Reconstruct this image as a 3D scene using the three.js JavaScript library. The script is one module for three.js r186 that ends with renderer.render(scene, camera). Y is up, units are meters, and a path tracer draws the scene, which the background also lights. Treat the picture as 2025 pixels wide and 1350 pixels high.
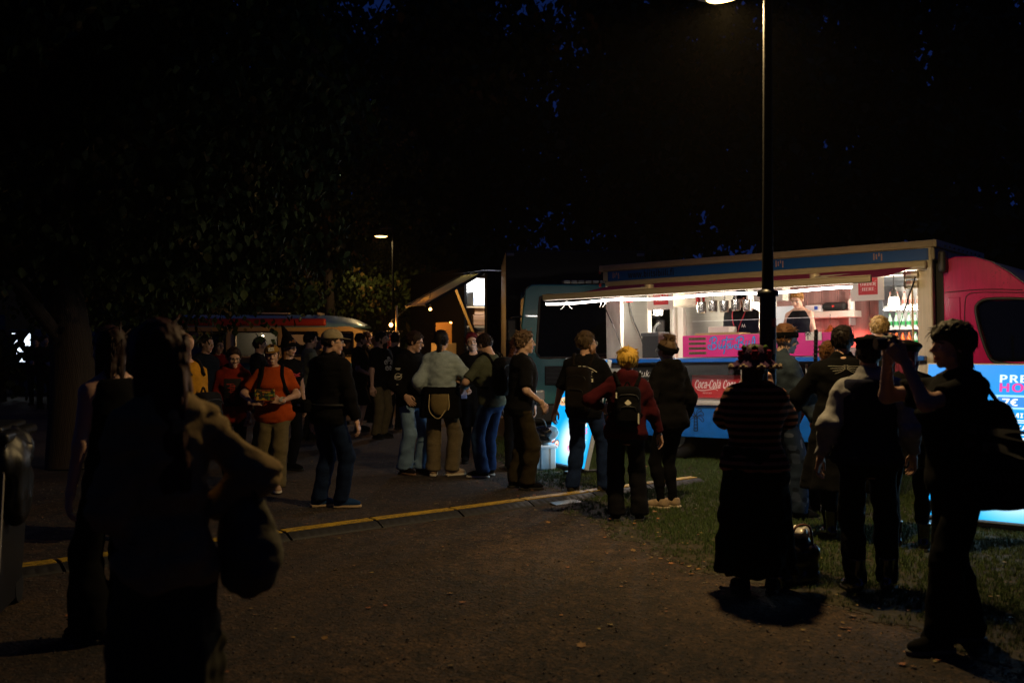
import * as THREE from 'three';
import { mergeGeometries } from 'three/addons/utils/BufferGeometryUtils.js';
import { RoundedBoxGeometry } from 'three/addons/geometries/RoundedBoxGeometry.js';
import { RectAreaLightUniformsLib } from 'three/addons/lights/RectAreaLightUniformsLib.js';
RectAreaLightUniformsLib.init();

// ---------------------------------------------------------------- camera, sky, exposure
const scene = new THREE.Scene();
const camera = new THREE.PerspectiveCamera(37.85, 1024 / 682, 0.1, 400);
camera.filmGauge = 36;
camera.position.set(0, 1.57, 0);
camera.lookAt(0, 1.57 + 0.0025 * 10, -10);
camera.focus = 10.6;
camera.userData.fStop = 2.2;
const renderer = new THREE.WebGLRenderer({ antialias: true });
renderer.setSize(1024, 682);
renderer.toneMapping = THREE.LinearToneMapping;
renderer.toneMappingExposure = 1.0;
renderer.shadowMap.enabled = true;
{ // late dusk: deep blue, a little paler towards the horizon
  const W = 128, H = 64, d = new Float32Array(W * H * 4);
  for (let j = 0; j < H; j++) for (let i = 0; i < W; i++) {
    const e = Math.max(0, (j + 0.5) / H * 2 - 1), k = 1 - 0.35 * e, o = (j * W + i) * 4;
    d[o] = 0.0026 * k; d[o + 1] = 0.009 * k; d[o + 2] = 0.05 * k; d[o + 3] = 1;
  }
  const t = new THREE.DataTexture(d, W, H, THREE.RGBAFormat, THREE.FloatType);
  t.mapping = THREE.EquirectangularReflectionMapping; t.magFilter = THREE.LinearFilter; t.needsUpdate = true;
  scene.background = t; scene.environment = t;
}
const sun = new THREE.DirectionalLight(new THREE.Color(0.8, 0.85, 1.0), 0.003); // last glow of the set sun
sun.position.set(-30, 40, -40); sun.castShadow = true; sun.shadow.radius = 20;
sun.shadow.camera.left = sun.shadow.camera.bottom = -40; sun.shadow.camera.right = sun.shadow.camera.top = 40; sun.shadow.camera.far = 160;
scene.add(sun);
const LAMP_WARM = new THREE.Color(1.0, 0.69, 0.3);

// ---------------------------------------------------------------- small helpers
function rng(seed) { let s = seed >>> 0; return () => { s = (s + 0x6D2B79F5) | 0; let t = Math.imul(s ^ (s >>> 15), 1 | s); t = (t + Math.imul(t ^ (t >>> 7), 61 | t)) ^ t; return ((t ^ (t >>> 14)) >>> 0) / 4294967296; }; }
const PI = Math.PI, R = (d) => d * PI / 180, lerp = (a, b, t) => a + (b - a) * t, clamp = (x, a, b) => x < a ? a : x > b ? b : x;
const V = (x, y, z) => new THREE.Vector3(x, y, z);
const NP = 64, NG = new Float32Array(NP * NP * NP); { const r = rng(7); for (let i = 0; i < NG.length; i++) NG[i] = r() * 2 - 1; }
function noise(x, y, z) { // value noise, -1..1
  const ix = Math.floor(x), iy = Math.floor(y), iz = Math.floor(z); let fx = x - ix, fy = y - iy, fz = z - iz;
  fx = fx * fx * (3 - 2 * fx); fy = fy * fy * (3 - 2 * fy); fz = fz * fz * (3 - 2 * fz);
  const x0 = ix & 63, x1 = (ix + 1) & 63, y0 = (iy & 63) << 6, y1 = ((iy + 1) & 63) << 6, z0 = (iz & 63) << 12, z1 = ((iz + 1) & 63) << 12;
  const a = NG[x0 + y0 + z0], b = NG[x1 + y0 + z0], c = NG[x0 + y1 + z0], d = NG[x1 + y1 + z0], e = NG[x0 + y0 + z1], f = NG[x1 + y0 + z1], g = NG[x0 + y1 + z1], h = NG[x1 + y1 + z1];
  const p = a + (b - a) * fx, q = c + (d - c) * fx, r = e + (f - e) * fx, s = g + (h - g) * fx, t = p + (q - p) * fy, u = r + (s - r) * fy;
  return t + (u - t) * fz;
}
const taken = {};
function numbered(n) { const k = taken[n] = (taken[n] ?? -1) + 1; return k ? n + '_' + String(k).padStart(3, '0') : n; }
function tag(o, label, category, group) { o.userData.label = label; o.userData.category = category; if (group) o.userData.group = group; return o; }
function thing(name, label, category, [x, y, z] = [0, 0, 0], turn = 0, group) {
  const g = new THREE.Group(); g.name = numbered(name); g.position.set(x, y, z); g.rotation.y = turn; scene.add(g); return tag(g, label, category, group);
}
function part(name, geo, mat, parent) { const m = new THREE.Mesh(Array.isArray(geo) ? merge(geo) : geo, mat); m.name = name; parent.add(m); return m; }
function structure(name, geo, mat) { const m = part(numbered(name), geo, mat, scene); m.userData.kind = 'structure'; return m; }
function merge(list) {
  const out = list.map((g) => { const h = g.index ? g.toNonIndexed() : g; for (const k of Object.keys(h.attributes)) if (!['position', 'normal', 'uv'].includes(k)) h.deleteAttribute(k); if (!h.attributes.uv) h.setAttribute('uv', new THREE.BufferAttribute(new Float32Array(h.attributes.position.count * 2), 2)); return h; });
  return out.length === 1 ? out[0] : mergeGeometries(out);
}
const M = {};
function mat(color, rough = 0.85, metal = 0, extra = {}) {
  const key = color + '|' + rough + '|' + metal + '|' + JSON.stringify(extra, (k, v) => v && v.isTexture ? v.uuid : v);
  return M[key] ??= new (extra.transmission !== undefined || extra.clearcoat || extra.sheen || extra.specularIntensity !== undefined ? THREE.MeshPhysicalMaterial : THREE.MeshStandardMaterial)({ color: new THREE.Color(color), roughness: rough, metalness: metal, ...extra });
}
function glow(color, k) { return M['glow' + color + k] ??= new THREE.MeshStandardMaterial({ color: 0x222222, roughness: 0.6, emissive: new THREE.Color(color), emissiveIntensity: k }); }
const B = (w, h, d, x = 0, y = 0, z = 0) => new THREE.BoxGeometry(w, h, d).translate(x, y, z);
const RB = (w, h, d, r, x = 0, y = 0, z = 0, seg = 2) => new RoundedBoxGeometry(w, h, d, seg, Math.min(r, w / 2.01, h / 2.01, d / 2.01)).translate(x, y, z);
const CY = (r0, r1, h, x = 0, y = 0, z = 0, seg = 20) => new THREE.CylinderGeometry(r0, r1, h, seg).translate(x, y, z);
function tube(pts, r, seg = 6, closed = false, n) { const c = new THREE.CatmullRomCurve3(pts.map((p) => p.isVector3 ? p : V(...p)), closed); return new THREE.TubeGeometry(c, n ?? Math.max(4, pts.length * 4), r, seg, closed); }
function rod(a, b, r, seg = 8) { const A = V(...a), Bv = V(...b), d = Bv.clone().sub(A), g = new THREE.CylinderGeometry(r, r, d.length(), seg); g.applyQuaternion(new THREE.Quaternion().setFromUnitVectors(V(0, 1, 0), d.clone().normalize())); return g.translate(...A.add(Bv).multiplyScalar(0.5).toArray()); }
function beam(a, b, w, h) { const A = V(...a), Bv = V(...b), d = Bv.clone().sub(A), g = new THREE.BoxGeometry(w, h, d.length()); g.applyMatrix4(new THREE.Matrix4().lookAt(Bv, A, V(0, 1, 0)).setPosition(A.add(Bv).multiplyScalar(0.5))); return g; }
const loop = (q) => q.flatMap((a, i) => { const b = q[(i + 1) % q.length]; return [0.04, 0.2, 0.5, 0.8, 0.96].map((t) => a.map((v, k) => v + (b[k] - v) * t)); });
function lathe(pts, seg = 24) { return new THREE.LatheGeometry(pts.map((p) => new THREE.Vector2(p[0], p[1])), seg); }
function extrude(pts, depth, bevel = 0, holes = []) {
  const s = new THREE.Shape(pts.map((p) => new THREE.Vector2(p[0], p[1]))); for (const h of holes) s.holes.push(new THREE.Path(h.map((p) => new THREE.Vector2(p[0], p[1]))));
  return new THREE.ExtrudeGeometry(s, { depth, bevelEnabled: bevel > 0, bevelSize: bevel, bevelThickness: bevel, bevelSegments: 2, steps: 1, curveSegments: 6 });
}
function canvas(w, h, draw) { const c = document.createElement('canvas'); c.width = w; c.height = h; const g = c.getContext('2d'); draw(g, w, h); const t = new THREE.CanvasTexture(c); t.colorSpace = THREE.SRGBColorSpace; t.anisotropy = 4; return t; }
function dataTex(n, fn, srgb = true) {
  const d = new Uint8Array(n * n * 4); for (let j = 0; j < n; j++) for (let i = 0; i < n; i++) { const c = fn(i / n, j / n), o = (j * n + i) * 4; d[o] = clamp(c[0] * 255, 0, 255); d[o + 1] = clamp(c[1] * 255, 0, 255); d[o + 2] = clamp(c[2] * 255, 0, 255); d[o + 3] = 255; }
  const t = new THREE.DataTexture(d, n, n); t.wrapS = t.wrapT = THREE.RepeatWrapping; t.magFilter = THREE.LinearFilter; t.minFilter = THREE.LinearMipmapLinearFilter; t.generateMipmaps = true; if (srgb) t.colorSpace = THREE.SRGBColorSpace; t.needsUpdate = true; return t;
}
function tileNoise(u, v, f, z) { // noise that repeats over the unit square
  const X = u * f, Y = v * f, a = noise(X, Y, z), b = noise(X - f, Y, z), c = noise(X, Y - f, z), d = noise(X - f, Y - f, z); return lerp(lerp(a, b, u), lerp(c, d, u), v);
}
// cloth: fine mottling shared by every garment (uv in metres)
const clothTex = dataTex(256, (u, v) => { const n = 0.86 + 0.07 * tileNoise(u, v, 8, 3) + 0.06 * tileNoise(u, v, 40, 9) + 0.05 * tileNoise(u, v, 120, 5); return [n, n, n]; });
const weaveTex = dataTex(256, (u, v) => { const n = 0.5 + 0.25 * Math.sin(u * 2 * PI * 64) * Math.sin(v * 2 * PI * 64) + 0.3 * tileNoise(u, v, 90, 2); return [n, n, n]; }, false);
const denimTex = dataTex(256, (u, v) => { const n = 0.75 + 0.13 * tileNoise(u, v, 5, 13) + 0.1 * tileNoise(u, v, 70, 19) + 0.05 * Math.sin((u + v) * 2 * PI * 60); return [n, n, n * 1.02]; });
const camoTex = dataTex(128, (u, v) => { const n = tileNoise(u, v, 7, 31), m = tileNoise(u, v, 7, 47); return n > 0.25 ? [0.32, 0.36, 0.44] : m > 0.2 ? [0.14, 0.17, 0.22] : n < -0.35 ? [0.45, 0.47, 0.52] : [0.22, 0.27, 0.34]; });
const stripeTex = dataTex(64, (u, v) => { const s = (v * 4) % 1 < 0.5; const n = 0.9 + 0.1 * tileNoise(u, v, 20, 3); return s ? [0.62 * n, 0.42 * n, 0.33 * n] : [0.09, 0.06, 0.06]; });
function cloth(color, kind = 'cloth') {
  const map = { cloth: clothTex, denim: denimTex, camo: camoTex, stripe: stripeTex }[kind];
  return mat(color, 0.95, 0, { map, bumpMap: weaveTex, bumpScale: 0.0015, specularIntensity: 0.2 });
}
// ---------------------------------------------------------------- distance fields and their meshing
const smin = (a, b, k) => { const h = k - Math.abs(a - b); return h > 0 ? Math.min(a, b) - h * h / (4 * k) : Math.min(a, b); };
const cap = (a, b, ra, rb) => { const ax = a[0], ay = a[1], az = a[2], bx = b[0] - ax, by = b[1] - ay, bz = b[2] - az, inv = 1 / Math.max(1e-9, bx * bx + by * by + bz * bz), dr = rb - ra;
  return (x, y, z) => { x -= ax; y -= ay; z -= az; let t = (x * bx + y * by + z * bz) * inv; t = t < 0 ? 0 : t > 1 ? 1 : t; x -= bx * t; y -= by * t; z -= bz * t; return Math.sqrt(x * x + y * y + z * z) - ra - dr * t; }; };
const ell = (c, r) => { const [cx, cy, cz] = c, ix = 1 / r[0], iy = 1 / r[1], iz = 1 / r[2], m = Math.min(...r);
  return (x, y, z) => { x = (x - cx) * ix; y = (y - cy) * iy; z = (z - cz) * iz; const k0 = Math.sqrt(x * x + y * y + z * z); x *= ix; y *= iy; z *= iz; const k1 = Math.sqrt(x * x + y * y + z * z); return k1 < 1e-6 ? -m : k0 * (k0 - 1) / k1; }; };
const bx3 = (c, h, r) => (x, y, z) => { x = Math.abs(x - c[0]) - h[0] + r; y = Math.abs(y - c[1]) - h[1] + r; z = Math.abs(z - c[2]) - h[2] + r; const a = Math.max(x, 0), b = Math.max(y, 0), d = Math.max(z, 0); return Math.sqrt(a * a + b * b + d * d) + Math.min(Math.max(x, y, z), 0) - r; };
const uni = (list, k) => (x, y, z) => { let d = list[0](x, y, z); for (let i = 1; i < list.length; i++) d = smin(d, list[i](x, y, z), k); return d; };
const moved = (f, m) => { const e = m.clone().invert().elements; return (x, y, z) => f(e[0] * x + e[4] * y + e[8] * z + e[12], e[1] * x + e[5] * y + e[9] * z + e[13], e[2] * x + e[6] * y + e[10] * z + e[14]); };
function meshSDF(f, lo, hi, cell, uvScale = 1) { // surface nets on a grid, blocks away from the surface are skipped
  const n = [0, 1, 2].map((i) => Math.max(4, Math.ceil((hi[i] - lo[i]) / cell) + 1)), [nx, ny, nz] = n, nxy = nx * ny, v = new Float32Array(nxy * nz), BS = 6, reach = BS * cell * 0.87 * 1.45 + cell;
  for (let bz = 0; bz < nz; bz += BS) for (let by = 0; by < ny; by += BS) for (let bx = 0; bx < nx; bx += BS) {
    const ex = Math.min(bx + BS, nx), ey = Math.min(by + BS, ny), ez = Math.min(bz + BS, nz);
    const c = f(lo[0] + (bx + BS / 2) * cell, lo[1] + (by + BS / 2) * cell, lo[2] + (bz + BS / 2) * cell), skip = Math.abs(c) > reach;
    for (let k = bz; k < ez; k++) for (let j = by; j < ey; j++) for (let i = bx; i < ex; i++) v[i + j * nx + k * nxy] = skip ? c : f(lo[0] + i * cell, lo[1] + j * cell, lo[2] + k * cell);
  }
  const id = new Int32Array(nxy * nz).fill(-1), P = [], I = [];
  const off = [0, 1, nx, nx + 1, nxy, nxy + 1, nxy + nx, nxy + nx + 1], E = [[0, 1], [2, 3], [4, 5], [6, 7], [0, 2], [1, 3], [4, 6], [5, 7], [0, 4], [1, 5], [2, 6], [3, 7]];
  for (let k = 0; k < nz - 1; k++) for (let j = 0; j < ny - 1; j++) for (let i = 0; i < nx - 1; i++) {
    const o = i + j * nx + k * nxy; let m = 0; for (let q = 0; q < 8; q++) if (v[o + off[q]] < 0) m |= 1 << q;
    if (m === 0 || m === 255) continue;
    let x = 0, y = 0, z = 0, c = 0;
    for (const [a, b] of E) { if (((m >> a) & 1) === ((m >> b) & 1)) continue; const va = v[o + off[a]], vb = v[o + off[b]], t = va / (va - vb);
      x += (a & 1) + ((b & 1) - (a & 1)) * t; y += ((a >> 1) & 1) + (((b >> 1) & 1) - ((a >> 1) & 1)) * t; z += (a >> 2) + ((b >> 2) - (a >> 2)) * t; c++; }
    id[o] = P.length / 3; P.push(lo[0] + (i + x / c) * cell, lo[1] + (j + y / c) * cell, lo[2] + (k + z / c) * cell);
  }
  const quad = (a, b, c, d, flip) => { if (a < 0 || b < 0 || c < 0 || d < 0) return; flip ? I.push(a, c, b, a, d, c) : I.push(a, b, c, a, c, d); };
  for (let k = 1; k < nz - 1; k++) for (let j = 1; j < ny - 1; j++) for (let i = 1; i < nx - 1; i++) {
    const o = i + j * nx + k * nxy, s = v[o] < 0;
    if (s !== (v[o + 1] < 0)) quad(id[o - nx - nxy], id[o - nxy], id[o], id[o - nx], !s);
    if (s !== (v[o + nx] < 0)) quad(id[o - 1 - nxy], id[o - 1], id[o], id[o - nxy], !s);
    if (s !== (v[o + nxy] < 0)) quad(id[o - 1 - nx], id[o - nx], id[o], id[o - 1], !s);
  }
  const g = new THREE.BufferGeometry(), uv = new Float32Array(P.length / 3 * 2);
  for (let i = 0; i < uv.length / 2; i++) { uv[2 * i] = (P[3 * i] + 0.7 * P[3 * i + 2]) * uvScale; uv[2 * i + 1] = P[3 * i + 1] * uvScale; }
  g.setAttribute('position', new THREE.BufferAttribute(new Float32Array(P), 3)); g.setAttribute('uv', new THREE.BufferAttribute(uv, 2)); g.setIndex(I); g.computeVertexNormals(); return g;
}
// move points onto the skin of a field, `off` metres outside it
function onto(f, p, off) { let [x, y, z] = p; const e = 0.004; for (let i = 0; i < 7; i++) { const d = f(x, y, z) - off; let gx = f(x + e, y, z) - f(x - e, y, z), gy = f(x, y + e, z) - f(x, y - e, z), gz = f(x, y, z + e) - f(x, y, z - e); const l = Math.hypot(gx, gy, gz) || 1; x -= d * gx / l * 0.9; y -= d * gy / l * 0.9; z -= d * gz / l * 0.9; } return [x, y, z]; }
// a print that lies on a garment: rays go from a rectangle (centre c, width w, height h, seen from `from`) to the cloth
function printPatch(f, c, w, h, yaw, off = 0.005, n = 14) {
  const dx = Math.cos(yaw), dz = -Math.sin(yaw), nx = Math.sin(yaw), nz = Math.cos(yaw), P = [], U = [], I = [];
  for (let j = 0; j <= n; j++) for (let i = 0; i <= n; i++) {
    const a = (i / n - 0.5) * w, b = (j / n - 0.5) * h; let t = 0.4, x, y = c[1] + b, z;
    for (let s = 0; s < 40; s++) { x = c[0] + dx * a + nx * t; z = c[2] + dz * a + nz * t; const d = f(x, y, z) - off; if (d < 0.0008 || t < -0.3) break; t -= d * 0.8; }
    P.push(x, y, z); U.push(i / n, j / n);
  }
  for (let j = 0; j < n; j++) for (let i = 0; i < n; i++) { const o = i + j * (n + 1); I.push(o, o + 1, o + n + 2, o, o + n + 2, o + n + 1); }
  const g = new THREE.BufferGeometry(); g.setAttribute('position', new THREE.BufferAttribute(new Float32Array(P), 3)); g.setAttribute('uv', new THREE.BufferAttribute(new Float32Array(U), 2)); g.setIndex(I); g.computeVertexNormals(); return g;
}
// ---------------------------------------------------------------- people
const add3 = (a, b, k = 1) => [a[0] + b[0] * k, a[1] + b[1] * k, a[2] + b[2] * k], sub3 = (a, b) => [a[0] - b[0], a[1] - b[1], a[2] - b[2]], dot3 = (a, b) => a[0] * b[0] + a[1] * b[1] + a[2] * b[2];
const len3 = (a) => Math.hypot(...a), nrm = (a) => { const l = len3(a) || 1; return [a[0] / l, a[1] / l, a[2] / l]; }, mix3 = (a, b, t) => [lerp(a[0], b[0], t), lerp(a[1], b[1], t), lerp(a[2], b[2], t)], cross3 = (a, b) => [a[1] * b[2] - a[2] * b[1], a[2] * b[0] - a[0] * b[2], a[0] * b[1] - a[1] * b[0]];
function ik(a, t, l1, l2, hint) { // the middle joint of a two-bone limb; the target is pulled in if it is out of reach
  let d = sub3(t, a), L = len3(d); const mx = (l1 + l2) * 0.998; if (L > mx) { t = add3(a, nrm(d), mx); L = mx; } const u = nrm(d), k = (l1 * l1 - l2 * l2 + L * L) / (2 * L), h = Math.sqrt(Math.max(0, l1 * l1 - k * k));
  const p = sub3(hint, u.map((c) => c * dot3(hint, u))); return [add3(add3(a, u, k), nrm(p), h), t];
}
// head in its own units: chin at 0, crown at 1, z forward
const CRAN = ell([0, 0.62, -0.06], [0.335, 0.385, 0.43]);
function headField(fem) {
  const base = uni([CRAN, ell([0, 0.36, 0.1], [0.255 - fem * 0.015, 0.34, 0.29]), cap([0, 0.07, 0.25], [0, 0.12, 0.2], 0.1 - fem * 0.015, 0.13), cap([-0.2, 0.22, 0.05], [0.2, 0.22, 0.05], 0.07, 0.07), ell([0.15, 0.37, 0.27], [0.1, 0.11, 0.09]), ell([-0.15, 0.37, 0.27], [0.1, 0.11, 0.09])], 0.09);
  const brow = ell([0, 0.57, 0.335], [0.22, 0.045, 0.06]), nose = uni([cap([0, 0.545, 0.375], [0, 0.385, 0.475], 0.03, 0.05), ell([0.045, 0.365, 0.42], [0.04, 0.035, 0.045]), ell([-0.045, 0.365, 0.42], [0.04, 0.035, 0.045])], 0.03);
  const lips = uni([ell([0, 0.232, 0.365], [0.105, 0.024, 0.045]), ell([0, 0.195, 0.36], [0.085, 0.026, 0.045])], 0.012), neck = cap([0, 0.24, -0.1], [0, -0.42, -0.17], 0.245 - fem * 0.035, 0.255 - fem * 0.03);
  const earL = ell([0.345, 0.46, -0.03], [0.035, 0.12, 0.075]), earR = ell([-0.345, 0.46, -0.03], [0.035, 0.12, 0.075]);
  return (x, y, z) => {
    let d = smin(smin(base(x, y, z), brow(x, y, z), 0.06), neck(x, y, z), 0.08);
    const ax = Math.abs(x) - 0.135, s = Math.sqrt(ax * ax + (y - 0.49) ** 2 + (z - 0.43) ** 2) - 0.075; d = -smin(-d, s, 0.05);
    d = Math.min(d, Math.sqrt(ax * ax + (y - 0.49) ** 2 + (z - 0.315) ** 2) - 0.06);
    d = smin(d, nose(x, y, z), 0.035); d = smin(d, lips(x, y, z), 0.02);
    if (y < 0.25 && y > 0.18) d += 0.014 * Math.exp(-(((y - 0.213) / 0.008) ** 2)) * (Math.abs(x) < 0.1 && z > 0.25 ? 1 : 0);
    return smin(smin(d, earL(x, y, z), 0.025), earR(x, y, z), 0.025);
  };
}
const headCache = {}, handCache = {};
function headMesh(fem, cell) { return headCache[fem + '_' + cell] ??= meshSDF(headField(fem), [-0.48, -0.5, -0.6], [0.48, 1.1, 0.6], cell); }
// a right-handed palm in the xz plane: wrist at 0, fingers to +z, palm facing -y, thumb on -x (mirrored for the other hand)
function handMesh(curl, cell, spread) {
  const key = [curl, cell, spread].join(); if (handCache[key]) return handCache[key];
  const k = [bx3([0, 0, 0.05], [0.04, 0.014, 0.048], 0.013), cap([0, 0, -0.03], [0, 0, 0.015], 0.027, 0.026)], rad = Math.max(0.0082, cell * 1.15);
  const palm = uni(k, 0.02), fingers = [];
  [[-0.031, 0.07], [-0.0105, 0.079], [0.0105, 0.074], [0.031, 0.058]].forEach(([fx, L], i) => {
    let p = [fx * 0.95, 0, 0.09 - Math.abs(i - 1.2) * 0.004], a = 0; const sp = (i - 1.5) * 0.06 * spread, ch = [];
    [[0.44, 0.75], [0.32, 1.0], [0.24, 0.7]].forEach(([fr, bend], j) => { a += curl * bend * (1 + 0.06 * (i - 1)); const q = add3(p, [Math.sin(sp) * Math.cos(a), -Math.sin(a), Math.cos(a) * Math.cos(sp)], L * fr * 1.05); ch.push(cap(p, q, rad * (1.06 - j * 0.06), rad * (1 - j * 0.06))); p = q; });
    fingers.push(uni(ch, 0.004));
  });
  const t0 = [-0.028, -0.004, 0.022], t1 = [-0.056, -0.012, 0.056], t2 = add3(t1, [-0.008 + 0.014 * curl, -0.012 * (0.4 + curl), 0.03]), t3 = add3(t2, [0.004 + 0.012 * curl, -0.01 * (0.4 + curl), 0.022]);
  fingers.push(uni([cap(t0, t1, 0.016, 0.0115), cap(t1, t2, 0.0112, rad * 1.15), cap(t2, t3, rad * 1.15, rad)], 0.006));
  const f = (x, y, z) => { let d = palm(x, y, z); for (const g of fingers) d = smin(d, g(x, y, z), 0.006); return d; };
  return handCache[key] = meshSDF(f, [-0.1, -0.12, -0.07], [0.075, 0.05, 0.2], cell);
}
const LOFT = { // height, half width, half depth, forward offset, all as shares of body height
  m: [[0.455, 0.05, 0.05, 0], [0.48, 0.085, 0.064, -0.004], [0.52, 0.097, 0.07, -0.008], [0.57, 0.09, 0.064, -0.002], [0.62, 0.086, 0.062, 0.003], [0.68, 0.092, 0.066, 0.004], [0.74, 0.102, 0.071, 0.004], [0.785, 0.104, 0.064, -0.004], [0.815, 0.088, 0.052, -0.01], [0.84, 0.058, 0.042, -0.014], [0.862, 0.034, 0.036, -0.016]],
  f: [[0.455, 0.05, 0.05, 0], [0.48, 0.09, 0.066, -0.006], [0.52, 0.104, 0.074, -0.01], [0.57, 0.09, 0.064, -0.002], [0.62, 0.076, 0.056, 0.003], [0.68, 0.082, 0.064, 0.006], [0.73, 0.092, 0.076, 0.012], [0.785, 0.09, 0.058, -0.002], [0.815, 0.076, 0.048, -0.01], [0.84, 0.05, 0.04, -0.014], [0.862, 0.03, 0.033, -0.016]],
};
function loftField(sec, frame, H, wide, off, y0, y1, belly = 0) {
  const N = 96, lo = sec[0][0], hi = sec[sec.length - 1][0], T = new Float32Array((N + 1) * 3);
  for (let i = 0; i <= N; i++) { const y = lerp(lo, hi, i / N); let s = 0; while (s < sec.length - 2 && y > sec[s + 1][0]) s++; let t = (y - sec[s][0]) / (sec[s + 1][0] - sec[s][0]); t = t * t * (3 - 2 * t) * 0.5 + t * 0.5;
    const b = belly * Math.exp(-(((y - 0.6) / 0.06) ** 2)); T[3 * i] = lerp(sec[s][1], sec[s + 1][1], t) * wide + b * 0.5 + off / H; T[3 * i + 1] = lerp(sec[s][2], sec[s + 1][2], t) * (0.5 + wide * 0.5) + b + off / H; T[3 * i + 2] = lerp(sec[s][3], sec[s + 1][3], t) + b * 0.6; }
  const { o, r, u, f } = frame;
  return (x, y, z) => { x -= o[0]; y -= o[1]; z -= o[2]; const lx = (x * r[0] + y * r[1] + z * r[2]) / H, ly = (x * u[0] + y * u[1] + z * u[2]) / H + 0.53, lz = (x * f[0] + y * f[1] + z * f[2]) / H;
    let q = (ly - lo) / (hi - lo) * N; q = q < 0 ? 0 : q > N - 0.001 ? N - 0.001 : q; const i = q | 0, t = q - i, a = T[3 * i] + (T[3 * i + 3] - T[3 * i]) * t, b = T[3 * i + 1] + (T[3 * i + 4] - T[3 * i + 1]) * t, c = T[3 * i + 2] + (T[3 * i + 5] - T[3 * i + 2]) * t;
    const ex = lx / a, ez = (lz - c) / b, e = Math.sqrt(ex * ex + ez * ez); return Math.max((e - 1) * (a < b ? a : b) * (e > 1.6 ? 1.1 : 1), ly - y1, y0 - ly) * H; };
}
const foldNoise = (x, y, z, s) => 0.55 * noise(x * 9 + s, y * 15, z * 9) + 0.35 * (1 - 2 * Math.abs(noise(x * 11 + y * 9, y * 19 + s, z * 11 - y * 6))) + 0.18 * noise(x * 26, y * 34 + s, z * 26);
const shoeUpper = {}, footOutline = [[-0.034, -0.07], [0, -0.084], [0.034, -0.07], [0.04, 0.0], [0.047, 0.09], [0.042, 0.155], [0.012, 0.192], [-0.02, 0.18], [-0.041, 0.13], [-0.044, 0.06], [-0.036, 0]];
const soleGeo = (() => { const c = new THREE.CatmullRomCurve3(footOutline.map(([x, z]) => V(x, z, 0)), true), s = new THREE.Shape(c.getPoints(26).map((p) => new THREE.Vector2(p.x, p.y))); return new THREE.ExtrudeGeometry(s, { depth: 0.016, bevelEnabled: true, bevelSize: 0.004, bevelThickness: 0.004, bevelSegments: 1, steps: 1 }).rotateX(PI / 2).translate(0, 0.024, 0); })();
function shoeGeo(kind) {
  return shoeUpper[kind] ??= meshSDF((x, y, z) => { let d = uni([ell([0, 0.055, -0.032], [0.037, 0.05, 0.046]), ell([0, 0.05, 0.045], [0.041, 0.048, 0.085]), ell([0.002, 0.042, 0.12], [0.044, 0.034, 0.066]), cap([0, 0.06, -0.018], [0, kind === 'boot' ? 0.24 : 0.105, -0.022], 0.042, kind === 'boot' ? 0.055 : 0.04)], 0.03)(x, y, z); d = Math.max(d, y - (kind === 'boot' ? 0.24 : 0.105), 0.018 - y); if (z > 0.02 && z < 0.1 && y > 0.06) d += 0.002 * Math.sin(z * 330); return d; }, [-0.075, 0, -0.12], [0.075, 0.33, 0.21], 0.007);
}
function skinPaint(g, skin, face) { // colours of skin, eyes, brows and lips at their places (face: in head units)
  const p = g.attributes.position, c = new Float32Array(p.count * 3);
  for (let i = 0; i < p.count; i++) {
    let k = skin; const x = p.getX(i), y = p.getY(i), z = p.getZ(i), ax = Math.abs(x);
    if (face) {
      const e = Math.hypot(ax - 0.135, y - 0.49, z - 0.315), lid = face.squint ? 0.02 : 0.03;
      if (e < 0.069 && z > 0.34 && Math.abs(y - 0.487) < lid) k = Math.hypot(ax - 0.135, y - 0.487) < 0.029 ? [0.03, 0.025, 0.02] : [0.5, 0.48, 0.45];
      else if (z > 0.29 && ax > 0.05 && ax < 0.235 && Math.abs(y - 0.585 + (ax - 0.13) * (ax > 0.13 ? 0.28 : 0)) < 0.02) k = face.brow;
      else if (z > 0.3 && ax < 0.11 + (face.smile ? 0.03 : 0) && Math.abs(y - 0.213 - (face.smile ? ax * ax * 2.2 : 0)) < 0.042 * (1 - (ax / 0.15) ** 2)) k = face.smile && Math.abs(y - 0.216 - ax * ax * 2.2) < 0.018 ? [0.66, 0.63, 0.58] : face.lips;
      const m = 0.96 + 0.05 * noise(x * 14, y * 14, z * 14); k = [k[0] * m, k[1] * m, k[2] * m];
    } else { const m = 0.96 + 0.05 * noise(x * 30, y * 30, z * 30); k = [k[0] * m, k[1] * m, k[2] * m]; }
    c[3 * i] = k[0]; c[3 * i + 1] = k[1]; c[3 * i + 2] = k[2];
  }
  g.setAttribute('color', new THREE.BufferAttribute(c, 3)); return g;
}
const SKIN = { pale: [0.56, 0.36, 0.27], fair: [0.52, 0.31, 0.22], tan: [0.42, 0.235, 0.155] };
const skinMat = new THREE.MeshPhysicalMaterial({ vertexColors: true, roughness: 0.52, specularIntensity: 0.6, color: 0xffffff });
const hairMat = (c) => mat(c, 0.62, 0, { specularIntensity: 0.45 });
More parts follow.
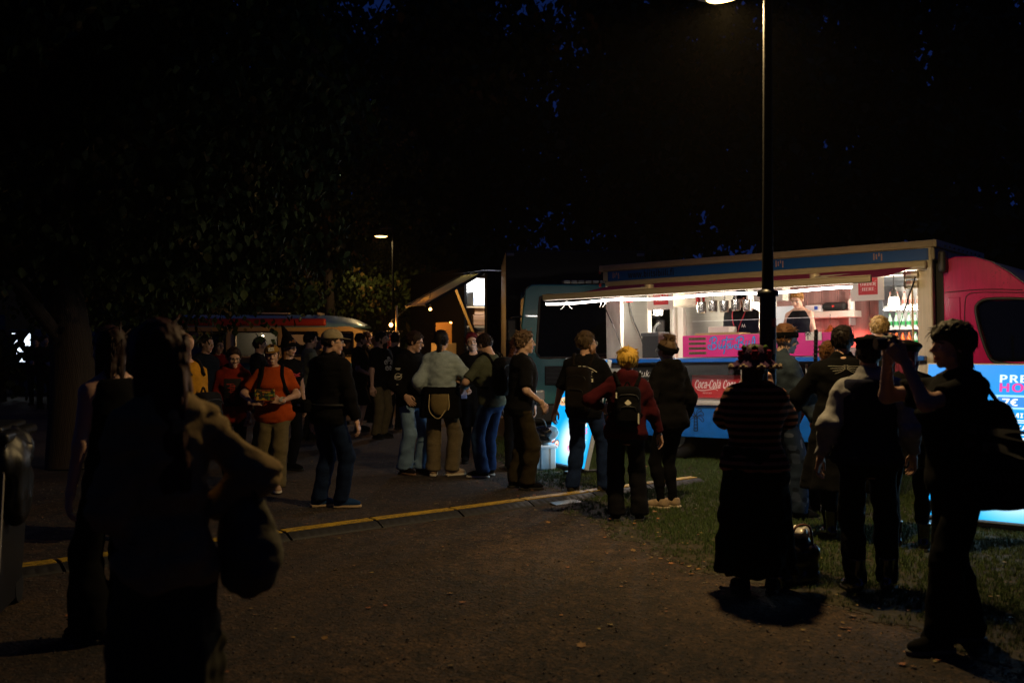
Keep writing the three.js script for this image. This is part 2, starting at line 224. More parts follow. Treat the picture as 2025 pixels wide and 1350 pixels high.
function tufts(f, h, seed, count, top = 9) { // loose locks that break up the outline of the hair; in head units
  const r = rng(Math.floor(seed * 977)), P = [], I = [], locks = h.locks || [], lumps = h.lumps || [];
  for (let k = 0; k < count; k++) {
    let s; const w = r(); if (locks.length && w < 0.5) { const l = locks[Math.floor(r() * locks.length)], t = r(), a = r() * 6.28, q = mix3(l[0], l[1], t), R0 = lerp(l[2], l[3], t) * 1.2; s = [q[0] + R0 * Math.cos(a), q[1], q[2] + R0 * Math.sin(a)]; } else if (lumps.length && w < 0.65) { const l = lumps[Math.floor(r() * lumps.length)]; s = [0, 1, 2].map((i) => l[0][i] + l[1][i] * (r() * 2.4 - 1.2)); } else { const a = r() * 6.28, v = r() * 1.5 - 0.5; s = [Math.cos(a) * 0.6, 0.63 + v * 0.55, -0.06 + Math.sin(a) * 0.6]; }
    const p = onto(f, s, 0.0), e = 0.01; if (-0.63 * p[1] + 0.777 * p[2] + 0.237 - (h.line ?? 0) > -0.02 || p[1] > top || p[1] < (h.bot ?? 0.2) - 0.05 && !locks.length) continue;
    const n = nrm([f(p[0] + e, p[1], p[2]) - f(p[0] - e, p[1], p[2]), f(p[0], p[1] + e, p[2]) - f(p[0], p[1] - e, p[2]), f(p[0], p[1], p[2] + e) - f(p[0], p[1], p[2] - e)]);
    let c = h.curl ? [r() - 0.5, r() - 0.7, r() - 0.5] : p[1] > 0.85 ? [p[0] * 0.9 + (r() - 0.5) * 0.7, 0.1, (r() - 0.35) * 1.1] : [(r() - 0.5) * 0.5, -1, -0.1 + (r() - 0.5) * 0.4]; c = nrm(sub3(c, n.map((v) => v * dot3(c, n))));
    const L = (h.tl ?? (locks.length ? 0.3 : 0.15)) * (0.6 + 0.9 * r()), w0 = (locks.length ? 0.012 : 0.018) + 0.014 * r(), side = cross3(n, c), lift = (h.lift ?? (h.curl ? 0.25 : locks.length ? 0.0 : 0.06)) * r(), m1 = add3(add3(p, c, L * 0.5), n, L * (h.curl ? 0.16 : 0.03) + 0.006), m2 = add3(add3(p, c, L), n, L * lift), o = P.length / 3, root = add3(p, n, -0.02);
    for (const [q, ww] of [[root, w0], [m1, w0 * 0.8]]) P.push(...add3(q, side, ww), ...add3(q, n, ww * 0.7), ...add3(q, side, -ww)); P.push(...m2);
    I.push(o, o + 3, o + 1, o + 1, o + 3, o + 4, o + 1, o + 4, o + 2, o + 2, o + 4, o + 5, o + 3, o + 6, o + 4, o + 4, o + 6, o + 5, o, o + 5, o + 3, o, o + 2, o + 5, o + 3, o + 5, o + 6);
  }
  const g = new THREE.BufferGeometry(); g.setAttribute('position', new THREE.BufferAttribute(new Float32Array(P), 3)); g.setAttribute('uv', new THREE.BufferAttribute(new Float32Array(P.length / 3 * 2), 2)); g.setIndex(I); g.computeVertexNormals(); return g;
}

function hairField(h, seed) { // in head units
  const t = h.t ?? 0.075, sd = h.sides ?? 0.6, cran = ell([0, 0.63, -0.065], [0.335 + t * sd, 0.385 + t * (h.top ?? 1), 0.43 + t * sd]), bot = h.bot ?? 0.2, amp = h.amp ?? 0.032, fr = h.curl ? 9 : 5, st = h.curl ? 1 : 0.28;
  const line = h.line ?? 0, extra = (h.locks || []).map(([a, b, ra, rb]) => cap(a, b, ra, rb)), lumps = (h.lumps || []).map(([c, r]) => ell(c, r));
  return (x, y, z) => {
    const n = noise(x * fr * 1.6 + seed, y * fr * st * 1.6, z * fr * 1.6) * amp + (0.5 - Math.abs(noise(x * fr * 3.2 + y * 2, y * fr * st * 3 + seed, z * fr * 3.2 + y))) * amp * 0.9;
    let d = -9 ? cran(x, y, z) : 0; const front = -0.63 * y + 0.777 * z + 0.237 - line + (h.fringe ? -0.2 * Math.max(0, 1 - Math.abs(x) / 0.3) : 0);
    d = Math.max(d + n, front * 0.9, bot - y + 0.25 * Math.max(0, z) * (h.side ?? 1));
    if (h.bald) d = Math.max(d, y - 0.7);
    for (const e of extra) d = smin(d, e(x, y, z) + n, 0.05);
    for (const e of lumps) d = smin(d, e(x, y, z) + n * 1.4, 0.03);
    return d;
  };
}
// ---- one person; o: at [x,z], yaw (deg; 0 faces +z), H, and the pose, clothes and hair below; local +x is the person's own left
function person(o) {
  const H = o.H, S = H / 1.75, fem = o.fem ? 1 : 0, wide = (o.w ?? 1), q = o.q ?? 1, cell = 0.0165 * q, root = thing('person', o.label, 'person', [o.at[0], o.y0 ?? 0, o.at[1]], R(o.yaw), o.group);
  const rp = rng(Math.floor(Math.abs(o.at[0] * 131 + o.at[1] * 977) * 10) + 3), sway = rp() * 2 - 1, nod = rp() * 2 - 1, tip = rp() * 2 - 1; if (!o.lean) o.lean = [2 + 2 * nod, 2.6 * sway]; if (!o.shift) o.shift = [-0.025 * sway, 0]; if (!o.head) o.head = [tip * 14, 2 + nod * 5, sway * 4]; if (!o.fL && !o.fR) { o.fL = [0.105 + 0.02 * tip, 0.06 * sway, 12 + 10 * nod]; o.fR = [-0.105 + 0.02 * tip, -0.05 * sway, -12 + 10 * tip]; }
  const a = R(o.lean?.[0] ?? 2), b = R(o.lean?.[1] ?? 0), u = nrm([Math.sin(b), Math.cos(a) * Math.cos(b), Math.sin(a)]), r = nrm([u[1], -u[0], 0]), f = cross3(r, u);
  const P = [o.shift?.[0] ?? 0, 0.53 * H - (o.drop ?? 0.012) * S, o.shift?.[1] ?? 0], frame = { o: P, r, u, f }, T = (y, x, z) => add3(add3(add3(P, u, (y - 0.53) * H), r, x * H), f, z * H);
  const sides = { L: 1, R: -1 }, J = {};
  for (const k of ['L', 'R']) {
    const s = sides[k], sh = T(0.8, s * (0.083 + 0.013 * (1 - fem)) * Math.sqrt(wide), -0.008), arm = o[k] || {};
    const [el, wr] = ik(sh, arm.h ? [arm.h[0], arm.h[1], arm.h[2]] : add3(sh, [s * 0.085 * S, -0.545 * S, 0.03 * S]), 0.168 * H, 0.146 * H, arm.e ?? [s * 0.35, -0.3, -1]);
    const ft = o['f' + k] ?? [s * 0.105, 0.0, s * 11], hip = T(0.515, s * 0.052, 0), ank = [ft[0] * S, 0.05 * H + (ft[3] ?? 0), ft[1] * S], fy = R(ft[2] ?? 0), [kn, an] = ik(hip, ank, 0.2355 * H, 0.233 * H, [Math.sin(fy) * 0.6, 0.1, Math.cos(fy)]);
    J[k] = { sh, el, wr, hip, kn, an, fy, arm, pitch: ft[4] ?? 0 };
  }
  const sec = fem ? LOFT.f : LOFT.m, limbs = [], th = 0.98 + 0.02 * wide, fat = Math.sqrt(wide) * S;
  for (const k of ['L', 'R']) { const j = J[k], calf = add3(mix3(j.kn, j.an, 0.3), [0, 0, -0.012 * S]);
    limbs.push(cap(T(0.845, sides[k] * 0.02, -0.014), j.sh, 0.04 * S, 0.046 * fat), cap(j.sh, j.el, 0.047 * fat, 0.038 * fat), cap(j.el, j.wr, 0.039 * fat, 0.026 * S), cap(j.hip, j.kn, 0.078 * fat, 0.052 * fat), cap(j.kn, j.an, 0.05 * fat, 0.035 * S), cap(calf, mix3(j.kn, j.an, 0.6), 0.054 * fat, 0.04 * S)); }
  const core = loftField(sec, frame, H, wide, -0.006, 0.45, 0.865, o.belly ?? 0), neckB = T(0.85, 0, -0.014), bodyF = uni([core, ...limbs], 0.03 * S);
  // head
  const hh = 0.132 * H * (o.hs ?? 1), hy = R(o.head?.[0] ?? 0), hp = R(o.head?.[1] ?? 0), hr = R(o.head?.[2] ?? 0), piv = T(0.868, 0, -0.006 + 0.012 * Math.sin(a));
  const HM = new THREE.Matrix4().makeTranslation(...piv).multiply(new THREE.Matrix4().makeRotationFromEuler(new THREE.Euler(hp, hy, hr, 'YXZ'))).multiply(new THREE.Matrix4().makeScale(hh, hh, hh)).multiply(new THREE.Matrix4().makeTranslation(0, -0.03, 0.1));
  const pts = [P, neckB, piv]; for (const k of ['L', 'R']) pts.push(J[k].sh, J[k].el, J[k].wr, J[k].kn, J[k].an);
  const bounds = (list, m) => [[0, 1, 2].map((i) => Math.min(...list.map((p) => p[i])) - m), [0, 1, 2].map((i) => Math.max(...list.map((p) => p[i])) + m)];
  const [lo, hi] = bounds([...pts, T(0.8, 0.11, 0), T(0.8, -0.11, 0), T(0.52, 0.11, 0), T(0.52, -0.11, 0)], 0.19 * Math.max(1, wide));
  const skin = SKIN[o.skin ?? 'fair'], plain = (g) => { const n = g.clone(); return n; }, bits = [];
  bits.push(skinPaint(meshSDF(bodyF, lo, hi, cell * 1.2), skin));
  const hairCol = new THREE.Color(o.hair?.color ?? '#2a1c12'), brow = [hairCol.r * 0.6 + 0.01, hairCol.g * 0.6 + 0.008, hairCol.b * 0.6 + 0.006];
  bits.push(skinPaint(plain(headMesh(fem, q > 1.3 ? 0.045 : q < 0.9 ? 0.022 : 0.029)), skin, { brow, lips: [skin[0] * 0.82, skin[1] * 0.48, skin[2] * 0.5], smile: o.smile, squint: o.squint }).applyMatrix4(HM));
  for (const k of ['L', 'R']) {
    const j = J[k], s = sides[k], fw = nrm(sub3(j.wr, j.el)), z = nrm(j.arm.d ?? add3(fw, [0, -0.15, 0])), back = j.arm.n ?? [s * 0.9, 0.1, 0.35], y = nrm(sub3(back, z.map((c) => c * dot3(back, z)))), x = cross3(y, z), g = plain(handMesh(j.arm.c ?? 0.45, q > 1.3 ? 0.0085 : q < 0.9 ? 0.005 : 0.0064, j.arm.s ?? 1)); // y: back of the hand
    const m = new THREE.Matrix4().makeBasis(V(...x), V(...y), V(...z)).scale(V(S * (s > 0 ? 1 : -1), S, S)).setPosition(...j.wr);
    g.applyMatrix4(m); if (s < 0) { const ix = g.index.array; for (let i = 0; i < ix.length; i += 3) { const t = ix[i + 1]; ix[i + 1] = ix[i + 2]; ix[i + 2] = t; } g.computeVertexNormals(); }
    j.hand = add3(j.wr, z, 0.07 * S); j.handZ = z; j.handY = y; bits.push(skinPaint(g, skin));
  }
  const body = mergeGeometries(bits.map((g) => { g.deleteAttribute('uv'); return g; })); body.computeBoundingSphere(); const bodyMesh = part('body', body, skinMat, root);
  const out = { root, J, T, H, S, HM, hh, frame, P, H2: hh };
  // hair, beard, hats, glasses (head units)
  const seed = (o.at[0] * 7.3 + o.at[1] * 3.1) % 50 + 60, hc = q > 1.3 ? 0.045 : q < 0.9 ? 0.021 : 0.03;
  if (o.hair && !o.hair.none) { const h = o.hair, all = [...(h.locks || []).flatMap((l) => [l[0], l[1]]), ...(h.lumps || []).map((l) => l[0])], L = [-0.55, 0.05, -0.7], U = [0.55, 1.2, 0.6]; for (const p of all) for (let i = 0; i < 3; i++) { L[i] = Math.min(L[i], p[i] - 0.3); U[i] = Math.max(U[i], p[i] + 0.3); }
    const hf = hairField(h, seed), count = h.tuft ?? (q > 1.3 ? 90 : h.locks ? 130 : 260); part('hair', mergeGeometries([meshSDF(hf, L, U, hc * 1.15), tufts(hf, h, seed, count, o.hat && o.hat.kind !== 'band' ? 0.6 : 9)]).applyMatrix4(HM), hairMat(h.color), root); }
  if (o.beard) { const bl = o.beard.len ?? 0.12, bf = uni([ell([0, 0.12 - bl * 0.5, 0.22], [0.23, 0.2 + bl * 0.5, 0.2]), cap([0.25, 0.2, 0.04], [0.265, 0.42, 0.0], 0.07, 0.05), cap([-0.25, 0.2, 0.04], [-0.265, 0.42, 0.0], 0.07, 0.05), cap([0.02, 0.28, 0.4], [0.13, 0.21, 0.34], 0.03, 0.03), cap([-0.02, 0.28, 0.4], [-0.13, 0.21, 0.34], 0.03, 0.03)], 0.05);
    part('beard', meshSDF((x, y, z) => Math.max(bf(x, y, z) + noise(x * 22, y * 9, z * 22) * 0.02, 0.025 - Math.hypot(x * 0.35, y - 0.213, (z - 0.4) * 0.4), y - 0.44), [-0.4, -0.5, -0.15], [0.4, 0.5, 0.6], hc).applyMatrix4(HM), hairMat(o.beard.color ?? o.hair.color), root); }
  if (o.hat) hat(o.hat, HM, root, hc, seed);
  if (o.glasses) { const rim = (s) => new THREE.TorusGeometry(0.115, 0.012, 5, 18).scale(1.15, 0.85, 1).translate(s * 0.145, 0.485, 0.415), ge = [rim(1), rim(-1), rod([-0.03, 0.5, 0.43], [0.03, 0.5, 0.43], 0.012, 5)]; for (const s of [1, -1]) ge.push(rod([s * 0.27, 0.505, 0.39], [s * 0.375, 0.5, -0.06], 0.011, 5)); part('glasses', merge(ge).applyMatrix4(HM), mat(o.glasses === true ? '#0c0c0e' : o.glasses, 0.3, 0.4), root); }
  // clothes
  const skirtish = (c) => c && (c.len !== undefined);
  if (o.top) { const c = o.top, off = (c.off ?? 0.021) * S, y0 = c.hem ?? 0.49, sl = c.sl ?? 0.55, ps = [loftField(sec, frame, H, wide, off, y0, c.neck ?? 0.848, o.belly ?? 0)];
    for (const k of ['L', 'R']) { const j = J[k]; if (sl > 0) { const e1 = Math.min(1, sl), end1 = mix3(j.sh, j.el, e1), d1 = nrm(sub3(j.el, j.sh)), A = cap(j.sh, end1, 0.043 * fat + off * 0.7, (0.043 - 0.004 * e1) * fat + off * (c.puff ?? 1.0)); ps.push(cap(T(0.838, sides[k] * 0.022, -0.016), j.sh, 0.036 * S + off * 0.7, 0.041 * fat + off * 0.7)); ps.push(sl >= 1 ? A : (x, y, z) => Math.max(A(x, y, z), (x - end1[0]) * d1[0] + (y - end1[1]) * d1[1] + (z - end1[2]) * d1[2])); }
      if (sl > 1) { const e2 = sl - 1, end2 = mix3(j.el, j.wr, e2), d2 = nrm(sub3(j.wr, j.el)), A = cap(j.el, end2, 0.04 * fat + off * (c.puff ?? 1.0), (0.04 - 0.012 * e2) * fat + off * (c.cuff ?? 0.8)); ps.push((x, y, z) => Math.max(A(x, y, z), (x - end2[0]) * d2[0] + (y - end2[1]) * d2[1] + (z - end2[2]) * d2[2])); } }
    if (c.hood) ps.push(ell(T(0.845, 0, -0.052), [0.115 * S, 0.055 * S, 0.055 * S]), cap(T(0.85, 0.055, 0.0), T(0.86, 0.03, -0.05), 0.036 * S, 0.04 * S), cap(T(0.85, -0.055, 0.0), T(0.86, -0.03, -0.05), 0.036 * S, 0.04 * S));
    if (c.collar) ps.push(cap(T(0.85, 0.028, -0.012), T(0.874, 0.03, -0.014), 0.03 * S, 0.026 * S), cap(T(0.85, -0.028, -0.012), T(0.874, -0.03, -0.014), 0.03 * S, 0.026 * S), cap(T(0.852, -0.02, -0.035), T(0.872, 0.02, -0.035), 0.022 * S, 0.022 * S));
    const base = uni(ps, 0.035 * S), amp = (c.fold ?? 0.009) * 1.35, skirtF = c.len !== undefined ? flare(c.len, c.flare ?? 0.2, out, c.waist ?? 0.6, sec, wide, off) : null;
    const fld = (x, y, z) => { let d = base(x, y, z); if (skirtF) d = smin(d, skirtF(x, y, z), 0.04); return d + foldNoise(x, y, z, seed) * amp; };
    const L = lo.slice(), U = hi.slice(); if (skirtF) { L[1] = Math.min(L[1], c.len * H - 0.05); const w = (c.flare ?? 0.2) * H + 0.12; L[0] = Math.min(L[0], P[0] - w); U[0] = Math.max(U[0], P[0] + w); L[2] = Math.min(L[2], P[2] - w); U[2] = Math.max(U[2], P[2] + w); } else L[1] = Math.max(L[1], T(y0 - 0.09, 0, 0)[1] - 0.12);
    out.topF = fld; out.top = part(c.name ?? 'shirt', meshSDF(fld, L, U, cell * (c.fine ?? 1), c.uv ?? 3), c.mat ?? cloth(c.color, c.kind), root); }
  if (o.vest) part('vest', meshSDF(((v) => (x, y, z) => v(x, y, z) + foldNoise(x, y, z, seed + 4) * 0.006)(loftField(sec, frame, H, wide * 0.97, 0.052 * S, o.vest.hem ?? 0.5, 0.83, 0)), [lo[0], T(0.45, 0, 0)[1], lo[2]], hi, cell, 3), cloth(o.vest.color), root);
  if (o.low) { const c = o.low, off = (c.off ?? 0.02) * S, y1 = c.rise ?? 0.575, end = (c.end ?? 0.035) * H, ps = [loftField(sec, frame, H, wide, Math.min(0.011, off * 0.6), 0.45, y1, o.belly ?? 0)];
    if (c.len !== undefined) ps.push(flare(c.len, c.flare ?? 0.16, out, y1 - 0.02, sec, wide, off));
    else for (const k of ['L', 'R']) { const j = J[k], ra = 0.036 * S + off * (c.hemw ?? 1.3); ps.push(cap(j.hip, j.kn, 0.078 * fat + Math.min(0.014, off * 0.5), 0.052 * fat + off * (c.knee ?? 1)), cap(j.kn, j.an, 0.052 * fat + off * (c.knee ?? 1), ra), cap(add3(mix3(j.kn, j.an, 0.3), [0, 0, -0.012 * S]), mix3(j.kn, j.an, 0.62), 0.056 * fat + Math.min(off, 0.012), 0.042 * S + Math.min(off, 0.012))); }
    const legs = ps.splice(1), hipF = ps[0], base = c.len !== undefined ? uni([hipF, ...legs], 0.028 * S) : ((a, b2) => (x, y, z) => { const l = smin(a(x, y, z), b2(x, y, z), 0.006); return smin(l, hipF(x, y, z), 0.03 * S); })(uni(legs.slice(0, legs.length / 2), 0.03), uni(legs.slice(legs.length / 2), 0.03)), amp = (c.fold ?? 0.009) * 1.4, fld = (x, y, z) => Math.max(base(x, y, z) + foldNoise(x, y * 0.8, z, seed + 9) * amp * (y < 0.3 ? 1.4 : 1), c.len !== undefined ? -9 : end - y);
    const L = lo.slice(), U = hi.slice(); L[1] = Math.min(c.len !== undefined ? c.len * H - 0.06 : end - 0.05, L[1] + 0.2); U[1] = T(y1, 0, 0)[1] + 0.08; if (c.len !== undefined) { const w = (c.flare ?? 0.16) * H + 0.1; L[0] = Math.min(L[0], P[0] - w); U[0] = Math.max(U[0], P[0] + w); L[2] = Math.min(L[2], P[2] - w); U[2] = Math.max(U[2], P[2] + w); }
    out.lowF = fld; out.low = part(c.name ?? 'trousers', meshSDF(fld, L, U, cell, 3), c.mat ?? cloth(c.color, c.kind), root); }
  if (o.shoe) for (const k of ['L', 'R']) { const j = J[k], m = new THREE.Matrix4().makeTranslation(j.an[0], j.an[1] - 0.05 * H, j.an[2]).multiply(new THREE.Matrix4().makeRotationY(j.fy)).multiply(new THREE.Matrix4().makeRotationX(R(j.pitch))).scale(V(S, S, S)); const sh = part(o.shoe.boot ? 'boot' : 'shoe', shoeGeo(o.shoe.boot ? 'boot' : 'low').clone().applyMatrix4(m), o.shoe.shiny ? mat(o.shoe.color, 0.12, 0, { clearcoat: 1, clearcoatRoughness: 0.08 }) : cloth(o.shoe.color), root); part('sole', soleGeo.clone().applyMatrix4(m), mat(o.shoe.sole ?? '#16140f', 0.8), sh); }
  if (o.print) for (const p of [].concat(o.print)) part('print', printPatch(out.topF, T(p.y, p.x ?? 0, 0), p.w * S, p.h * S, R(p.yaw ?? 0)), M['print' + p.tex.uuid] ??= new THREE.MeshStandardMaterial({ map: p.tex, transparent: true, roughness: 0.9 }), out.top);
  out.hold = (name, label, category, group) => thing(name, label, category, [o.at[0], o.y0 ?? 0, o.at[1]], R(o.yaw), group);
  return out;
}
function flare(len, fl, out, waist, sec, wide, off) { // a skirt or coat tail: a soft cone from the waist to the hem
  const H = out.H, y0 = len * H, y1 = waist * H, P = out.P, r1 = 0.095 * H * wide + off, r0 = fl * H + off;
  return (x, y, z) => { const t = clamp((y1 - y) / (y1 - y0), 0, 1), an = Math.atan2(z - P[2], x - P[0]), w = 1 + 0.05 * t * Math.sin(an * 9 + 1.3) + 0.035 * t * Math.sin(an * 14 + 4); const rx = lerp(r1, r0, Math.pow(t, 0.85)) * w, rz = rx * lerp(0.74, 0.86, t), e = Math.hypot((x - P[0]) / rx, (z - P[2]) / rz); return Math.max((e - 1) * rz * 0.95, y0 - y, y - y1 - 0.02); };
}
function hat(h, HM, root, hc, seed) {
  const put = (name, geo, m, par = root) => part(name, geo.applyMatrix4(HM), m, par), cl = cloth(h.color);
  if (h.kind === 'cap') { const dome = ell([0, 0.68, -0.05], [0.4, 0.4, 0.475]), f = (x, y, z) => Math.max(dome(x, y, z) + 0.006 * Math.abs(Math.sin(Math.atan2(z + 0.05, x) * 3)), 0.66 - y - 0.1 * Math.min(0, z) * -1);
    const c = put('cap', meshSDF(f, [-0.5, 0.5, -0.65], [0.5, 1.2, 0.55], hc), cl); const br = new THREE.SphereGeometry(1, 20, 8, 0, PI).scale(0.33, 0.026, 0.44).rotateX(0.1).translate(0, 0.685, 0.33); put('brim', br, cloth(h.brim ?? h.color), c); put('button', new THREE.SphereGeometry(0.03, 8, 6).translate(0, 1.085, -0.05), cl, c);
    if (h.patch) put('patch', new THREE.PlaneGeometry(0.3, 0.2, 6, 1).translate(0, 0, 0).applyMatrix4(new THREE.Matrix4().makeRotationX(-0.32).setPosition(0, 0.83, 0.402)), mat('#ffffff', 0.8, 0, { map: h.patch }), c);
  } else if (h.kind === 'flat') { const f = uni([ell([0, 0.72, -0.06], [0.4, 0.24, 0.47]), ell([0, 0.93, -0.03], [0.46, 0.12, 0.54])], 0.12); const c = put('cap', meshSDF((x, y, z) => Math.max(f(x, y, z), 0.64 - y), [-0.6, 0.5, -0.7], [0.6, 1.2, 0.65], hc), cl); put('brim', new THREE.SphereGeometry(1, 20, 8, 0, PI).scale(0.33, 0.03, 0.34).rotateX(0.35).translate(0, 0.66, 0.34), mat('#060606', 0.3), c);
  } else if (h.kind === 'witch') { const f = (x, y, z) => { const t = clamp((y - 0.7) / 1.15, 0, 1), cx = -h.bend * t * t * 0.6, cz = -0.06 - 0.1 * t * t, r = 0.43 * Math.pow(1 - t, 0.9) + 0.01; let d = Math.max(Math.hypot(x - cx, z - cz) - r + 0.03 * noise(x * 5, y * 7, z * 5), 0.66 - y, y - 1.87) * 0.85; const br = Math.max(Math.hypot(x, z + 0.05) - 0.92 + 0.05 * noise(x * 3, 0, z * 3), Math.abs(y - 0.7 + 0.16 * Math.hypot(x, z) + 0.06 * noise(x * 2, 5, z * 2)) - 0.022); return smin(d, br * 0.9, 0.06); }; put('witch_hat', meshSDF(f, [-1.2, 0.3, -1.2], [1.2, 2, 1.1], 0.032), cl);
  } else if (h.kind === 'band') { put('headband', lathe([[0.41, 0], [0.435, 0.03], [0.44, 0.11], [0.43, 0.2], [0.4, 0.23]], 26).applyMatrix4(new THREE.Matrix4().makeRotationX(h.tip ?? -0.22)).scale(1, 1, 1.2).translate(0, h.y ?? 0.57, -0.05), cl);
  } else if (h.kind === 'beret') { const f = uni([ell([0.05, 0.88, -0.1], [0.56, 0.2, 0.56]), ell([0, 0.72, -0.07], [0.4, 0.22, 0.47])], 0.1); put('beret', meshSDF((x, y, z) => Math.max(f(x, y, z), 0.64 - y), [-0.7, 0.5, -0.8], [0.75, 1.2, 0.6], hc), cl);
  } else if (h.kind === 'crochet') {
    const f = (x, y, z) => { const an = Math.atan2(z + 0.05, x), rr = Math.hypot(x, z + 0.05), dome = ell([0, 0.66, -0.05], [0.45, 0.42, 0.5])(x, y, z); let d = Math.max(dome, 0.6 - y); const br = Math.max(Math.abs(y - 0.6 + (rr - 0.45) * 0.75) - 0.035, rr - 0.72 - 0.045 * Math.sin(an * 9), 0.3 - rr); d = smin(d, br * 0.8, 0.05); return d + 0.018 * Math.sin(an * 22 + Math.floor(y * 18) * PI) * Math.sin(y * 56); };
    const c = put('crochet_hat', meshSDF(f, [-0.9, 0.2, -0.95], [0.9, 1.2, 0.9], 0.022), cloth('#4a2c4c'));
    const knob = (r) => new THREE.IcosahedronGeometry(r, 1), puffs = { petal: [], flower: [], leaf: [] };
    for (let i = 0; i < 9; i++) { const an = i / 9 * 2 * PI + 0.3, k = 0.73; for (let j = -1; j <= 1; j++) puffs.petal.push(knob(0.062).translate(Math.cos(an + j * 0.11) * k, 0.4 + (j ? 0 : 0.045), -0.05 + Math.sin(an + j * 0.11) * k)); }
    for (let i = 0; i < 6; i++) { const an = i / 6 * 2 * PI + 0.55; for (const [da, dy] of [[0, 0], [0.14, 0.04], [-0.14, 0.04], [0.08, 0.11], [-0.08, 0.11], [0.1, -0.06], [-0.1, -0.06]]) puffs.flower.push(knob(0.06).translate(Math.cos(an + da) * 0.47, 0.74 + dy, -0.05 + Math.sin(an + da) * 0.5)); for (const da of [-0.12, 0, 0.12]) puffs.leaf.push(knob(0.055).translate(Math.cos(an + da) * 0.36, 0.97 + (da ? 0 : 0.03), -0.05 + Math.sin(an + da) * 0.38)); }
    put('petal_trim', merge(puffs.petal), cloth('#b9a58a'), c); put('flower_trim', merge(puffs.flower), cloth('#8e1f3c'), c); put('leaf_trim', merge(puffs.leaf), cloth('#5d7a35'), c);
  }
}
// a worn backpack: its own thing in the wearer's axes
function backpack(p, label, o) {
  const { T, S, H } = p, g = p.hold('backpack', label, 'backpack'), w = (o.w ?? 0.145) * S, h = (o.h ?? 0.23) * S, d = (o.d ?? 0.085) * S, c = T(o.y ?? 0.7, 0, -0.075), cz = c[2] - d - 0.025, m = cloth(o.color);
  const main = uni([bx3([c[0], c[1], cz], [w, h, d], 0.06 * S), bx3([c[0], c[1] - h * 0.35, cz - d * 0.85], [w * 0.8, h * 0.45, d * 0.35], 0.03 * S)], 0.02), cyl = (x, y, z) => main(x, y, z) + foldNoise(x, y, z, 5) * 0.007;
  part('pack', meshSDF(cyl, [c[0] - w - 0.06, c[1] - h - 0.06, cz - d * 1.4 - 0.06], [c[0] + w + 0.06, c[1] + h + 0.06, cz + d + 0.06], 0.011, 3), m, g);
  for (const s of [1, -1]) { const pts = [[0.79, 0.05, -0.09], [0.85, 0.06, -0.03], [0.845, 0.064, 0.02], [0.8, 0.07, 0.07], [0.72, 0.08, 0.075], [0.65, 0.095, 0.04], [0.62, 0.085, -0.06]].map(([y, x, z]) => onto(p.topF, T(y, s * x, z), 0.009)); const t = tube(pts.map((v) => V(...v)), 0.021 * S, 6, false, 26); part('strap', t, m, g); }
  part('handle', tube([[c[0] - 0.03, c[1] + h - 0.01, cz + d * 0.6], [c[0], c[1] + h + 0.035, cz + d * 0.6], [c[0] + 0.03, c[1] + h - 0.01, cz + d * 0.6]], 0.008, 6), m, g);
  for (const [yy, hw] of [[h * 0.55, 0.8], [-h * 0.02, 0.62]]) part('zipper', tube([[c[0] - w * hw, c[1] + yy - 0.03, cz - d * (yy > 0.05 ? 0.98 : 1.2)], [c[0] - w * hw * 0.8, c[1] + yy, cz - d * (yy > 0.05 ? 1.0 : 1.26)], [c[0] + w * hw * 0.8, c[1] + yy, cz - d * (yy > 0.05 ? 1.0 : 1.26)], [c[0] + w * hw, c[1] + yy - 0.03, cz - d * (yy > 0.05 ? 0.98 : 1.2)]], 0.004, 5), mat('#2b2b2d', 0.4, 0.5), g);
  if (o.diamond) part('patch', B(0.042, 0.042, 0.004).rotateZ(PI / 4).translate(c[0], c[1] + h * 0.2, cz - d - 0.004), mat('#d8d2be', 0.8), g);
  for (const [dx, dy, len] of o.tags ?? []) part('pull_tag', B(0.012, len, 0.006, c[0] + dx, c[1] + dy, cz - d * 1.05), mat('#c9c4b4', 0.7), g);
  return g;
}
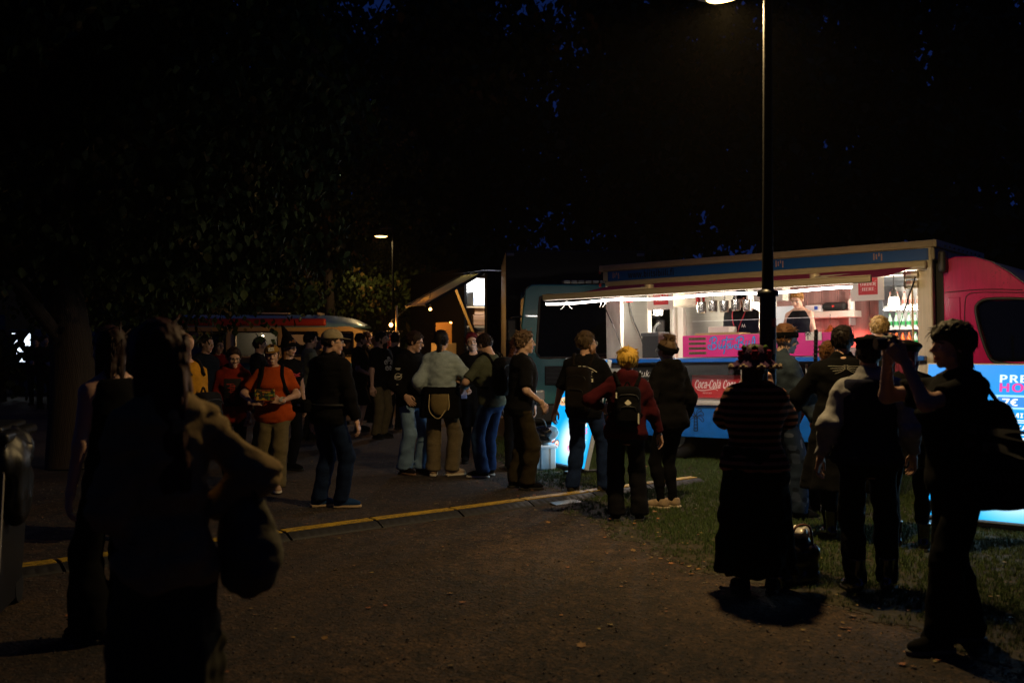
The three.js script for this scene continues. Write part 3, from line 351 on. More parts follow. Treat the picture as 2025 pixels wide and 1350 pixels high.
// ---------------------------------------------------------------- ground
const grassEdge = (() => { const t = [[2, 3.4], [4.5, 2.55], [5.07, 2.28], [6.18, 1.95], [6.87, 1.46], [8.35, 0.86], [10, 0.62], [11.9, 0.2], [14, -0.5], [20, -0.9], [40, -2]]; return (d) => { let i = 0; while (i < t.length - 2 && d > t[i + 1][0]) i++; const k = (d - t[i][0]) / (t[i + 1][0] - t[i][0]); return lerp(t[i][1], t[i + 1][1], k) + 0.14 * noise(d * 1.7, 3, 9) + 0.1 * noise(d * 6, 3, 4) + 0.06 * noise(d * 17, 3, 14); }; })();
{
  const col = dataTex(1024, (u, v) => { const a = tileNoise(u, v, 6, 1), b = tileNoise(u, v, 30, 2), c = tileNoise(u, v, 120, 3), e = tileNoise(u, v, 400, 4), n = 0.36 + 0.09 * tileNoise(u, v, 3, 81) + 0.1 * a + 0.1 * b + 0.16 * c + 0.26 * e; return [n * 1.1, n * 0.93, n * 0.76]; });
  const hgt = dataTex(1024, (u, v) => { const n = 0.5 + 0.1 * tileNoise(u, v, 30, 2) + 0.2 * tileNoise(u, v, 110, 3) + 0.25 * tileNoise(u, v, 330, 4); return [n, n, n]; }, false);
  col.repeat.set(0.23, 0.23); hgt.repeat.set(0.31, 0.31);
  const g = new THREE.PlaneGeometry(240, 240, 60, 60).rotateX(-PI / 2).translate(0, 0, -60), uv = g.attributes.uv, p = g.attributes.position; for (let i = 0; i < p.count; i++) uv.setXY(i, p.getX(i), p.getZ(i));
  structure('gravel_path', g, new THREE.MeshStandardMaterial({ color: new THREE.Color(0.23, 0.185, 0.13), map: col, bumpMap: hgt, bumpScale: 0.02, roughness: 0.95 }));
  // lawn: a sheet just above the path, its edge ragged
  const s = [], D = []; for (let d = 2.4; d < 40; d += d < 14 ? 0.03 : 1) D.push(d);
  for (const d of D) s.push([grassEdge(d), d]); s.push([60, 40], [60, 2.4]);
  const lg = new THREE.ShapeGeometry(new THREE.Shape(s.map((q) => new THREE.Vector2(q[0], q[1])))).rotateX(-PI / 2).translate(0, 0.004, 0);
  const lc = dataTex(512, (u, v) => { const a = tileNoise(u, v, 8, 21), b = tileNoise(u, v, 60, 22), c = tileNoise(u, v, 200, 23), k = 0.17 + 0.04 * a + 0.07 * b + 0.08 * c; return [k * 1.1, k * 0.98, k * 0.6]; }); lc.repeat.set(0.6, 0.6);
  structure('lawn_soil', lg, new THREE.MeshStandardMaterial({ map: lc, bumpMap: hgt, bumpScale: 0.01, roughness: 1 }));
  // grass: tufts of bent blades
  const blade = (a, l, lean, w) => { const c = Math.cos(a), s2 = Math.sin(a), P = [-w, 0, 0, w, 0, 0, -w * 0.7, l * 0.55, lean * 0.35, w * 0.7, l * 0.55, lean * 0.35, 0, l, lean], g2 = new THREE.BufferGeometry(); const Q = []; for (let i = 0; i < 15; i += 3) Q.push(P[i] * c + P[i + 2] * s2, P[i + 1], -P[i] * s2 + P[i + 2] * c); g2.setAttribute('position', new THREE.BufferAttribute(new Float32Array(Q), 3)); g2.setIndex([0, 1, 3, 0, 3, 2, 2, 3, 4]); g2.computeVertexNormals(); return g2; };
  const r = rng(11), tuft = []; for (let i = 0; i < 11; i++) tuft.push(blade(r() * 6.28, 0.02 + r() * 0.022, (r() - 0.2) * 0.035, 0.002).translate((r() - 0.5) * 0.07, 0, (r() - 0.5) * 0.07));
  const spots = []; for (let i = 0; i < 150000; i++) { const d = 4.2 + 12.5 * Math.pow(r(), 0.9), x = -0.6 + r() * 10, e = x - grassEdge(d); if (x > 0.58 * d + 0.8) continue; const dense = clamp(0.25 + e * 1.4, 0, 1) * (0.7 + 0.3 * noise(x * 1.3, d * 1.3, 2)); if (r() < dense) spots.push([x, d, 0.6 + 0.7 * r() * clamp(0.4 + e, 0.4, 1)]); }
  const im = new THREE.InstancedMesh(merge(tuft), new THREE.MeshStandardMaterial({ roughness: 0.85, color: 0xffffff }), spots.length), m = new THREE.Matrix4(), c = new THREE.Color();
  spots.forEach(([x, d, k], i) => { im.setMatrixAt(i, m.makeRotationY(r() * 6.28).scale(V(k, k, k)).setPosition(x, 0.003, -d)); const t = r(); im.setColorAt(i, c.setRGB(0.035 + 0.03 * t, 0.07 + 0.03 * t, 0.013 + 0.006 * t)); });
  im.name = 'grass'; im.userData = { kind: 'stuff', label: 'short green lawn grass around the food truck', category: 'grass' }; scene.add(im);
  // fallen leaves: curled lobed blades
  const lf = (() => { const o = [[0, -0.5], [0.2, -0.3], [0.5, -0.2], [0.34, 0.02], [0.46, 0.25], [0.18, 0.25], [0, 0.55], [-0.18, 0.25], [-0.44, 0.28], [-0.32, 0.02], [-0.5, -0.18], [-0.2, -0.3]], P = [0, 0, 0], I = []; o.forEach(([x, z], i) => { P.push(x, 0.12 * x * x * 2 + 0.18 * z * z + (i % 3 ? 0.03 : -0.02), z); I.push(0, 1 + (i + 1) % o.length, 1 + i); }); const g3 = new THREE.BufferGeometry(); g3.setAttribute('position', new THREE.BufferAttribute(new Float32Array(P), 3)); g3.setIndex(I); g3.computeVertexNormals(); return g3; })();
  const L = []; for (let i = 0; i < 15000; i++) { const d = 3.2 + 13 * r(), x = (r() - 0.5) * 1.3 * d, e = x - grassEdge(d), near = Math.exp(-((e / 0.55) ** 2)); if (r() < 0.035 + 0.4 * near * (0.3 + 0.7 * r())) L.push([x, d]); }
  const li = new THREE.InstancedMesh(lf, new THREE.MeshStandardMaterial({ roughness: 0.75, color: 0xffffff }), L.length), q = new THREE.Quaternion(), e3 = new THREE.Euler();
  L.forEach(([x, d], i) => { const k = 0.012 + 0.05 * r() * r(); q.setFromEuler(e3.set((r() - 0.5) * 0.4, r() * 6.28, (r() - 0.5) * 0.4)); li.setMatrixAt(i, m.compose(V(x, 0.005 + 0.005 * r() + (x > grassEdge(d) ? 0.018 : 0), -d), q, V(k, k, k))); const t = r(); li.setColorAt(i, t < 0.6 ? c.setRGB(0.16 + 0.12 * r(), 0.08 + 0.05 * r(), 0.03) : t < 0.85 ? c.setRGB(0.25, 0.18, 0.05) : c.setRGB(0.16, 0.09, 0.04)); });
  li.name = 'fallen_leaves'; li.userData = { kind: 'stuff', label: 'brown fallen leaves scattered over path and lawn edge', category: 'leaves' }; scene.add(li);
  const peb = new THREE.InstancedMesh(new THREE.DodecahedronGeometry(1, 0), new THREE.MeshStandardMaterial({ roughness: 0.9, color: 0xffffff }), 26000);
  for (let i = 0; i < 26000; i++) { const d = 2.6 + 9 * r(), x = Math.min(grassEdge(d) - 0.05, (r() - 0.5) * 1.15 * d), k = 0.003 + 0.009 * r() * r() * r(); peb.setMatrixAt(i, m.compose(V(x, k * 0.3, -d), q.setFromEuler(e3.set(r() * 3, r() * 3, 0)), V(k, k * 0.6, k))); const t = 0.06 + 0.12 * r(); peb.setColorAt(i, c.setRGB(t, t * 0.88, t * 0.72)); }
  peb.name = 'gravel'; peb.userData = { kind: 'stuff', label: 'fine loose gravel strewn over the path', category: 'gravel' }; scene.add(peb);
}
// ---------------------------------------------------------------- cable ramp across the path: units end to end
{
  const A = V(-3.85, 0, -6.43), Bv = V(2.09, 0, -11.37), L = A.distanceTo(Bv), n = 9, u = L / n, ang = Math.atan2(-(Bv.z - A.z), Bv.x - A.x);
  const prof = [[-0.17, 0], [-0.16, 0.012], [-0.085, 0.046], [0.085, 0.046], [0.16, 0.012], [0.17, 0]];
  const yTex = dataTex(256, (u2, v) => { const s = Math.abs(((u2 * 16 + v * 4) % 1) - 0.5) < 0.1 || Math.abs(((u2 * 16 - v * 4 + 8) % 1) - 0.5) < 0.1, w = tileNoise(u2, v, 14, 5) + 0.6 * tileNoise(u2, v, 50, 8); return w > 0.3 ? [0.26, 0.22, 0.13] : s ? [0.82, 0.68, 0.16] : [0.68, 0.54, 0.1]; });
  const bTex = dataTex(128, (u2, v) => { const h = Math.abs(Math.sin(u2 * PI * 12)) * Math.abs(Math.sin(v * PI * 4)); return [h, h, h]; }, false);
  const rubber = mat('#1d1c1a', 0.7, 0, { bumpMap: bTex, bumpScale: 0.006 }), yellow = mat('#ffffff', 0.55, 0, { map: yTex, bumpMap: bTex, bumpScale: 0.003 }), steel = mat('#9a9a98', 0.35, 0.9, { bumpMap: bTex, bumpScale: 0.006 });
  for (let i = 0; i < n; i++) {
    const plate = i === n - 3, c = A.clone().lerp(Bv, (i + 0.5) / n), g = thing('cable_ramp', plate ? 'black cable ramp unit partly covered by a small bright steel tread plate' : 'black rubber cable ramp unit with yellow lid laid across the path', 'cable ramp', [c.x, 0.001, c.z], ang + (i % 2 ? 0.012 : -0.01), plate ? undefined : 'cable ramp units laid end to end');
    const e = extrude(prof, u - 0.02, 0).translate(0, 0, -(u - 0.02) / 2).rotateY(PI / 2), p = e.attributes.position, uv = e.attributes.uv; for (let k = 0; k < p.count; k++) uv.setXY(k, p.getX(k), p.getZ(k) * 3);
    part('base', e, rubber, g);
    const ld = RB(u - 0.03, 0.012, 0.11, 0.004, 0, 0.05, -0.01); part('lid', ld, yellow, g);
    for (const sx of [-1, 1]) part('hinge', RB(0.05, 0.016, 0.03, 0.004, sx * (u / 2 - 0.06), 0.052, -0.085), rubber, g);
    if (plate) part('tread_plate', RB(0.34, 0.006, 0.2, 0.002, -0.05, 0.033, 0.15).rotateX(0.12), steel, g);
  }
}
// ---------------------------------------------------------------- street lamps
function streetLamp(label, x, z, hx, hz, Hh, cd, low) {
  const g = thing('street_lamp', label, 'street lamp', [x, 0, z], 0), dk = mat('#3a3a36', 0.5, 0.4);
  const pt = dataTex(64, (u, v) => { const n = 0.45 + 0.12 * tileNoise(u, v, 6, 3) + 0.12 * tileNoise(u, v, 24, 5); return tileNoise(u, v, 5, 9) > 0.45 ? [0.55, 0.53, 0.46] : [n, n, n * 0.95]; });
  part('pole', lathe([[0.042, 1.9], [0.034, 2.6], [0.03, Hh + 0.3], [0.001, Hh + 0.32]], 18), mat('#1a1916', 0.75, 0, { map: pt, bumpMap: pt, bumpScale: 0.001, specularIntensity: 0.4 }), g);
  const base = part('pole_base', lathe([[0.075, 0], [0.075, 0.08], [0.058, 0.1], [0.058, low - 0.02], [0.075, low - 0.02], [0.075, low + 0.012], [0.04, low + 0.03]], 20), mat('#0f1114', 0.38, 0.3), g);
  if (cd > 2) { const st = [['#cfcabb', 1.55, 0.1, 0.4], ['#3d6d8c', 1.32, 0.09, -0.3], ['#b9352f', 1.72, 0.06, 0.2], ['#dad6c8', 1.05, 0.12, 0.1]]; for (const [c, y, h, a] of st) part('sticker', new THREE.CylinderGeometry(0.0595, 0.0595, h, 10, 1, true, a, 0.9).translate(0, y, 0), mat(c, 0.6, 0, { side: THREE.DoubleSide, map: clothTex }), base); }
  part('arm', [rod([0, Hh + 0.2, 0], [hx, Hh + 0.2, hz], 0.02, 10), rod([hx, Hh + 0.21, hz], [hx, Hh + 0.04, hz], 0.022, 10)], dk, g);
  const a = Math.atan2(-hz, hx), head = part('lamp_head', [RB(0.42, 0.05, 0.24, 0.024, 0, 0.03, 0, 3), RB(0.3, 0.03, 0.17, 0.014, 0, 0.062, 0)].map((q) => q.rotateY(a).translate(hx, Hh - 0.02, hz)), dk, g);
  part('lamp_lens', new THREE.SphereGeometry(1, 20, 8, 0, 2 * PI, PI / 2, PI / 2).scale(0.17, 0.035, 0.1).rotateY(a).translate(hx, Hh - 0.012, hz), glow('#ffcf7a', 9), head);
  const s = new THREE.SpotLight(LAMP_WARM, cd, 0, 1.38, 0.12, 2); s.position.set(x + hx, Hh - 0.06, z + hz); s.target.position.set(x + hx, 0, z + hz); s.castShadow = true; s.shadow.radius = 3.5; scene.add(s, s.target); s.name = 'street_lamp_glow';
  return g;
}
streetLamp('tall street lamp with black stickered lower pole beside the crochet hat wearer', 1.8, -7.0, -0.23, -0.3, 4.14, 46, 1.925);
streetLamp('distant street lamp glowing above the cream and blue bus', -3.23, -27, -0.32, 0.05, 4.5, 13, 1.6);
// ---------------------------------------------------------------- the food truck (own axes: x towards the cab, z out to the customers)
const TR = { x: 1.37, z: -14.0, yaw: R(-38), tilt: R(1.05) };
function truckThing(name, label, category, group) { const g = thing(name, label, category, [TR.x, 0, TR.z], 0, group); g.rotation.set(0, TR.yaw, TR.tilt, 'YXZ'); return g; }
const inTruck = (x, y, z) => V(x, y, z).applyEuler(new THREE.Euler(0, TR.yaw, TR.tilt, 'YXZ')).add(V(TR.x, 0, TR.z));
const grimeTex = dataTex(512, (u, v) => { const a = tileNoise(u, v, 9, 91), b = tileNoise(u, v, 60, 92), s = tileNoise(u, v, 170, 93), st = noise(u * 70, v * 5, 17); let n = 0.93 + 0.05 * a + 0.04 * st; if (b + 0.5 * a > 0.62) n -= 0.16; if (s > 0.72) n -= 0.2; return [n, n * 0.99, n * 0.965]; });
const blueBiz = '#0b6fd6', pinkBiz = '#e0218a', cream = '#cfc2a6';
const brushed = (() => { const t = dataTex(256, (u, v) => { const n = 0.72 + 0.06 * tileNoise(u, v, 4, 61) + 0.02 * noise(u * 2, v * 120, 3); return [n, n, n * 0.985]; }); return mat('#e6e6e2', 0.28, 0.85, { map: t }); })();
{
  const g = truckThing('food_truck', 'blue and pink food truck with open serving hatch and magenta awning', 'food truck');
  const white = mat('#d9d6cc', 0.5, 0, { map: grimeTex }), creamM = mat(cream, 0.55, 0, { map: grimeTex }), blue = mat(blueBiz, 0.38, 0, { clearcoat: 0.4, map: grimeTex }), dark = mat('#111214', 0.7), steelD = mat('#77787a', 0.35, 0.8);
  part('floor', B(4.26, 0.08, 1.98, 2.19, 0.53, -1.05), steelD, g);
  part('skirt_panel', [RB(4.3, 0.43, 0.04, 0.012, 2.17, 0.525, 0.0)], blue, g);
  for (let i = 0; i < 2; i++) { // palm tree emblem on the skirt
    const px = i ? 3.45 : 1.37, py = 0.5, t = 0.008, ge = [], ln = (a, b) => ge.push(beam([px + a[0], py + a[1], 0.024], [px + b[0], py + b[1], 0.024], t, t));
    ln([-0.028, -0.1], [0.028, -0.1]); ln([-0.028, -0.1], [-0.02, 0.08]); ln([0.028, -0.1], [0.02, 0.08]); for (let k = 0; k < 4; k++) ln([-0.025, -0.06 + k * 0.04], [0.025, -0.06 + k * 0.04]);
    for (const s of [-1, 1]) { const cv = (p) => ge.push(tube(p.map(([x, y]) => [px + s * x, py + y, 0.024]), 0.0042, 5)); cv([[0.0, 0.08], [0.05, 0.15], [0.1, 0.15], [0.12, 0.1], [0.07, 0.11], [0.01, 0.085]]); cv([[0.0, 0.085], [0.03, 0.17], [0.07, 0.19], [0.09, 0.17], [0.05, 0.15], [0.0, 0.085]]); cv([[0.01, 0.08], [0.08, 0.09], [0.12, 0.04], [0.1, 0.02], [0.06, 0.06], [0.01, 0.075]]); }
    part('palm_emblem', ge, mat('#0a1220', 0.6), g);
  }
  part('ledge', [RB(4.34, 0.05, 0.13, 0.012, 2.18, 0.775, 0.03)], mat('#c9c6bd', 0.4, 0.2), g);
  for (const [x0, x1, y0, y1] of [[0, 0.28, 0.8, 1.3], [3.75, 4.3, 0.8, 1.3]]) part('side_panel', B(x1 - x0, y1 - y0, 0.03, (x0 + x1) / 2, (y0 + y1) / 2, -0.012), white, g);
  part('case_floor', B(3.0, 0.02, 0.5, 2.4, 0.812, -0.28), brushed, g); part('case_back', B(3.46, 0.5, 0.02, 2.01, 1.05, -0.56), mat('#3b3d40', 0.35, 0.5), g);
  const coke = canvas(1024, 256, (c, w, h) => { c.fillStyle = '#c3131f'; c.fillRect(0, 0, w, h); c.fillStyle = '#f4e9e4'; c.font = 'italic bold 118px serif'; c.textAlign = 'center'; for (const x of [270, 780]) { c.save(); c.translate(x, 150); c.transform(1, 0, -0.18, 1, 0, 0); c.scale(0.82, 1.12); c.fillText('Coca-Cola', 0, 0); c.restore(); c.strokeStyle = '#f4e9e4'; c.lineWidth = 8; c.beginPath(); c.moveTo(x - 190, 130); c.bezierCurveTo(x - 210, 190, x - 60, 178, x + 20, 168); c.bezierCurveTo(x + 100, 160, x + 170, 150, x + 190, 176); c.stroke(); c.font = '22px sans-serif'; c.fillText('ORIGINAL TASTE', x, 212); c.beginPath(); c.arc(x + 235, 60, 9, 0, 7); c.arc(x + 215, 84, 5, 0, 7); c.lineWidth = 3; c.stroke(); c.font = 'italic bold 118px serif'; } });
  for (let i = 0; i < 3; i++) part('drink_panel', B(0.84, 0.3, 0.012, 1.58 + i * 0.86, 0.975, -0.3), [0, 1, 2, 3, 4, 5].map((k) => k === 4 ? mat('#ffffff', 0.45, 0, { map: coke }) : mat('#a3121b', 0.45)), g);
  for (let i = 0; i < 3; i++) { part('case_glass', B(0.83, 0.46, 0.006, 1.58 + i * 0.86, 1.035, -0.02), mat('#ffffff', 0.03, 0, { transmission: 1, thickness: 0 }), g); part('case_post', B(0.016, 0.48, 0.02, 1.155 + i * 0.86, 1.04, -0.018), mat('#c8bfa8', 0.3, 0.6), g); }
  part('chalkboard', [RB(0.78, 0.48, 0.03, 0.006, 0.71, 1.04, 0.012)], mat('#0f1110', 0.8, 0, { map: clothTex }), g);
  const chalk = canvas(512, 320, (c) => { c.strokeStyle = c.fillStyle = '#d8d6cc'; c.font = 'italic 82px sans-serif'; c.fillText('Mukavaa', 70, 110); c.fillText('päivää', 150, 205); c.fillRect(70, 250, 300, 5); });
  part('chalk_writing', new THREE.PlaneGeometry(0.74, 0.45).translate(0.71, 1.04, 0.031), new THREE.MeshStandardMaterial({ map: chalk, transparent: true, roughness: 1 }), g);
  part('counter', [RB(4.3, 0.055, 0.62, 0.01, 2.17, 1.33, -0.15)], blue, g); part('counter_top', B(4.2, 0.008, 0.58, 2.17, 1.362, -0.16), brushed, g);
  part('counter_trim', B(4.2, 0.03, 0.02, 2.17, 1.288, 0.02), mat('#6b6158', 0.5, 0.3), g);
  // pink panel with lettering and louvres
  const script = (c, x, y, s) => {
    const P = (cmds) => { c.beginPath(); for (const m of cmds) { const a = m.slice(1).map((v, i) => i % 2 ? y + v * s : x + v * s); m[0] === 'M' ? c.moveTo(...a) : m[0] === 'L' ? c.lineTo(...a) : c.bezierCurveTo(...a); } c.stroke(); };
    const Bc = () => { P([['M', 0.45, -2.3], ['C', 0.3, -1.5, 0.2, -0.8, 0.1, 0]]); P([['M', -0.25, -1.6], ['C', -0.3, -2.6, 1.45, -2.9, 1.4, -1.95], ['C', 1.35, -1.4, 0.8, -1.25, 0.5, -1.2], ['C', 1.6, -1.3, 1.7, -0.1, 0.7, 0.15], ['C', -0.1, 0.35, -0.9, -0.1, -0.65, -0.6], ['C', -0.5, -0.9, -0.15, -0.8, -0.1, -0.5]]); x += 1.95 * s; };
    const ii = () => { P([['M', 0, -1], ['C', -0.1, -0.5, -0.15, 0, 0.1, 0], ['C', 0.3, 0, 0.4, -0.3, 0.5, -0.6]]); P([['M', 0.06, -1.45], ['L', 0.1, -1.36]]); x += 0.68 * s; };
    const tt = () => { P([['M', 0.5, -2.5], ['C', 0.3, -1.5, -0.1, 0.6, -0.35, 1.1]]); P([['M', -0.7, -1.75], ['C', 0.2, -1.95, 1.0, -1.9, 1.9, -2.0]]); x += 0.55 * s; };
    const ss = () => { P([['M', 0.6, -0.95], ['C', 0.1, -1.15, -0.1, -0.6, 0.25, -0.5], ['C', 0.7, -0.35, 0.4, 0.15, -0.05, 0.0]]); x += 0.75 * s; };
    const ll = () => { P([['M', 0.1, -0.3], ['C', 0.7, -1.2, 0.7, -2.5, 0.4, -2.4], ['C', 0.1, -2.2, -0.1, -0.6, 0.0, -0.2], ['C', 0.1, 0.1, 0.4, -0.1, 0.5, -0.5]]); x += 0.6 * s; };
    Bc(); ii(); ii(); tt(); ss(); ii(); x += 0.9 * s; Bc(); ii(); ii(); ll(); ii();
  };
  const pk = canvas(2048, 280, (c, w, h) => { c.fillStyle = '#e01e86'; c.fillRect(0, 0, w, h); c.lineCap = c.lineJoin = 'round'; for (const [col, lw] of [['#0a2f66', 19], ['#2f9bf2', 12]]) { c.strokeStyle = col; c.lineWidth = lw; script(c, 400, 175, 60); } c.fillStyle = '#1b0d1c'; c.font = 'bold 62px sans-serif'; c.save(); c.translate(1300, 118); c.scale(0.72, 1); c.fillText('@biitsibiili', 0, 0); c.fillText('/BiitsiBiili', 0, 110); c.restore(); });
  const pinkSide = mat('#c71a77', 0.45), pane = part('sign_panel', RB(2.08, 0.285, 0.03, 0.006, 2.27, 1.513, 0.075), pinkSide, g);
  part('sign_print', new THREE.PlaneGeometry(2.06, 0.278).translate(2.27, 1.513, 0.0915), mat('#ffffff', 0.45, 0, { map: pk }), pane);
  for (let r = 0; r < 4; r++) { const y = 1.61 - r * 0.062, ge = [B(0.25, 0.034, 0.006, 1.45, y, 0.094)]; part('vent', ge, mat('#8a7a4e', 0.5, 0.4), pane); const sl = []; for (let k = 0; k < 12; k++) sl.push(B(0.013, 0.012, 0.004, 1.34 + k * 0.02, y + 0.008, 0.0985), B(0.013, 0.012, 0.004, 1.34 + k * 0.02, y - 0.008, 0.0985)); part('vent_slots', sl, dark, pane); }
  // walls
  part('end_wall', [B(0.05, 2.05, 1.03, 0.03, 1.36, -0.53), B(0.05, 2.05, 0.3, 0.03, 1.36, -1.95), B(0.05, 0.8, 0.76, 0.03, 0.74, -1.42), B(0.05, 0.2, 0.76, 0.03, 2.29, -1.42)], white, g);
  part('steel_lining', [B(0.008, 0.95, 0.76, 0.062, 1.82, -0.66)], brushed, g); part('door_frame', [B(0.03, 1.1, 0.05, 0.075, 1.8, -1.06), B(0.03, 1.1, 0.05, 0.075, 1.8, -1.79), B(0.03, 0.05, 0.7, 0.075, 2.2, -1.42)], mat('#e3e1da', 0.5), g);
  part('back_wall', B(4.3, 2.05, 0.04, 2.19, 1.36, -2.08), white, g); part('steel_splashback', B(1.56, 1.5, 0.008, 0.86, 1.62, -2.052), brushed, g); part('corner_post', RB(0.1, 1.7, 0.1, 0.01, 0.1, 1.5, -2.0), mat('#dcdad4', 0.45), g);
  for (let k = 0; k < 7; k++) { const tn = ['#a87f7c', '#9f7774', '#b08884', '#a47a78'][k % 4]; part('wall_plank', RB(0.222, 1.72, 0.016, 0.004, 1.76 + k * 0.225, 1.5, -2.048), mat(tn, 0.6, 0, { map: woodTex() }), g); }
  part('cab_wall', B(0.05, 2.05, 2.06, 4.33, 1.36, -1.05), white, g); part('ceiling', B(4.3, 0.03, 2.06, 2.19, 2.395, -1.05), mat('#cfccc4', 0.6), g);
  part('roof', [RB(4.46, 0.16, 2.2, 0.03, 2.19, 2.52, -1.05)], mat('#b9b09a', 0.6), g);
  part('roof_trim', [RB(4.5, 0.085, 0.05, 0.012, 2.19, 2.63, 0.045), RB(0.05, 0.085, 2.24, 0.012, 4.43, 2.63, -1.04), RB(0.05, 0.085, 2.24, 0.012, -0.05, 2.63, -1.04)], creamM, g);
  for (let k = 0; k < 9; k++) part('rivet', new THREE.SphereGeometry(0.012, 6, 5).translate(4.462, 2.62, -0.25 - k * 0.2), mat('#5c5344', 0.5, 0.5), g);
  const www = canvas(2048, 64, (c, w, h) => { c.fillStyle = '#0a4fa0'; c.fillStyle = '#0c5cb8'; c.fillRect(0, 0, w, h); c.fillStyle = '#020a16'; c.font = 'bold 62px sans-serif'; c.save(); c.translate(150, 54); c.scale(0.7, 1); c.fillText('www.biitsibiili.fi', 0, 0); c.restore(); c.fillStyle = '#b99aa6'; for (const x of [30, 1180, 1760]) { for (let k = 0; k < 4; k++) c.fillRect(x + k * 14, 6 + (k % 2) * 6, 8, 40 - (k % 3) * 10); } });
  part('blue_band', [RB(4.3, 0.135, 0.03, 0.004, 2.21, 2.512, 0.05)], mat('#0a4fa0', 0.45), g); part('band_print', new THREE.PlaneGeometry(4.26, 0.128).translate(2.21, 2.512, 0.0665), mat('#ffffff', 0.45, 0, { map: www }), g);
  part('corner_pillar', [RB(0.17, 2.28, 0.12, 0.02, 4.31, 1.49, 0.0)], mat('#d6cbb6', 0.5, 0, { map: grimeTex }), g); part('corner_pillar', [RB(0.24, 1.1, 0.09, 0.015, 0.12, 1.88, -0.005)], white, g);
  part('hanging_rail', [B(3.9, 0.03, 0.03, 2.2, 2.33, -0.2)], steelD, g);
  part('sneeze_glass', B(1.95, 0.32, 0.006, 2.3, 1.68, -0.02), mat('#ffffff', 0.02, 0, { transmission: 1, thickness: 0 }), g); part('glass_edge', B(1.95, 0.006, 0.008, 2.3, 1.843, -0.02), mat('#e9efee', 0.2), g);
  part('hatch_pole', rod([4.17, 1.37, 0.05], [4.17, 2.15, 0.05], 0.011), mat('#b79a63', 0.4, 0.5), g);
  for (const [x, d] of [[0.3, -1], [3.95, 1]]) part('gas_strut', [rod([x, 1.42, 0.04], [x - 0.14 * d * -1, 1.85, 0.12], 0.004), rod([x - 0.14 * d * -1, 1.85, 0.12], [x - 0.3 * d * -1, 2.25, 0.2], 0.008)], mat('#16171a', 0.35, 0.5), g);
  // awning
  const aw = part('awning_case', [RB(4.3, 0.1, 0.12, 0.03, 2.2, 2.39, 0.08)], creamM, g);
  { const nx = 60, nz = 6, P = [], I = [], U = []; for (let j = 0; j <= nz; j++) for (let i = 0; i <= nx; i++) { const t = j / nz, x = lerp(0.12, 4.2, i / nx); P.push(x, lerp(2.375, 2.165, t) - 0.02 * Math.sin(t * PI) + 0.006 * noise(x * 3, t * 3, 8), lerp(0.1, 1.62, t)); U.push(x, t * 1.6); } for (let j = 0; j < nz; j++) for (let i = 0; i < nx; i++) { const o = j * (nx + 1) + i; I.push(o, o + 1, o + nx + 2, o, o + nx + 2, o + nx + 1); } const ge = new THREE.BufferGeometry(); ge.setAttribute('position', new THREE.BufferAttribute(new Float32Array(P), 3)); ge.setAttribute('uv', new THREE.BufferAttribute(new Float32Array(U), 2)); ge.setIndex(I); ge.computeVertexNormals();
    part('awning_fabric', ge, mat('#b3155c', 0.85, 0, { map: clothTex, side: THREE.DoubleSide, bumpMap: weaveTex, bumpScale: 0.002 }), aw); }
  part('awning_rail', [RB(4.14, 0.065, 0.05, 0.014, 2.16, 2.15, 1.64), B(4.14, 0.012, 0.02, 2.16, 2.19, 1.655)], mat('#a59a88', 0.45, 0.3), aw);
  for (const x of [0.5, 3.92]) { const s = x < 2 ? 1 : -1; part('awning_arm', [rod([x, 2.31, 0.12], [x + s * 0.62, 2.26, 0.75], 0.032, 12), rod([x + s * 0.62, 2.26, 0.75], [x + s * 0.1, 2.17, 1.6], 0.026, 12), CY(0.06, 0.06, 0.1, x + s * 0.62, 2.26, 0.75, 14)], mat('#d2c7ae', 0.45, 0.2), aw); }
  for (let k = 0; k < 2; k++) part('awning_roller', [CY(0.045, 0.045, 0.12, 0, 0, 0, 16).rotateZ(PI / 2).translate(4.2, 2.28 - k * 0.11, 0.13), CY(0.055, 0.03, 0.03, 0, 0, 0, 16).rotateZ(PI / 2).translate(4.13, 2.28 - k * 0.11, 0.13)], mat('#c9bd9f', 0.4, 0.4), aw);
  { const pts = []; for (let k = 0; k <= 40; k++) { const x = lerp(0.12, 4.02, k / 40); pts.push(V(x, 2.076 - 0.009 * Math.sin(k * 0.45), 1.622)); } part('led_strip_light', tube(pts, 0.013, 7, false, 120), glow('#fff3ea', 20), aw); }
  for (const [x, d] of [[0.42, -0.08], [0.43, 0.08], [0.95, -0.03], [1.02, -0.06]]) part('cable_tie', tube([[x, 2.1, 1.6], [x + d * 0.5, 2.03, 1.61], [x + d, 2.0, 1.61]], 0.004, 4), mat('#e9e4dc', 0.6), aw);
  for (let k = 0; k < 2; k++) { const L = new THREE.RectAreaLight(new THREE.Color(1, 0.89, 0.8), 80, 1.95, 0.026), p = inTruck(1.12 + k * 1.95, 2.058, 1.61), q = inTruck(1.12 + k * 1.95, 1.2, 0.95); L.position.copy(p); L.lookAt(q); L.castShadow = true; scene.add(L); }
  // wheels, chassis
  part('chassis', [B(6.1, 0.16, 0.1, 3.0, 0.42, -0.45), B(6.1, 0.16, 0.1, 3.0, 0.42, -1.65)], dark, g);
  for (const [x, y] of [[0.95, 0.31], [5.65, 0.235]]) for (const z of [-0.22, -1.88]) { const w = part('wheel', new THREE.TorusGeometry(0.245, 0.095, 12, 28).scale(1, 1, 1.15).translate(x, y, z), mat('#0c0c0c', 0.85), g); part('rim', CY(0.2, 0.2, 0.12, 0, 0, 0, 20).rotateX(PI / 2).translate(x, y, z), mat('#8b8b88', 0.4, 0.7), w); }
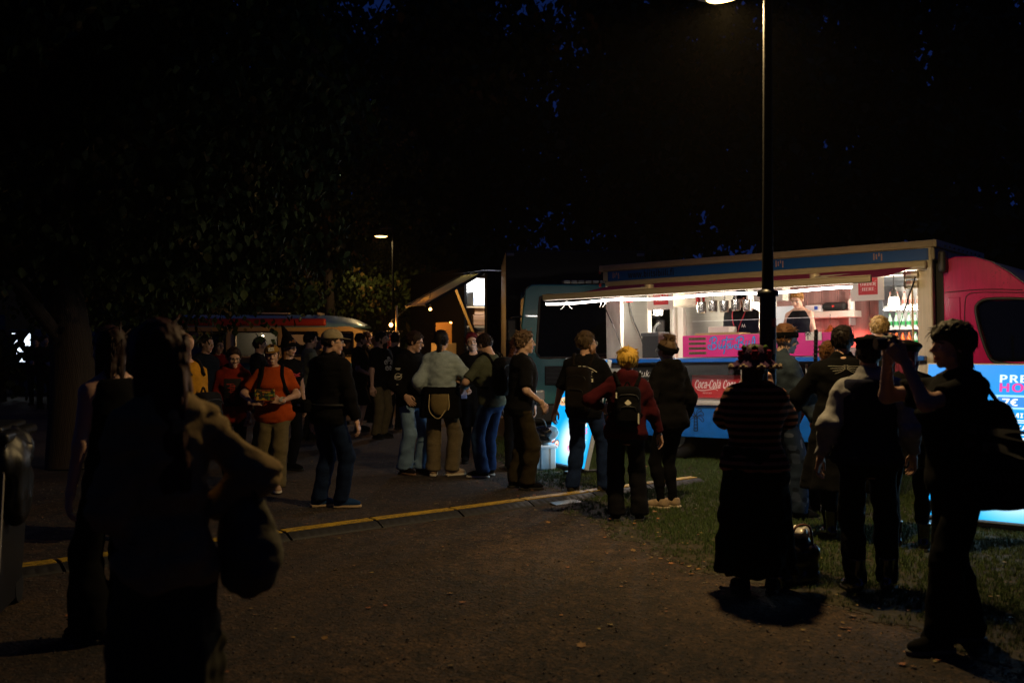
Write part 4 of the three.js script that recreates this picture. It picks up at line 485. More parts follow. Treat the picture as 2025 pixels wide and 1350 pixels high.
  // cab
  const paint = mat('#cc0d62', 0.25, 0, { clearcoat: 1, clearcoatRoughness: 0.1, map: grimeTex }), seam = mat('#160208', 0.6), gl = mat('#20262a', 0.04, 0, { transmission: 0.85, thickness: 0 });
  const prof = [[4.5, 0.42], [4.5, 2.43], [4.62, 2.46], [4.8, 2.45], [4.98, 2.38], [5.15, 2.26], [5.35, 2.08], [5.6, 1.84], [5.85, 1.58], [6.02, 1.4], [6.3, 1.3], [6.5, 1.16], [6.56, 0.9], [6.56, 0.42], [6.05, 0.42], [5.98, 0.55], [5.82, 0.66], [5.48, 0.66], [5.32, 0.55], [5.26, 0.42]];
  const win = [[4.86, 1.94], [4.83, 1.9], [4.84, 1.75], [4.93, 1.4], [4.98, 1.3], [5.05, 1.27], [5.82, 1.27], [5.8, 1.4], [5.45, 1.88], [5.38, 1.94], [5.3, 1.96], [4.92, 1.97]];
  for (const z of [-0.1, -2.02]) part('cab_side', extrude(prof, 0.05, 0.012, [win]).translate(0, 0, z), paint, g);
  part('window_frame', tube(win.map(([x, y]) => [x, y, -0.035]), 0.02, 6, true, 60), mat('#15110c', 0.5), g); part('window_pane', extrude(win, 0.004).translate(0, 0, -0.072), gl, g);
  const door = [[4.73, 0.55], [4.73, 2.02], [4.76, 2.045], [5.34, 2.03]]; part('door_seam', tube(door.map(([x, y]) => [x, y, -0.036]), 0.005, 5, false, 40), seam, g); part('door_seam', tube([[4.5, 2.07, -0.036], [4.9, 2.085, -0.036], [5.3, 2.06, -0.036]], 0.005, 5), seam, g);
  part('vent_panel', [RB(0.13, 0.34, 0.016, 0.03, 4.6, 1.84, -0.034)], paint, g); part('door_handle', [RB(0.16, 0.04, 0.03, 0.012, 4.86, 1.12, -0.02)], dark, g);
  { const gs = []; for (let k = 1; k < prof.length - 8; k++) { const [ax, ay] = prof[k], [bx, by] = prof[k + 1]; if (k >= 6 && k < 9) continue; gs.push(beam([ax, ay, -1.06], [bx, by, -1.06], 1.9, 0.03).translate(0, 0, 0)); } part('cab_roof', gs.map((q) => q), mat('#8d8a80', 0.5), g); }
  part('windscreen', [beam([5.35, 2.08, -1.06], [6.02, 1.4, -1.06], 1.84, 0.012)], gl, g);
  part('cab_gap', [B(0.1, 2.0, 1.9, 4.43, 1.45, -1.05)], dark, g); part('air_intake', [RB(0.09, 0.26, 0.16, 0.04, 4.5, 2.42, 0.0)], mat('#2a2a2a', 0.5), g);
  part('seat', [RB(0.14, 0.6, 0.5, 0.06, 4.86, 1.35, -0.6), RB(0.1, 0.2, 0.28, 0.05, 5.0, 1.78, -0.6), rod([4.96, 1.66, -0.54], [4.96, 1.82, -0.54], 0.01), rod([4.96, 1.66, -0.66], [4.96, 1.82, -0.66], 0.01)], mat('#2b2e33', 0.8), g);
  part('mudguard', [RB(0.04, 0.3, 1.9, 0.01, 0.35, 0.35, -1.05)], dark, g);
  part('headlight', [RB(0.06, 0.2, 0.26, 0.03, 6.55, 0.98, -0.3), RB(0.06, 0.2, 0.26, 0.03, 6.55, 0.98, -1.8)], mat('#c9ccd0', 0.1, 0.2), g);
  for (const y of [2.58, 2.4]) part('marker_lamp', RB(0.03, 0.05, 0.03, 0.008, -0.07, y, 0.06), mat('#a8231c', 0.3), g);
}
function woodTex() { return M.woodT ??= dataTex(256, (u, v) => { const n = 0.8 + 0.12 * tileNoise(u, v, 3, 71) + 0.1 * noise(u * 60, v * 2.5, 5) + 0.06 * noise(u * 160, v * 6, 7); return [n, n * 0.97, n * 0.95]; }); }
// things in and on the truck
function lampIn(label, x, y, z, I, color) {
  const g = truckThing('hanging_lamp', label, 'lamp'); part('cable', rod([x, y + 0.13, z], [x, 2.38, z], 0.006), mat('#1a1a1a', 0.7), g); part('socket', [CY(0.03, 0.045, 0.09, x, y + 0.11, z, 16)], mat('#3a3b3c', 0.5, 0.4), g);
  const cage = []; for (let k = 0; k < 8; k++) { const a = k / 8 * 2 * PI; cage.push(tube([[x + 0.04 * Math.cos(a), y + 0.07, z + 0.04 * Math.sin(a)], [x + 0.066 * Math.cos(a), y + 0.02, z + 0.066 * Math.sin(a)], [x + 0.064 * Math.cos(a), y - 0.1, z + 0.064 * Math.sin(a)]], 0.004, 4)); } cage.push(new THREE.TorusGeometry(0.064, 0.005, 5, 24).rotateX(PI / 2).translate(x, y - 0.1, z)); part('cage', cage, mat('#d9dcd8', 0.3, 0.7), g);
  part('bulb', new THREE.SphereGeometry(1, 18, 12).scale(0.05, 0.075, 0.05).translate(x, y - 0.01, z), glow(color, 26), g);
  const L = new THREE.PointLight(new THREE.Color(color), I, 0, 2); L.position.copy(inTruck(x, y - 0.01, z)); L.castShadow = true; L.shadow.radius = 2.5; scene.add(L);
}
lampIn('caged white work lamp hanging beside the pick up sign', 0.62, 2.06, -0.35, 7, '#ffefdc');
lampIn('caged white work lamp hanging beside the order here sign', 3.72, 2.02, -0.75, 7, '#ffefdc');
{ // red heat lamp over the hot plate
  const g = truckThing('heat_lamp', 'round copper heat lamp glowing red behind the counter', 'lamp'), x = 2.62, y = 1.68, z = -1.55; part('cable', rod([x, y + 0.1, z], [x, 1.93, z], 0.005), mat('#222222', 0.6), g); part('shade', lathe([[0.02, 0.1], [0.03, 0.08], [0.05, 0.05], [0.11, 0.015], [0.115, 0]], 24).translate(x, y, z), mat('#b5683a', 0.25, 0.9, { side: THREE.DoubleSide }), g); part('bulb', new THREE.SphereGeometry(0.04, 14, 10).translate(x, y + 0.0, z), glow('#ff7a4a', 8), g);
  const L = new THREE.PointLight(new THREE.Color(1, 0.13, 0.09), 7, 0, 2); L.position.copy(inTruck(x, y, z)); L.castShadow = true; scene.add(L);
}
{ // signs hung in the hatch
  const mk = (w1, w2, x, label) => { const t = canvas(256, 192, (c, w, h) => { c.fillStyle = '#efe9dc'; c.fillRect(0, 0, w, h); c.fillStyle = '#d2373c'; c.fillRect(62, 18, 150, 132); c.fillStyle = '#f6efe6'; c.font = 'bold 34px serif'; c.textAlign = 'center'; c.fillText(w1, 137, 78); c.fillText(w2, 137, 118); c.strokeStyle = '#f6efe6'; c.lineWidth = 3; for (let k = 0; k < 5; k++) { c.beginPath(); c.moveTo(70 + k * 3, 40 + k * 22); c.lineTo(84, 44 + k * 20); c.moveTo(204 - k * 3, 40 + k * 22); c.lineTo(190, 44 + k * 20); c.stroke(); } });
    const g = truckThing('hanging_sign', label, 'sign'); part('board', RB(0.4, 0.3, 0.012, 0.004, x, 2.17, -0.06), mat('#e8e2d4', 0.6), g); part('print', new THREE.PlaneGeometry(0.39, 0.29).translate(x, 2.17, -0.0525), mat('#ffffff', 0.6, 0, { map: t }), g); part('cord', [rod([x - 0.15, 2.3, -0.06], [x - 0.15, 2.38, -0.1], 0.003), rod([x + 0.15, 2.3, -0.06], [x + 0.15, 2.38, -0.1], 0.003)], mat('#888888', 0.6), g); };
  mk('PICK UP', 'HERE', 0.82, 'white sign with red print reading pick up here in the hatch'); mk('ORDER', 'HERE', 3.62, 'white sign with red print reading order here in the hatch');
}
for (let k = 0; k < 5; k++) { // steel pots on hooks
  const g = truckThing('hanging_pot', 'small steel pot hanging from the rail above the counter', 'pot', 'steel pots hanging in a row'), x = 1.36 + k * 0.165, y = 2.04 + (k % 2) * 0.012, z = -0.22; part('pot', lathe([[0.001, -0.085], [0.05, -0.085], [0.062, -0.07], [0.064, 0.06], [0.07, 0.066], [0.066, 0.07], [0.058, 0.06]], 24).translate(x, y, z), mat('#d8d6d0', 0.18, 0.95), g); part('handle', tube([[x, y + 0.05, z + 0.066], [x, y + 0.03, z + 0.1], [x, y - 0.04, z + 0.1], [x, y - 0.05, z + 0.064]], 0.006, 5), mat('#a6a49e', 0.3, 0.9), g); part('hook', [rod([x, y + 0.06, z], [x, 2.32, z], 0.012)], mat('#eceae4', 0.4), g);
}
{
  const bx = (name, label, cat, w, h, d, x, y, z, c, lid) => { const g = truckThing(name, label, cat); part('body', RB(w, h, d, 0.012, x, y + h / 2, z), mat(c, 0.6), g); if (lid) part('lid', RB(w + 0.02, h * 0.16, d + 0.02, 0.008, x, y + h * 0.98, z), mat(lid, 0.55), g); return g; };
  const wb = bx('storage_box', 'white lidded box with red end hung under the hatch ceiling', 'box', 0.36, 0.2, 0.26, 1.1, 2.06, -0.35, '#d9d2c2', '#c8c1b2'); part('red_end', B(0.03, 0.16, 0.2, 1.3, 2.15, -0.3), mat('#c5262b', 0.5), wb); part('hanger', [rod([0.96, 2.26, -0.35], [0.96, 2.38, -0.35], 0.006), rod([1.24, 2.26, -0.35], [1.24, 2.38, -0.35], 0.006)], mat('#999999', 0.4, 0.6), wb);
  const cb = bx('storage_box', 'white plastic crate on the rail beside the steel pots', 'box', 0.4, 0.2, 0.26, 2.28, 2.08, -0.4, '#d6d0c4', '#c4beb2'); part('hanger', [rod([2.15, 2.28, -0.4], [2.15, 2.38, -0.4], 0.006), rod([2.42, 2.28, -0.4], [2.42, 2.38, -0.4], 0.006)], mat('#999999', 0.4, 0.6), cb);
  bx('stack_of_plates', 'stack of white plates behind the pink panel', 'plates', 0.3, 0.08, 0.24, 1.62, 1.69, -0.3, '#e6e2d8'); bx('serving_tray', 'brown paper lined serving tray behind the pink panel', 'tray', 0.62, 0.3, 0.34, 1.62, 1.368, -0.3, '#a98f56', '#b79e66');
  const cm = bx('coffee_machine', 'grey box shaped coffee machine with raised lever by the rear door', 'machine', 0.26, 0.33, 0.3, 0.62, 1.368, -0.26, '#2f3335', '#4a4f52'); part('lever', tube([[0.62, 1.69, -0.2], [0.66, 1.8, -0.2], [0.73, 1.85, -0.2]], 0.014, 8), mat('#b9bcbc', 0.3, 0.8), cm);
  const cabl = truckThing('power_cable', 'black cable hanging from a red socket on the steel wall', 'cable'); part('cord', tube([[0.09, 2.2, -0.45], [0.1, 1.95, -0.52], [0.11, 1.7, -0.7], [0.12, 1.45, -0.85], [0.14, 1.37, -0.9]], 0.011, 6, false, 30), mat('#121212', 0.7), cabl); part('plug', RB(0.05, 0.06, 0.1, 0.01, 0.09, 2.2, -0.46), mat('#c4282c', 0.5), cabl);
  const wp = truckThing('menu_board', 'pale blue hanging board behind the cap wearing cook', 'board'); part('board', RB(0.6, 0.62, 0.02, 0.01, 1.98, 1.75, -1.4), mat('#cfdbe8', 0.5), wp); part('foot', B(0.5, 0.06, 0.1, 1.98, 1.41, -1.4), mat('#888888', 0.5), wp); part('post', [rod([1.75, 0.57, -1.42], [1.75, 1.5, -1.42], 0.015), rod([2.2, 0.57, -1.42], [2.2, 1.5, -1.42], 0.015)], mat('#888888', 0.5), wp);
  const sh = truckThing('wall_shelf', 'white wall shelf holding a speaker box and bottle', 'shelf'); part('board', RB(0.78, 0.09, 0.3, 0.008, 2.5, 1.935, -1.87), mat('#d8d2c9', 0.5), sh); for (const x of [2.2, 2.8]) part('bracket', B(0.02, 0.12, 0.22, x, 1.84, -1.9), mat('#999999', 0.5), sh);
  const sp = truckThing('speaker', 'black portable loudspeaker lying on the wall shelf', 'speaker'); part('body', new THREE.CapsuleGeometry(0.062, 0.22, 6, 18).rotateZ(PI / 2).translate(2.58, 2.046, -1.84), mat('#17181a', 0.7), sp); part('badge', B(0.03, 0.02, 0.008, 2.58, 2.05, -1.776), mat('#d0342a', 0.5), sp);
  const sb = bx('small_box', 'small white and blue carton on the wall shelf', 'box', 0.22, 0.09, 0.12, 2.3, 1.983, -1.8, '#d9dde0'); part('label', B(0.05, 0.05, 0.002, 2.35, 2.03, -1.738), mat('#2f57b8', 0.5), sb);
  const bt = truckThing('spray_bottle', 'white cleaning bottle standing at the end of the wall shelf', 'bottle'); part('body', lathe([[0.001, 0], [0.045, 0], [0.048, 0.02], [0.048, 0.13], [0.03, 0.16], [0.016, 0.17], [0.016, 0.21]], 18).translate(2.82, 1.981, -1.82), mat('#e6e2dc', 0.4), bt); part('cap', CY(0.02, 0.02, 0.03, 2.82, 2.2, -1.82, 12), mat('#cc3a30', 0.5), bt);
  const hp = bx('hot_plate', 'steel hot plate cabinet under the red heat lamp', 'cooker', 0.8, 0.85, 0.5, 2.5, 0.572, -1.75, '#8a8a88', '#777777');
  bx('bread_tray', 'heap of wrapped bread rolls beside the cook', 'food', 0.3, 0.3, 0.2, 2.12, 1.368, -0.2, '#9c8a5a');
  // drinks fridge
  const fr = truckThing('drinks_fridge', 'tall glass fronted drinks fridge at the cab end of the truck', 'fridge'), x0 = 3.34, x1 = 4.0, zf = -1.42, zb = -2.02; const fm = mat('#4c5156', 0.4, 0.3), fi = mat('#d4d6d4', 0.5);
  part('cabinet', [B(0.05, 1.83, 0.6, x0, 1.49, -1.72), B(0.05, 1.83, 0.6, x1, 1.49, -1.72), B(0.7, 0.12, 0.6, 3.67, 2.34, -1.72), B(0.7, 0.85, 0.6, 3.67, 1.0, -1.72)], fm, fr); part('liner', [B(0.62, 0.86, 0.02, 3.67, 1.85, zb + 0.03)], fi, fr);
  part('door_frame', [B(0.05, 0.92, 0.03, x0 + 0.02, 1.86, zf + 0.02), B(0.05, 0.92, 0.03, x1 - 0.02, 1.86, zf + 0.02), B(0.66, 0.05, 0.03, 3.67, 2.29, zf + 0.02)], mat('#30353a', 0.4, 0.3), fr);
  part('door_glass', B(0.58, 0.84, 0.006, 3.67, 1.85, zf + 0.02), mat('#ffffff', 0.03, 0, { transmission: 1, thickness: 0 }), fr);
  [1.45, 1.7, 1.98].forEach((y) => part('shelf', [B(0.6, 0.012, 0.5, 3.67, y, -1.72), B(0.6, 0.035, 0.006, 3.67, y + 0.01, -1.465)], mat('#b9bdbb', 0.35, 0.5), fr));
  const bottle = (x, y, z, body, lab, label, wine) => { const g = truckThing('drink_bottle', label, 'bottle', 'bottles on the fridge shelves'); part('bottle', lathe([[0.001, 0], [0.03, 0], [0.032, 0.01], [0.032, 0.11], [0.026, 0.14], [0.012, 0.165], [0.012, 0.185]], 14).translate(x, y, z), mat(body, 0.15, 0, wine ? {} : { clearcoat: 0.6 }), g); part('bottle_label', CY(0.0328, 0.0328, 0.05, x, y + 0.07, z, 14), mat(lab, 0.5), g); part('bottle_cap', CY(0.014, 0.014, 0.016, x, y + 0.19, z, 10), mat(lab, 0.5), g); };
  for (let k = 0; k < 7; k++) bottle(3.43 + k * 0.08, 1.707, -1.52, k < 5 ? '#9fb8ae' : '#e08a1c', k < 5 ? '#0e7a3c' : '#f0a42c', k < 5 ? 'clear bottle with green label on the middle fridge shelf' : 'bottle of orange drink on the middle fridge shelf');
  for (let k = 0; k < 7; k++) bottle(3.43 + k * 0.08, 1.457, -1.52, k < 4 ? '#c9641c' : '#a9c0b2', k < 4 ? '#d8642a' : '#12833f', k < 4 ? 'bottle of amber drink on the lowest fridge shelf' : 'clear bottle with green label on the lowest fridge shelf');
  for (let k = 0; k < 6; k++) bottle(3.44 + k * 0.09, 1.987, -1.52, k === 5 ? '#2a2016' : '#c9b3a6', k === 5 ? '#1a1410' : '#a9665a', k === 5 ? 'dark glass jar on the top fridge shelf' : 'pale bottle with brown label on the top fridge shelf');
  const card = truckThing('palm_card', 'white card with black palm tree clipped on the pink panel', 'card'); part('card', B(0.2, 0.1, 0.006, 3.02, 1.61, 0.1), mat('#e9e2cc', 0.6), card); part('palm', [beam([2.95, 1.57, 0.105], [2.95, 1.64, 0.105], 0.008, 0.008), tube([[2.91, 1.63, 0.105], [2.93, 1.655, 0.105], [2.95, 1.64, 0.105], [2.97, 1.655, 0.105], [2.99, 1.63, 0.105]], 0.005, 4), tube([[2.92, 1.61, 0.105], [2.95, 1.64, 0.105], [2.98, 1.61, 0.105]], 0.004, 4)], mat('#111111', 0.6), card);
  const np = truckThing('paper_notice', 'printed paper notice taped beside the drinks counter', 'notice'); const nt = canvas(128, 160, (c, w, h) => { c.fillStyle = '#e6dfcf'; c.fillRect(0, 0, w, h); c.fillStyle = '#c8622f'; c.fillRect(12, 10, 40, 14); c.fillStyle = '#5c8f8a'; c.fillRect(58, 12, 58, 14); c.fillStyle = '#77736a'; for (let k = 0; k < 9; k++) c.fillRect(12, 36 + k * 12, 60 + (k * 37) % 44, 4); }); part('paper', B(0.22, 0.28, 0.004, 4.0, 1.12, 0.008), mat('#ddd6c6', 0.7), np); part('paper_print', new THREE.PlaneGeometry(0.215, 0.275).translate(4.0, 1.12, 0.0115), mat('#ffffff', 0.7, 0, { map: nt }), np);
  const cbx = truckThing('cardboard_box', 'brown cardboard box behind the side window of the cab', 'box'); part('box', B(0.6, 0.34, 0.5, 5.25, 1.42, -0.42), mat('#8a6a3c', 0.8, 0, { map: clothTex }), cbx); part('box', B(0.55, 0.62, 0.45, 5.25, 0.93, -0.42), mat('#7d6138', 0.8), cbx); part('box_label', B(0.07, 0.07, 0.002, 5.1, 1.48, -0.168), mat('#d7d3c6', 0.7), cbx);
}
// ---------------------------------------------------------------- lit menu stands (a leaning light box on black feet)
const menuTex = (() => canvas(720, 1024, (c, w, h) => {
  const g = c.createLinearGradient(0, 0, 0, h); g.addColorStop(0, '#0089e0'); g.addColorStop(0.5, '#06a2f0'); g.addColorStop(1, '#10aaf5'); c.fillStyle = g; c.fillRect(0, 0, w, h); const rg = c.createRadialGradient(430, 780, 20, 430, 780, 300); rg.addColorStop(0, '#ffffff'); rg.addColorStop(0.45, 'rgba(255,255,255,0.8)'); rg.addColorStop(1, 'rgba(255,255,255,0)'); c.fillStyle = rg; c.fillRect(0, 380, w, h - 380);  // white radial patch: backlight hotspot painted into the sign colours
  const T = (t, x, y, s, col, a = 'left') => { c.font = 'bold ' + s + 'px sans-serif'; c.textAlign = a; c.fillStyle = col; c.fillText(t, x, y); };
  T('PREMIUM', 330, 118, 74, '#d7f2ff'); T('HODARIT', 330, 180, 80, '#f0389c');
  c.fillStyle = '#8fd6f7'; c.fillRect(310, 200, 400, 96); for (let k = 0; k < 2; k++) { c.fillStyle = '#2f86d8'; c.fillRect(330 + k * 180, 212, 160, 72); c.strokeStyle = '#bfe6fb'; c.lineWidth = 4; c.strokeRect(330 + k * 180, 212, 160, 72); T(k ? '9€' : '7€', 350 + k * 180, 272, 66, '#ffffff'); }
  [['SUOMI', 'DOG'], ['TANSKA', 'DOG'], ['TURKKI', 'DOG']].forEach(([a, b], k) => { const y = 350 + k * 80; T(a, 310, y, 42, '#ffffff'); const wd = c.measureText(a).width; T(b, 312 + wd, y, 42, '#f0389c'); c.fillStyle = '#ffffff'; c.fillRect(310, y + 14, 330, 6); c.fillRect(310, y + 28, 270, 6); });
  T('FISH &', 400, 640, 70, '#ffffff'); T('CHIPS', 430, 706, 76, '#ff7cc0'); T('MENU', 360, 900, 84, '#ff9ccb'); c.fillStyle = '#dff0fa'; for (let k = 0; k < 4; k++) c.fillRect(300, 760 + k * 16, 360 - k * 30, 6);
  const dog = (x, y, s) => { c.save(); c.translate(x, y); c.rotate(-0.12); c.scale(s, s); c.fillStyle = '#d9b183'; c.beginPath(); c.ellipse(0, 22, 120, 40, 0, 0, 7); c.fill(); c.fillStyle = '#9a4a2a'; c.beginPath(); c.ellipse(6, 0, 128, 26, 0, 0, 7); c.fill(); c.fillStyle = '#e6c79c'; c.beginPath(); c.ellipse(0, -26, 112, 30, 0, 0, 7); c.fill(); for (let k = 0; k < 26; k++) { c.fillStyle = ['#4f9a3a', '#f2efe2', '#d8452f', '#e7c24a'][k % 4]; c.beginPath(); c.ellipse(-100 + k * 8, -2 + 9 * Math.sin(k * 2.3), 11, 7, k, 0, 7); c.fill(); } c.restore(); };
  dog(160, 160, 0.95); dog(150, 420, 0.75); for (const [x, y] of [[90, 800], [170, 850]]) { c.fillStyle = '#7a5a48'; c.beginPath(); c.arc(x, y, 46, 0, 7); c.fill(); c.fillStyle = '#f3ded0'; c.beginPath(); c.arc(x, y, 36, 0, 7); c.fill(); c.fillStyle = '#d5604a'; c.beginPath(); c.arc(x, y + 18, 24, 0, 7); c.fill(); }
}))();
function menuStand(label, x, z, yaw, lean, w, h) { // x, z: middle of the foot of the panel
  const g = thing('menu_stand', label, 'menu sign', [x, 0, z], yaw, 'lit menu stands by the truck'), black = mat('#0b0b0c', 0.45), tilt = (q) => q.rotateX(-lean).translate(0, 0.06, 0);
  part('light_box_frame', [tilt(RB(w, h, 0.06, 0.01, 0, h / 2, 0))], mat('#c9d2d6', 0.4), g);
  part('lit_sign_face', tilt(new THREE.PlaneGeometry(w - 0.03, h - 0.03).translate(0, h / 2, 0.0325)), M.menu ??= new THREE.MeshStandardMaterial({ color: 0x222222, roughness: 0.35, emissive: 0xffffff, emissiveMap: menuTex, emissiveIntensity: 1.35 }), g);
  for (const s of [-1, 1]) part('foot', [RB(0.07, 0.05, 0.7, 0.012, s * w * 0.38, 0.026, -0.12), beam([s * w * 0.38, 0.05, -0.42], [s * w * 0.38, h * 0.55, -Math.tan(lean) * h * 0.55 - 0.05], 0.04, 0.03)], black, g);
  part('rail', [RB(w * 0.9, 0.05, 0.06, 0.012, 0, 0.05, 0.03)], black, g);
  const L = new THREE.RectAreaLight(new THREE.Color(0.4, 0.78, 1.0), 1.6, w - 0.05, h - 0.05), m = new THREE.Matrix4().makeTranslation(x, 0, z).multiply(new THREE.Matrix4().makeRotationY(yaw)), p = V(0, 0.06 + Math.cos(lean) * h / 2, -Math.sin(lean) * h / 2), n = V(0, Math.sin(lean), Math.cos(lean)); const a = p.clone().addScaledVector(n, 0.04).applyMatrix4(m), b = p.clone().addScaledVector(n, 1).applyMatrix4(m); L.position.copy(a); L.lookAt(b); L.castShadow = true; scene.add(L);
}
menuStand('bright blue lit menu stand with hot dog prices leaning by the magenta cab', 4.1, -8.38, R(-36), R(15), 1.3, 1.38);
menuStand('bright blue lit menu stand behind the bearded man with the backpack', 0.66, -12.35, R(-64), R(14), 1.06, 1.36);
{ // crate with a black bag on it, beside the stand
  const g = thing('plastic_crate', 'white plastic crate standing in the grass beside the lit stand', 'crate', [0.27, 0, -12.55], R(10)); part('shell', [RB(0.5, 0.3, 0.4, 0.02, 0, 0.152, 0)], mat('#cfdae2', 0.35), g); part('rim', [RB(0.54, 0.035, 0.44, 0.012, 0, 0.29, 0)], mat('#dbe4ea', 0.35), g); for (let k = 0; k < 4; k++) part('rib', B(0.012, 0.26, 0.012, -0.18 + k * 0.12, 0.15, 0.204), mat('#b7c3cc', 0.4), g);
  const b = thing('black_bag', 'shiny black holdall lying open on the white crate', 'bag', [0.3, 0.31, -12.55], R(-15)), f = uni([ell([0, 0.1, 0], [0.27, 0.11, 0.17]), ell([0.16, 0.16, 0], [0.13, 0.09, 0.14])], 0.06); part('body', meshSDF((x, y, z) => Math.max(f(x, y, z) + foldNoise(x, y, z, 3) * 0.02, -y), [-0.34, -0.03, -0.24], [0.36, 0.3, 0.24], 0.014), mat('#0d0e10', 0.25, 0, { clearcoat: 0.7 }), b); part('handle', tube([[-0.12, 0.18, 0.08], [-0.06, 0.3, 0.06], [0.1, 0.31, 0.05], [0.16, 0.2, 0.08]], 0.012, 6), mat('#141414', 0.5), b);
}
// ---------------------------------------------------------------- teal box truck parked behind
{
  const g = thing('box_truck', 'teal cab box truck parked behind the food truck with dark windscreen', 'truck', [1.15, 0, -15.45], R(2)), teal = mat('#0d6f74', 0.4, 0, { clearcoat: 0.5 }), blk = mat('#0b0c0d', 0.6), box = mat('#1c1e1f', 0.6, 0, { map: clothTex });
  const W = 1.98, ws = [[-0.78, 1.36], [0.78, 1.36], [0.72, 2.32], [-0.72, 2.32]], shell = [[-0.99, 0.55], [-0.99, 1.9], [-0.93, 2.4], [-0.84, 2.47], [0.84, 2.47], [0.93, 2.4], [0.99, 1.9], [0.99, 0.55]];
  part('cab_front', extrude(shell, 0.06, 0.02, [ws]), teal, g); part('cab_shell', [B(0.05, 1.6, 1.5, -0.94, 1.5, -0.78), B(0.05, 1.6, 1.5, 0.94, 1.5, -0.78), B(1.8, 0.05, 1.5, 0, 2.44, -0.78), B(1.9, 1.9, 0.05, 0, 1.5, -1.52)], teal, g);
  part('windscreen', extrude(ws, 0.01).translate(0, -1.36, 0).rotateX(-0.3).translate(0, 1.36, 0.045), mat('#0a0d0e', 0.03, 0, { specularIntensity: 0.4 }), g); part('windscreen_seal', tube(loop(ws.map(([x, y]) => [x, y, 0.075])), 0.022, 6, true, 40), mat('#3a3226', 0.5), g);
  for (const s of [-1, 1]) part('wiper', [rod([s * 0.1 - 0.1, 1.38, 0.09], [s * 0.1 + 0.45, 1.43, 0.09], 0.008)], blk, g);
  part('grille', [RB(1.3, 0.3, 0.04, 0.02, 0, 1.08, 0.075)], blk, g); for (let k = 0; k < 4; k++) part('grille_bar', RB(1.24, 0.02, 0.02, 0.006, 0, 0.98 + k * 0.065, 0.1), mat('#2a2c2d', 0.4, 0.5), g);
  part('bumper', [RB(2.04, 0.3, 0.2, 0.05, 0, 0.5, 0.06)], mat('#17191a', 0.6), g);
  for (const s of [-1, 1]) { part('headlight', [RB(0.26, 0.16, 0.05, 0.03, s * 0.78, 0.78, 0.09)], mat('#b9bfc2', 0.08, 0.3), g); part('turn_light', RB(0.08, 0.12, 0.04, 0.02, s * 0.97, 0.98, 0.07), mat('#d8641c', 0.25), g); const mi = part('mirror', [RB(0.16, 0.36, 0.1, 0.04, s * 1.16, 1.78, -0.02)], blk, g); part('mirror_arm', [rod([s * 0.97, 2.0, -0.05], [s * 1.16, 1.98, -0.02], 0.014), rod([s * 0.97, 1.6, -0.05], [s * 1.16, 1.6, -0.02], 0.014)], blk, mi); const wh = part('wheel', new THREE.TorusGeometry(0.27, 0.12, 12, 26).rotateY(PI / 2).translate(s * 0.8, 0.39, -0.7), mat('#0a0a0a', 0.9), g); part('rim', CY(0.2, 0.2, 0.16, 0, 0, 0, 18).rotateZ(PI / 2).translate(s * 0.8, 0.39, -0.7), mat('#777777', 0.4, 0.7), wh); }
  const lb = part('light_bar', [RB(0.95, 0.07, 0.12, 0.03, 0.1, 2.53, -0.12)], mat('#5a4a30', 0.2, 0, { clearcoat: 1 }), g); for (let k = 0; k < 8; k++) part('lens', RB(0.09, 0.05, 0.02, 0.01, -0.29 + k * 0.112, 2.535, -0.055), mat('#c9c3ae', 0.1, 0.3), lb);
  part('cargo_box', [RB(2.4, 2.55, 3.4, 0.03, 0, 1.9, -3.35)], box, g); part('chassis', [B(0.8, 0.2, 4.6, 0, 0.52, -2.5)], blk, g); for (const s of [-1, 1]) { part('rear_wheel', new THREE.TorusGeometry(0.27, 0.12, 12, 26).rotateY(PI / 2).translate(s * 0.95, 0.39, -4.1), mat('#0a0a0a', 0.9), g); part('marker_reflector', RB(0.13, 0.05, 0.02, 0.01, s * 1.12, 3.1, -1.635), mat('#b8b8b4', 0.15, 0.4), g); }
}
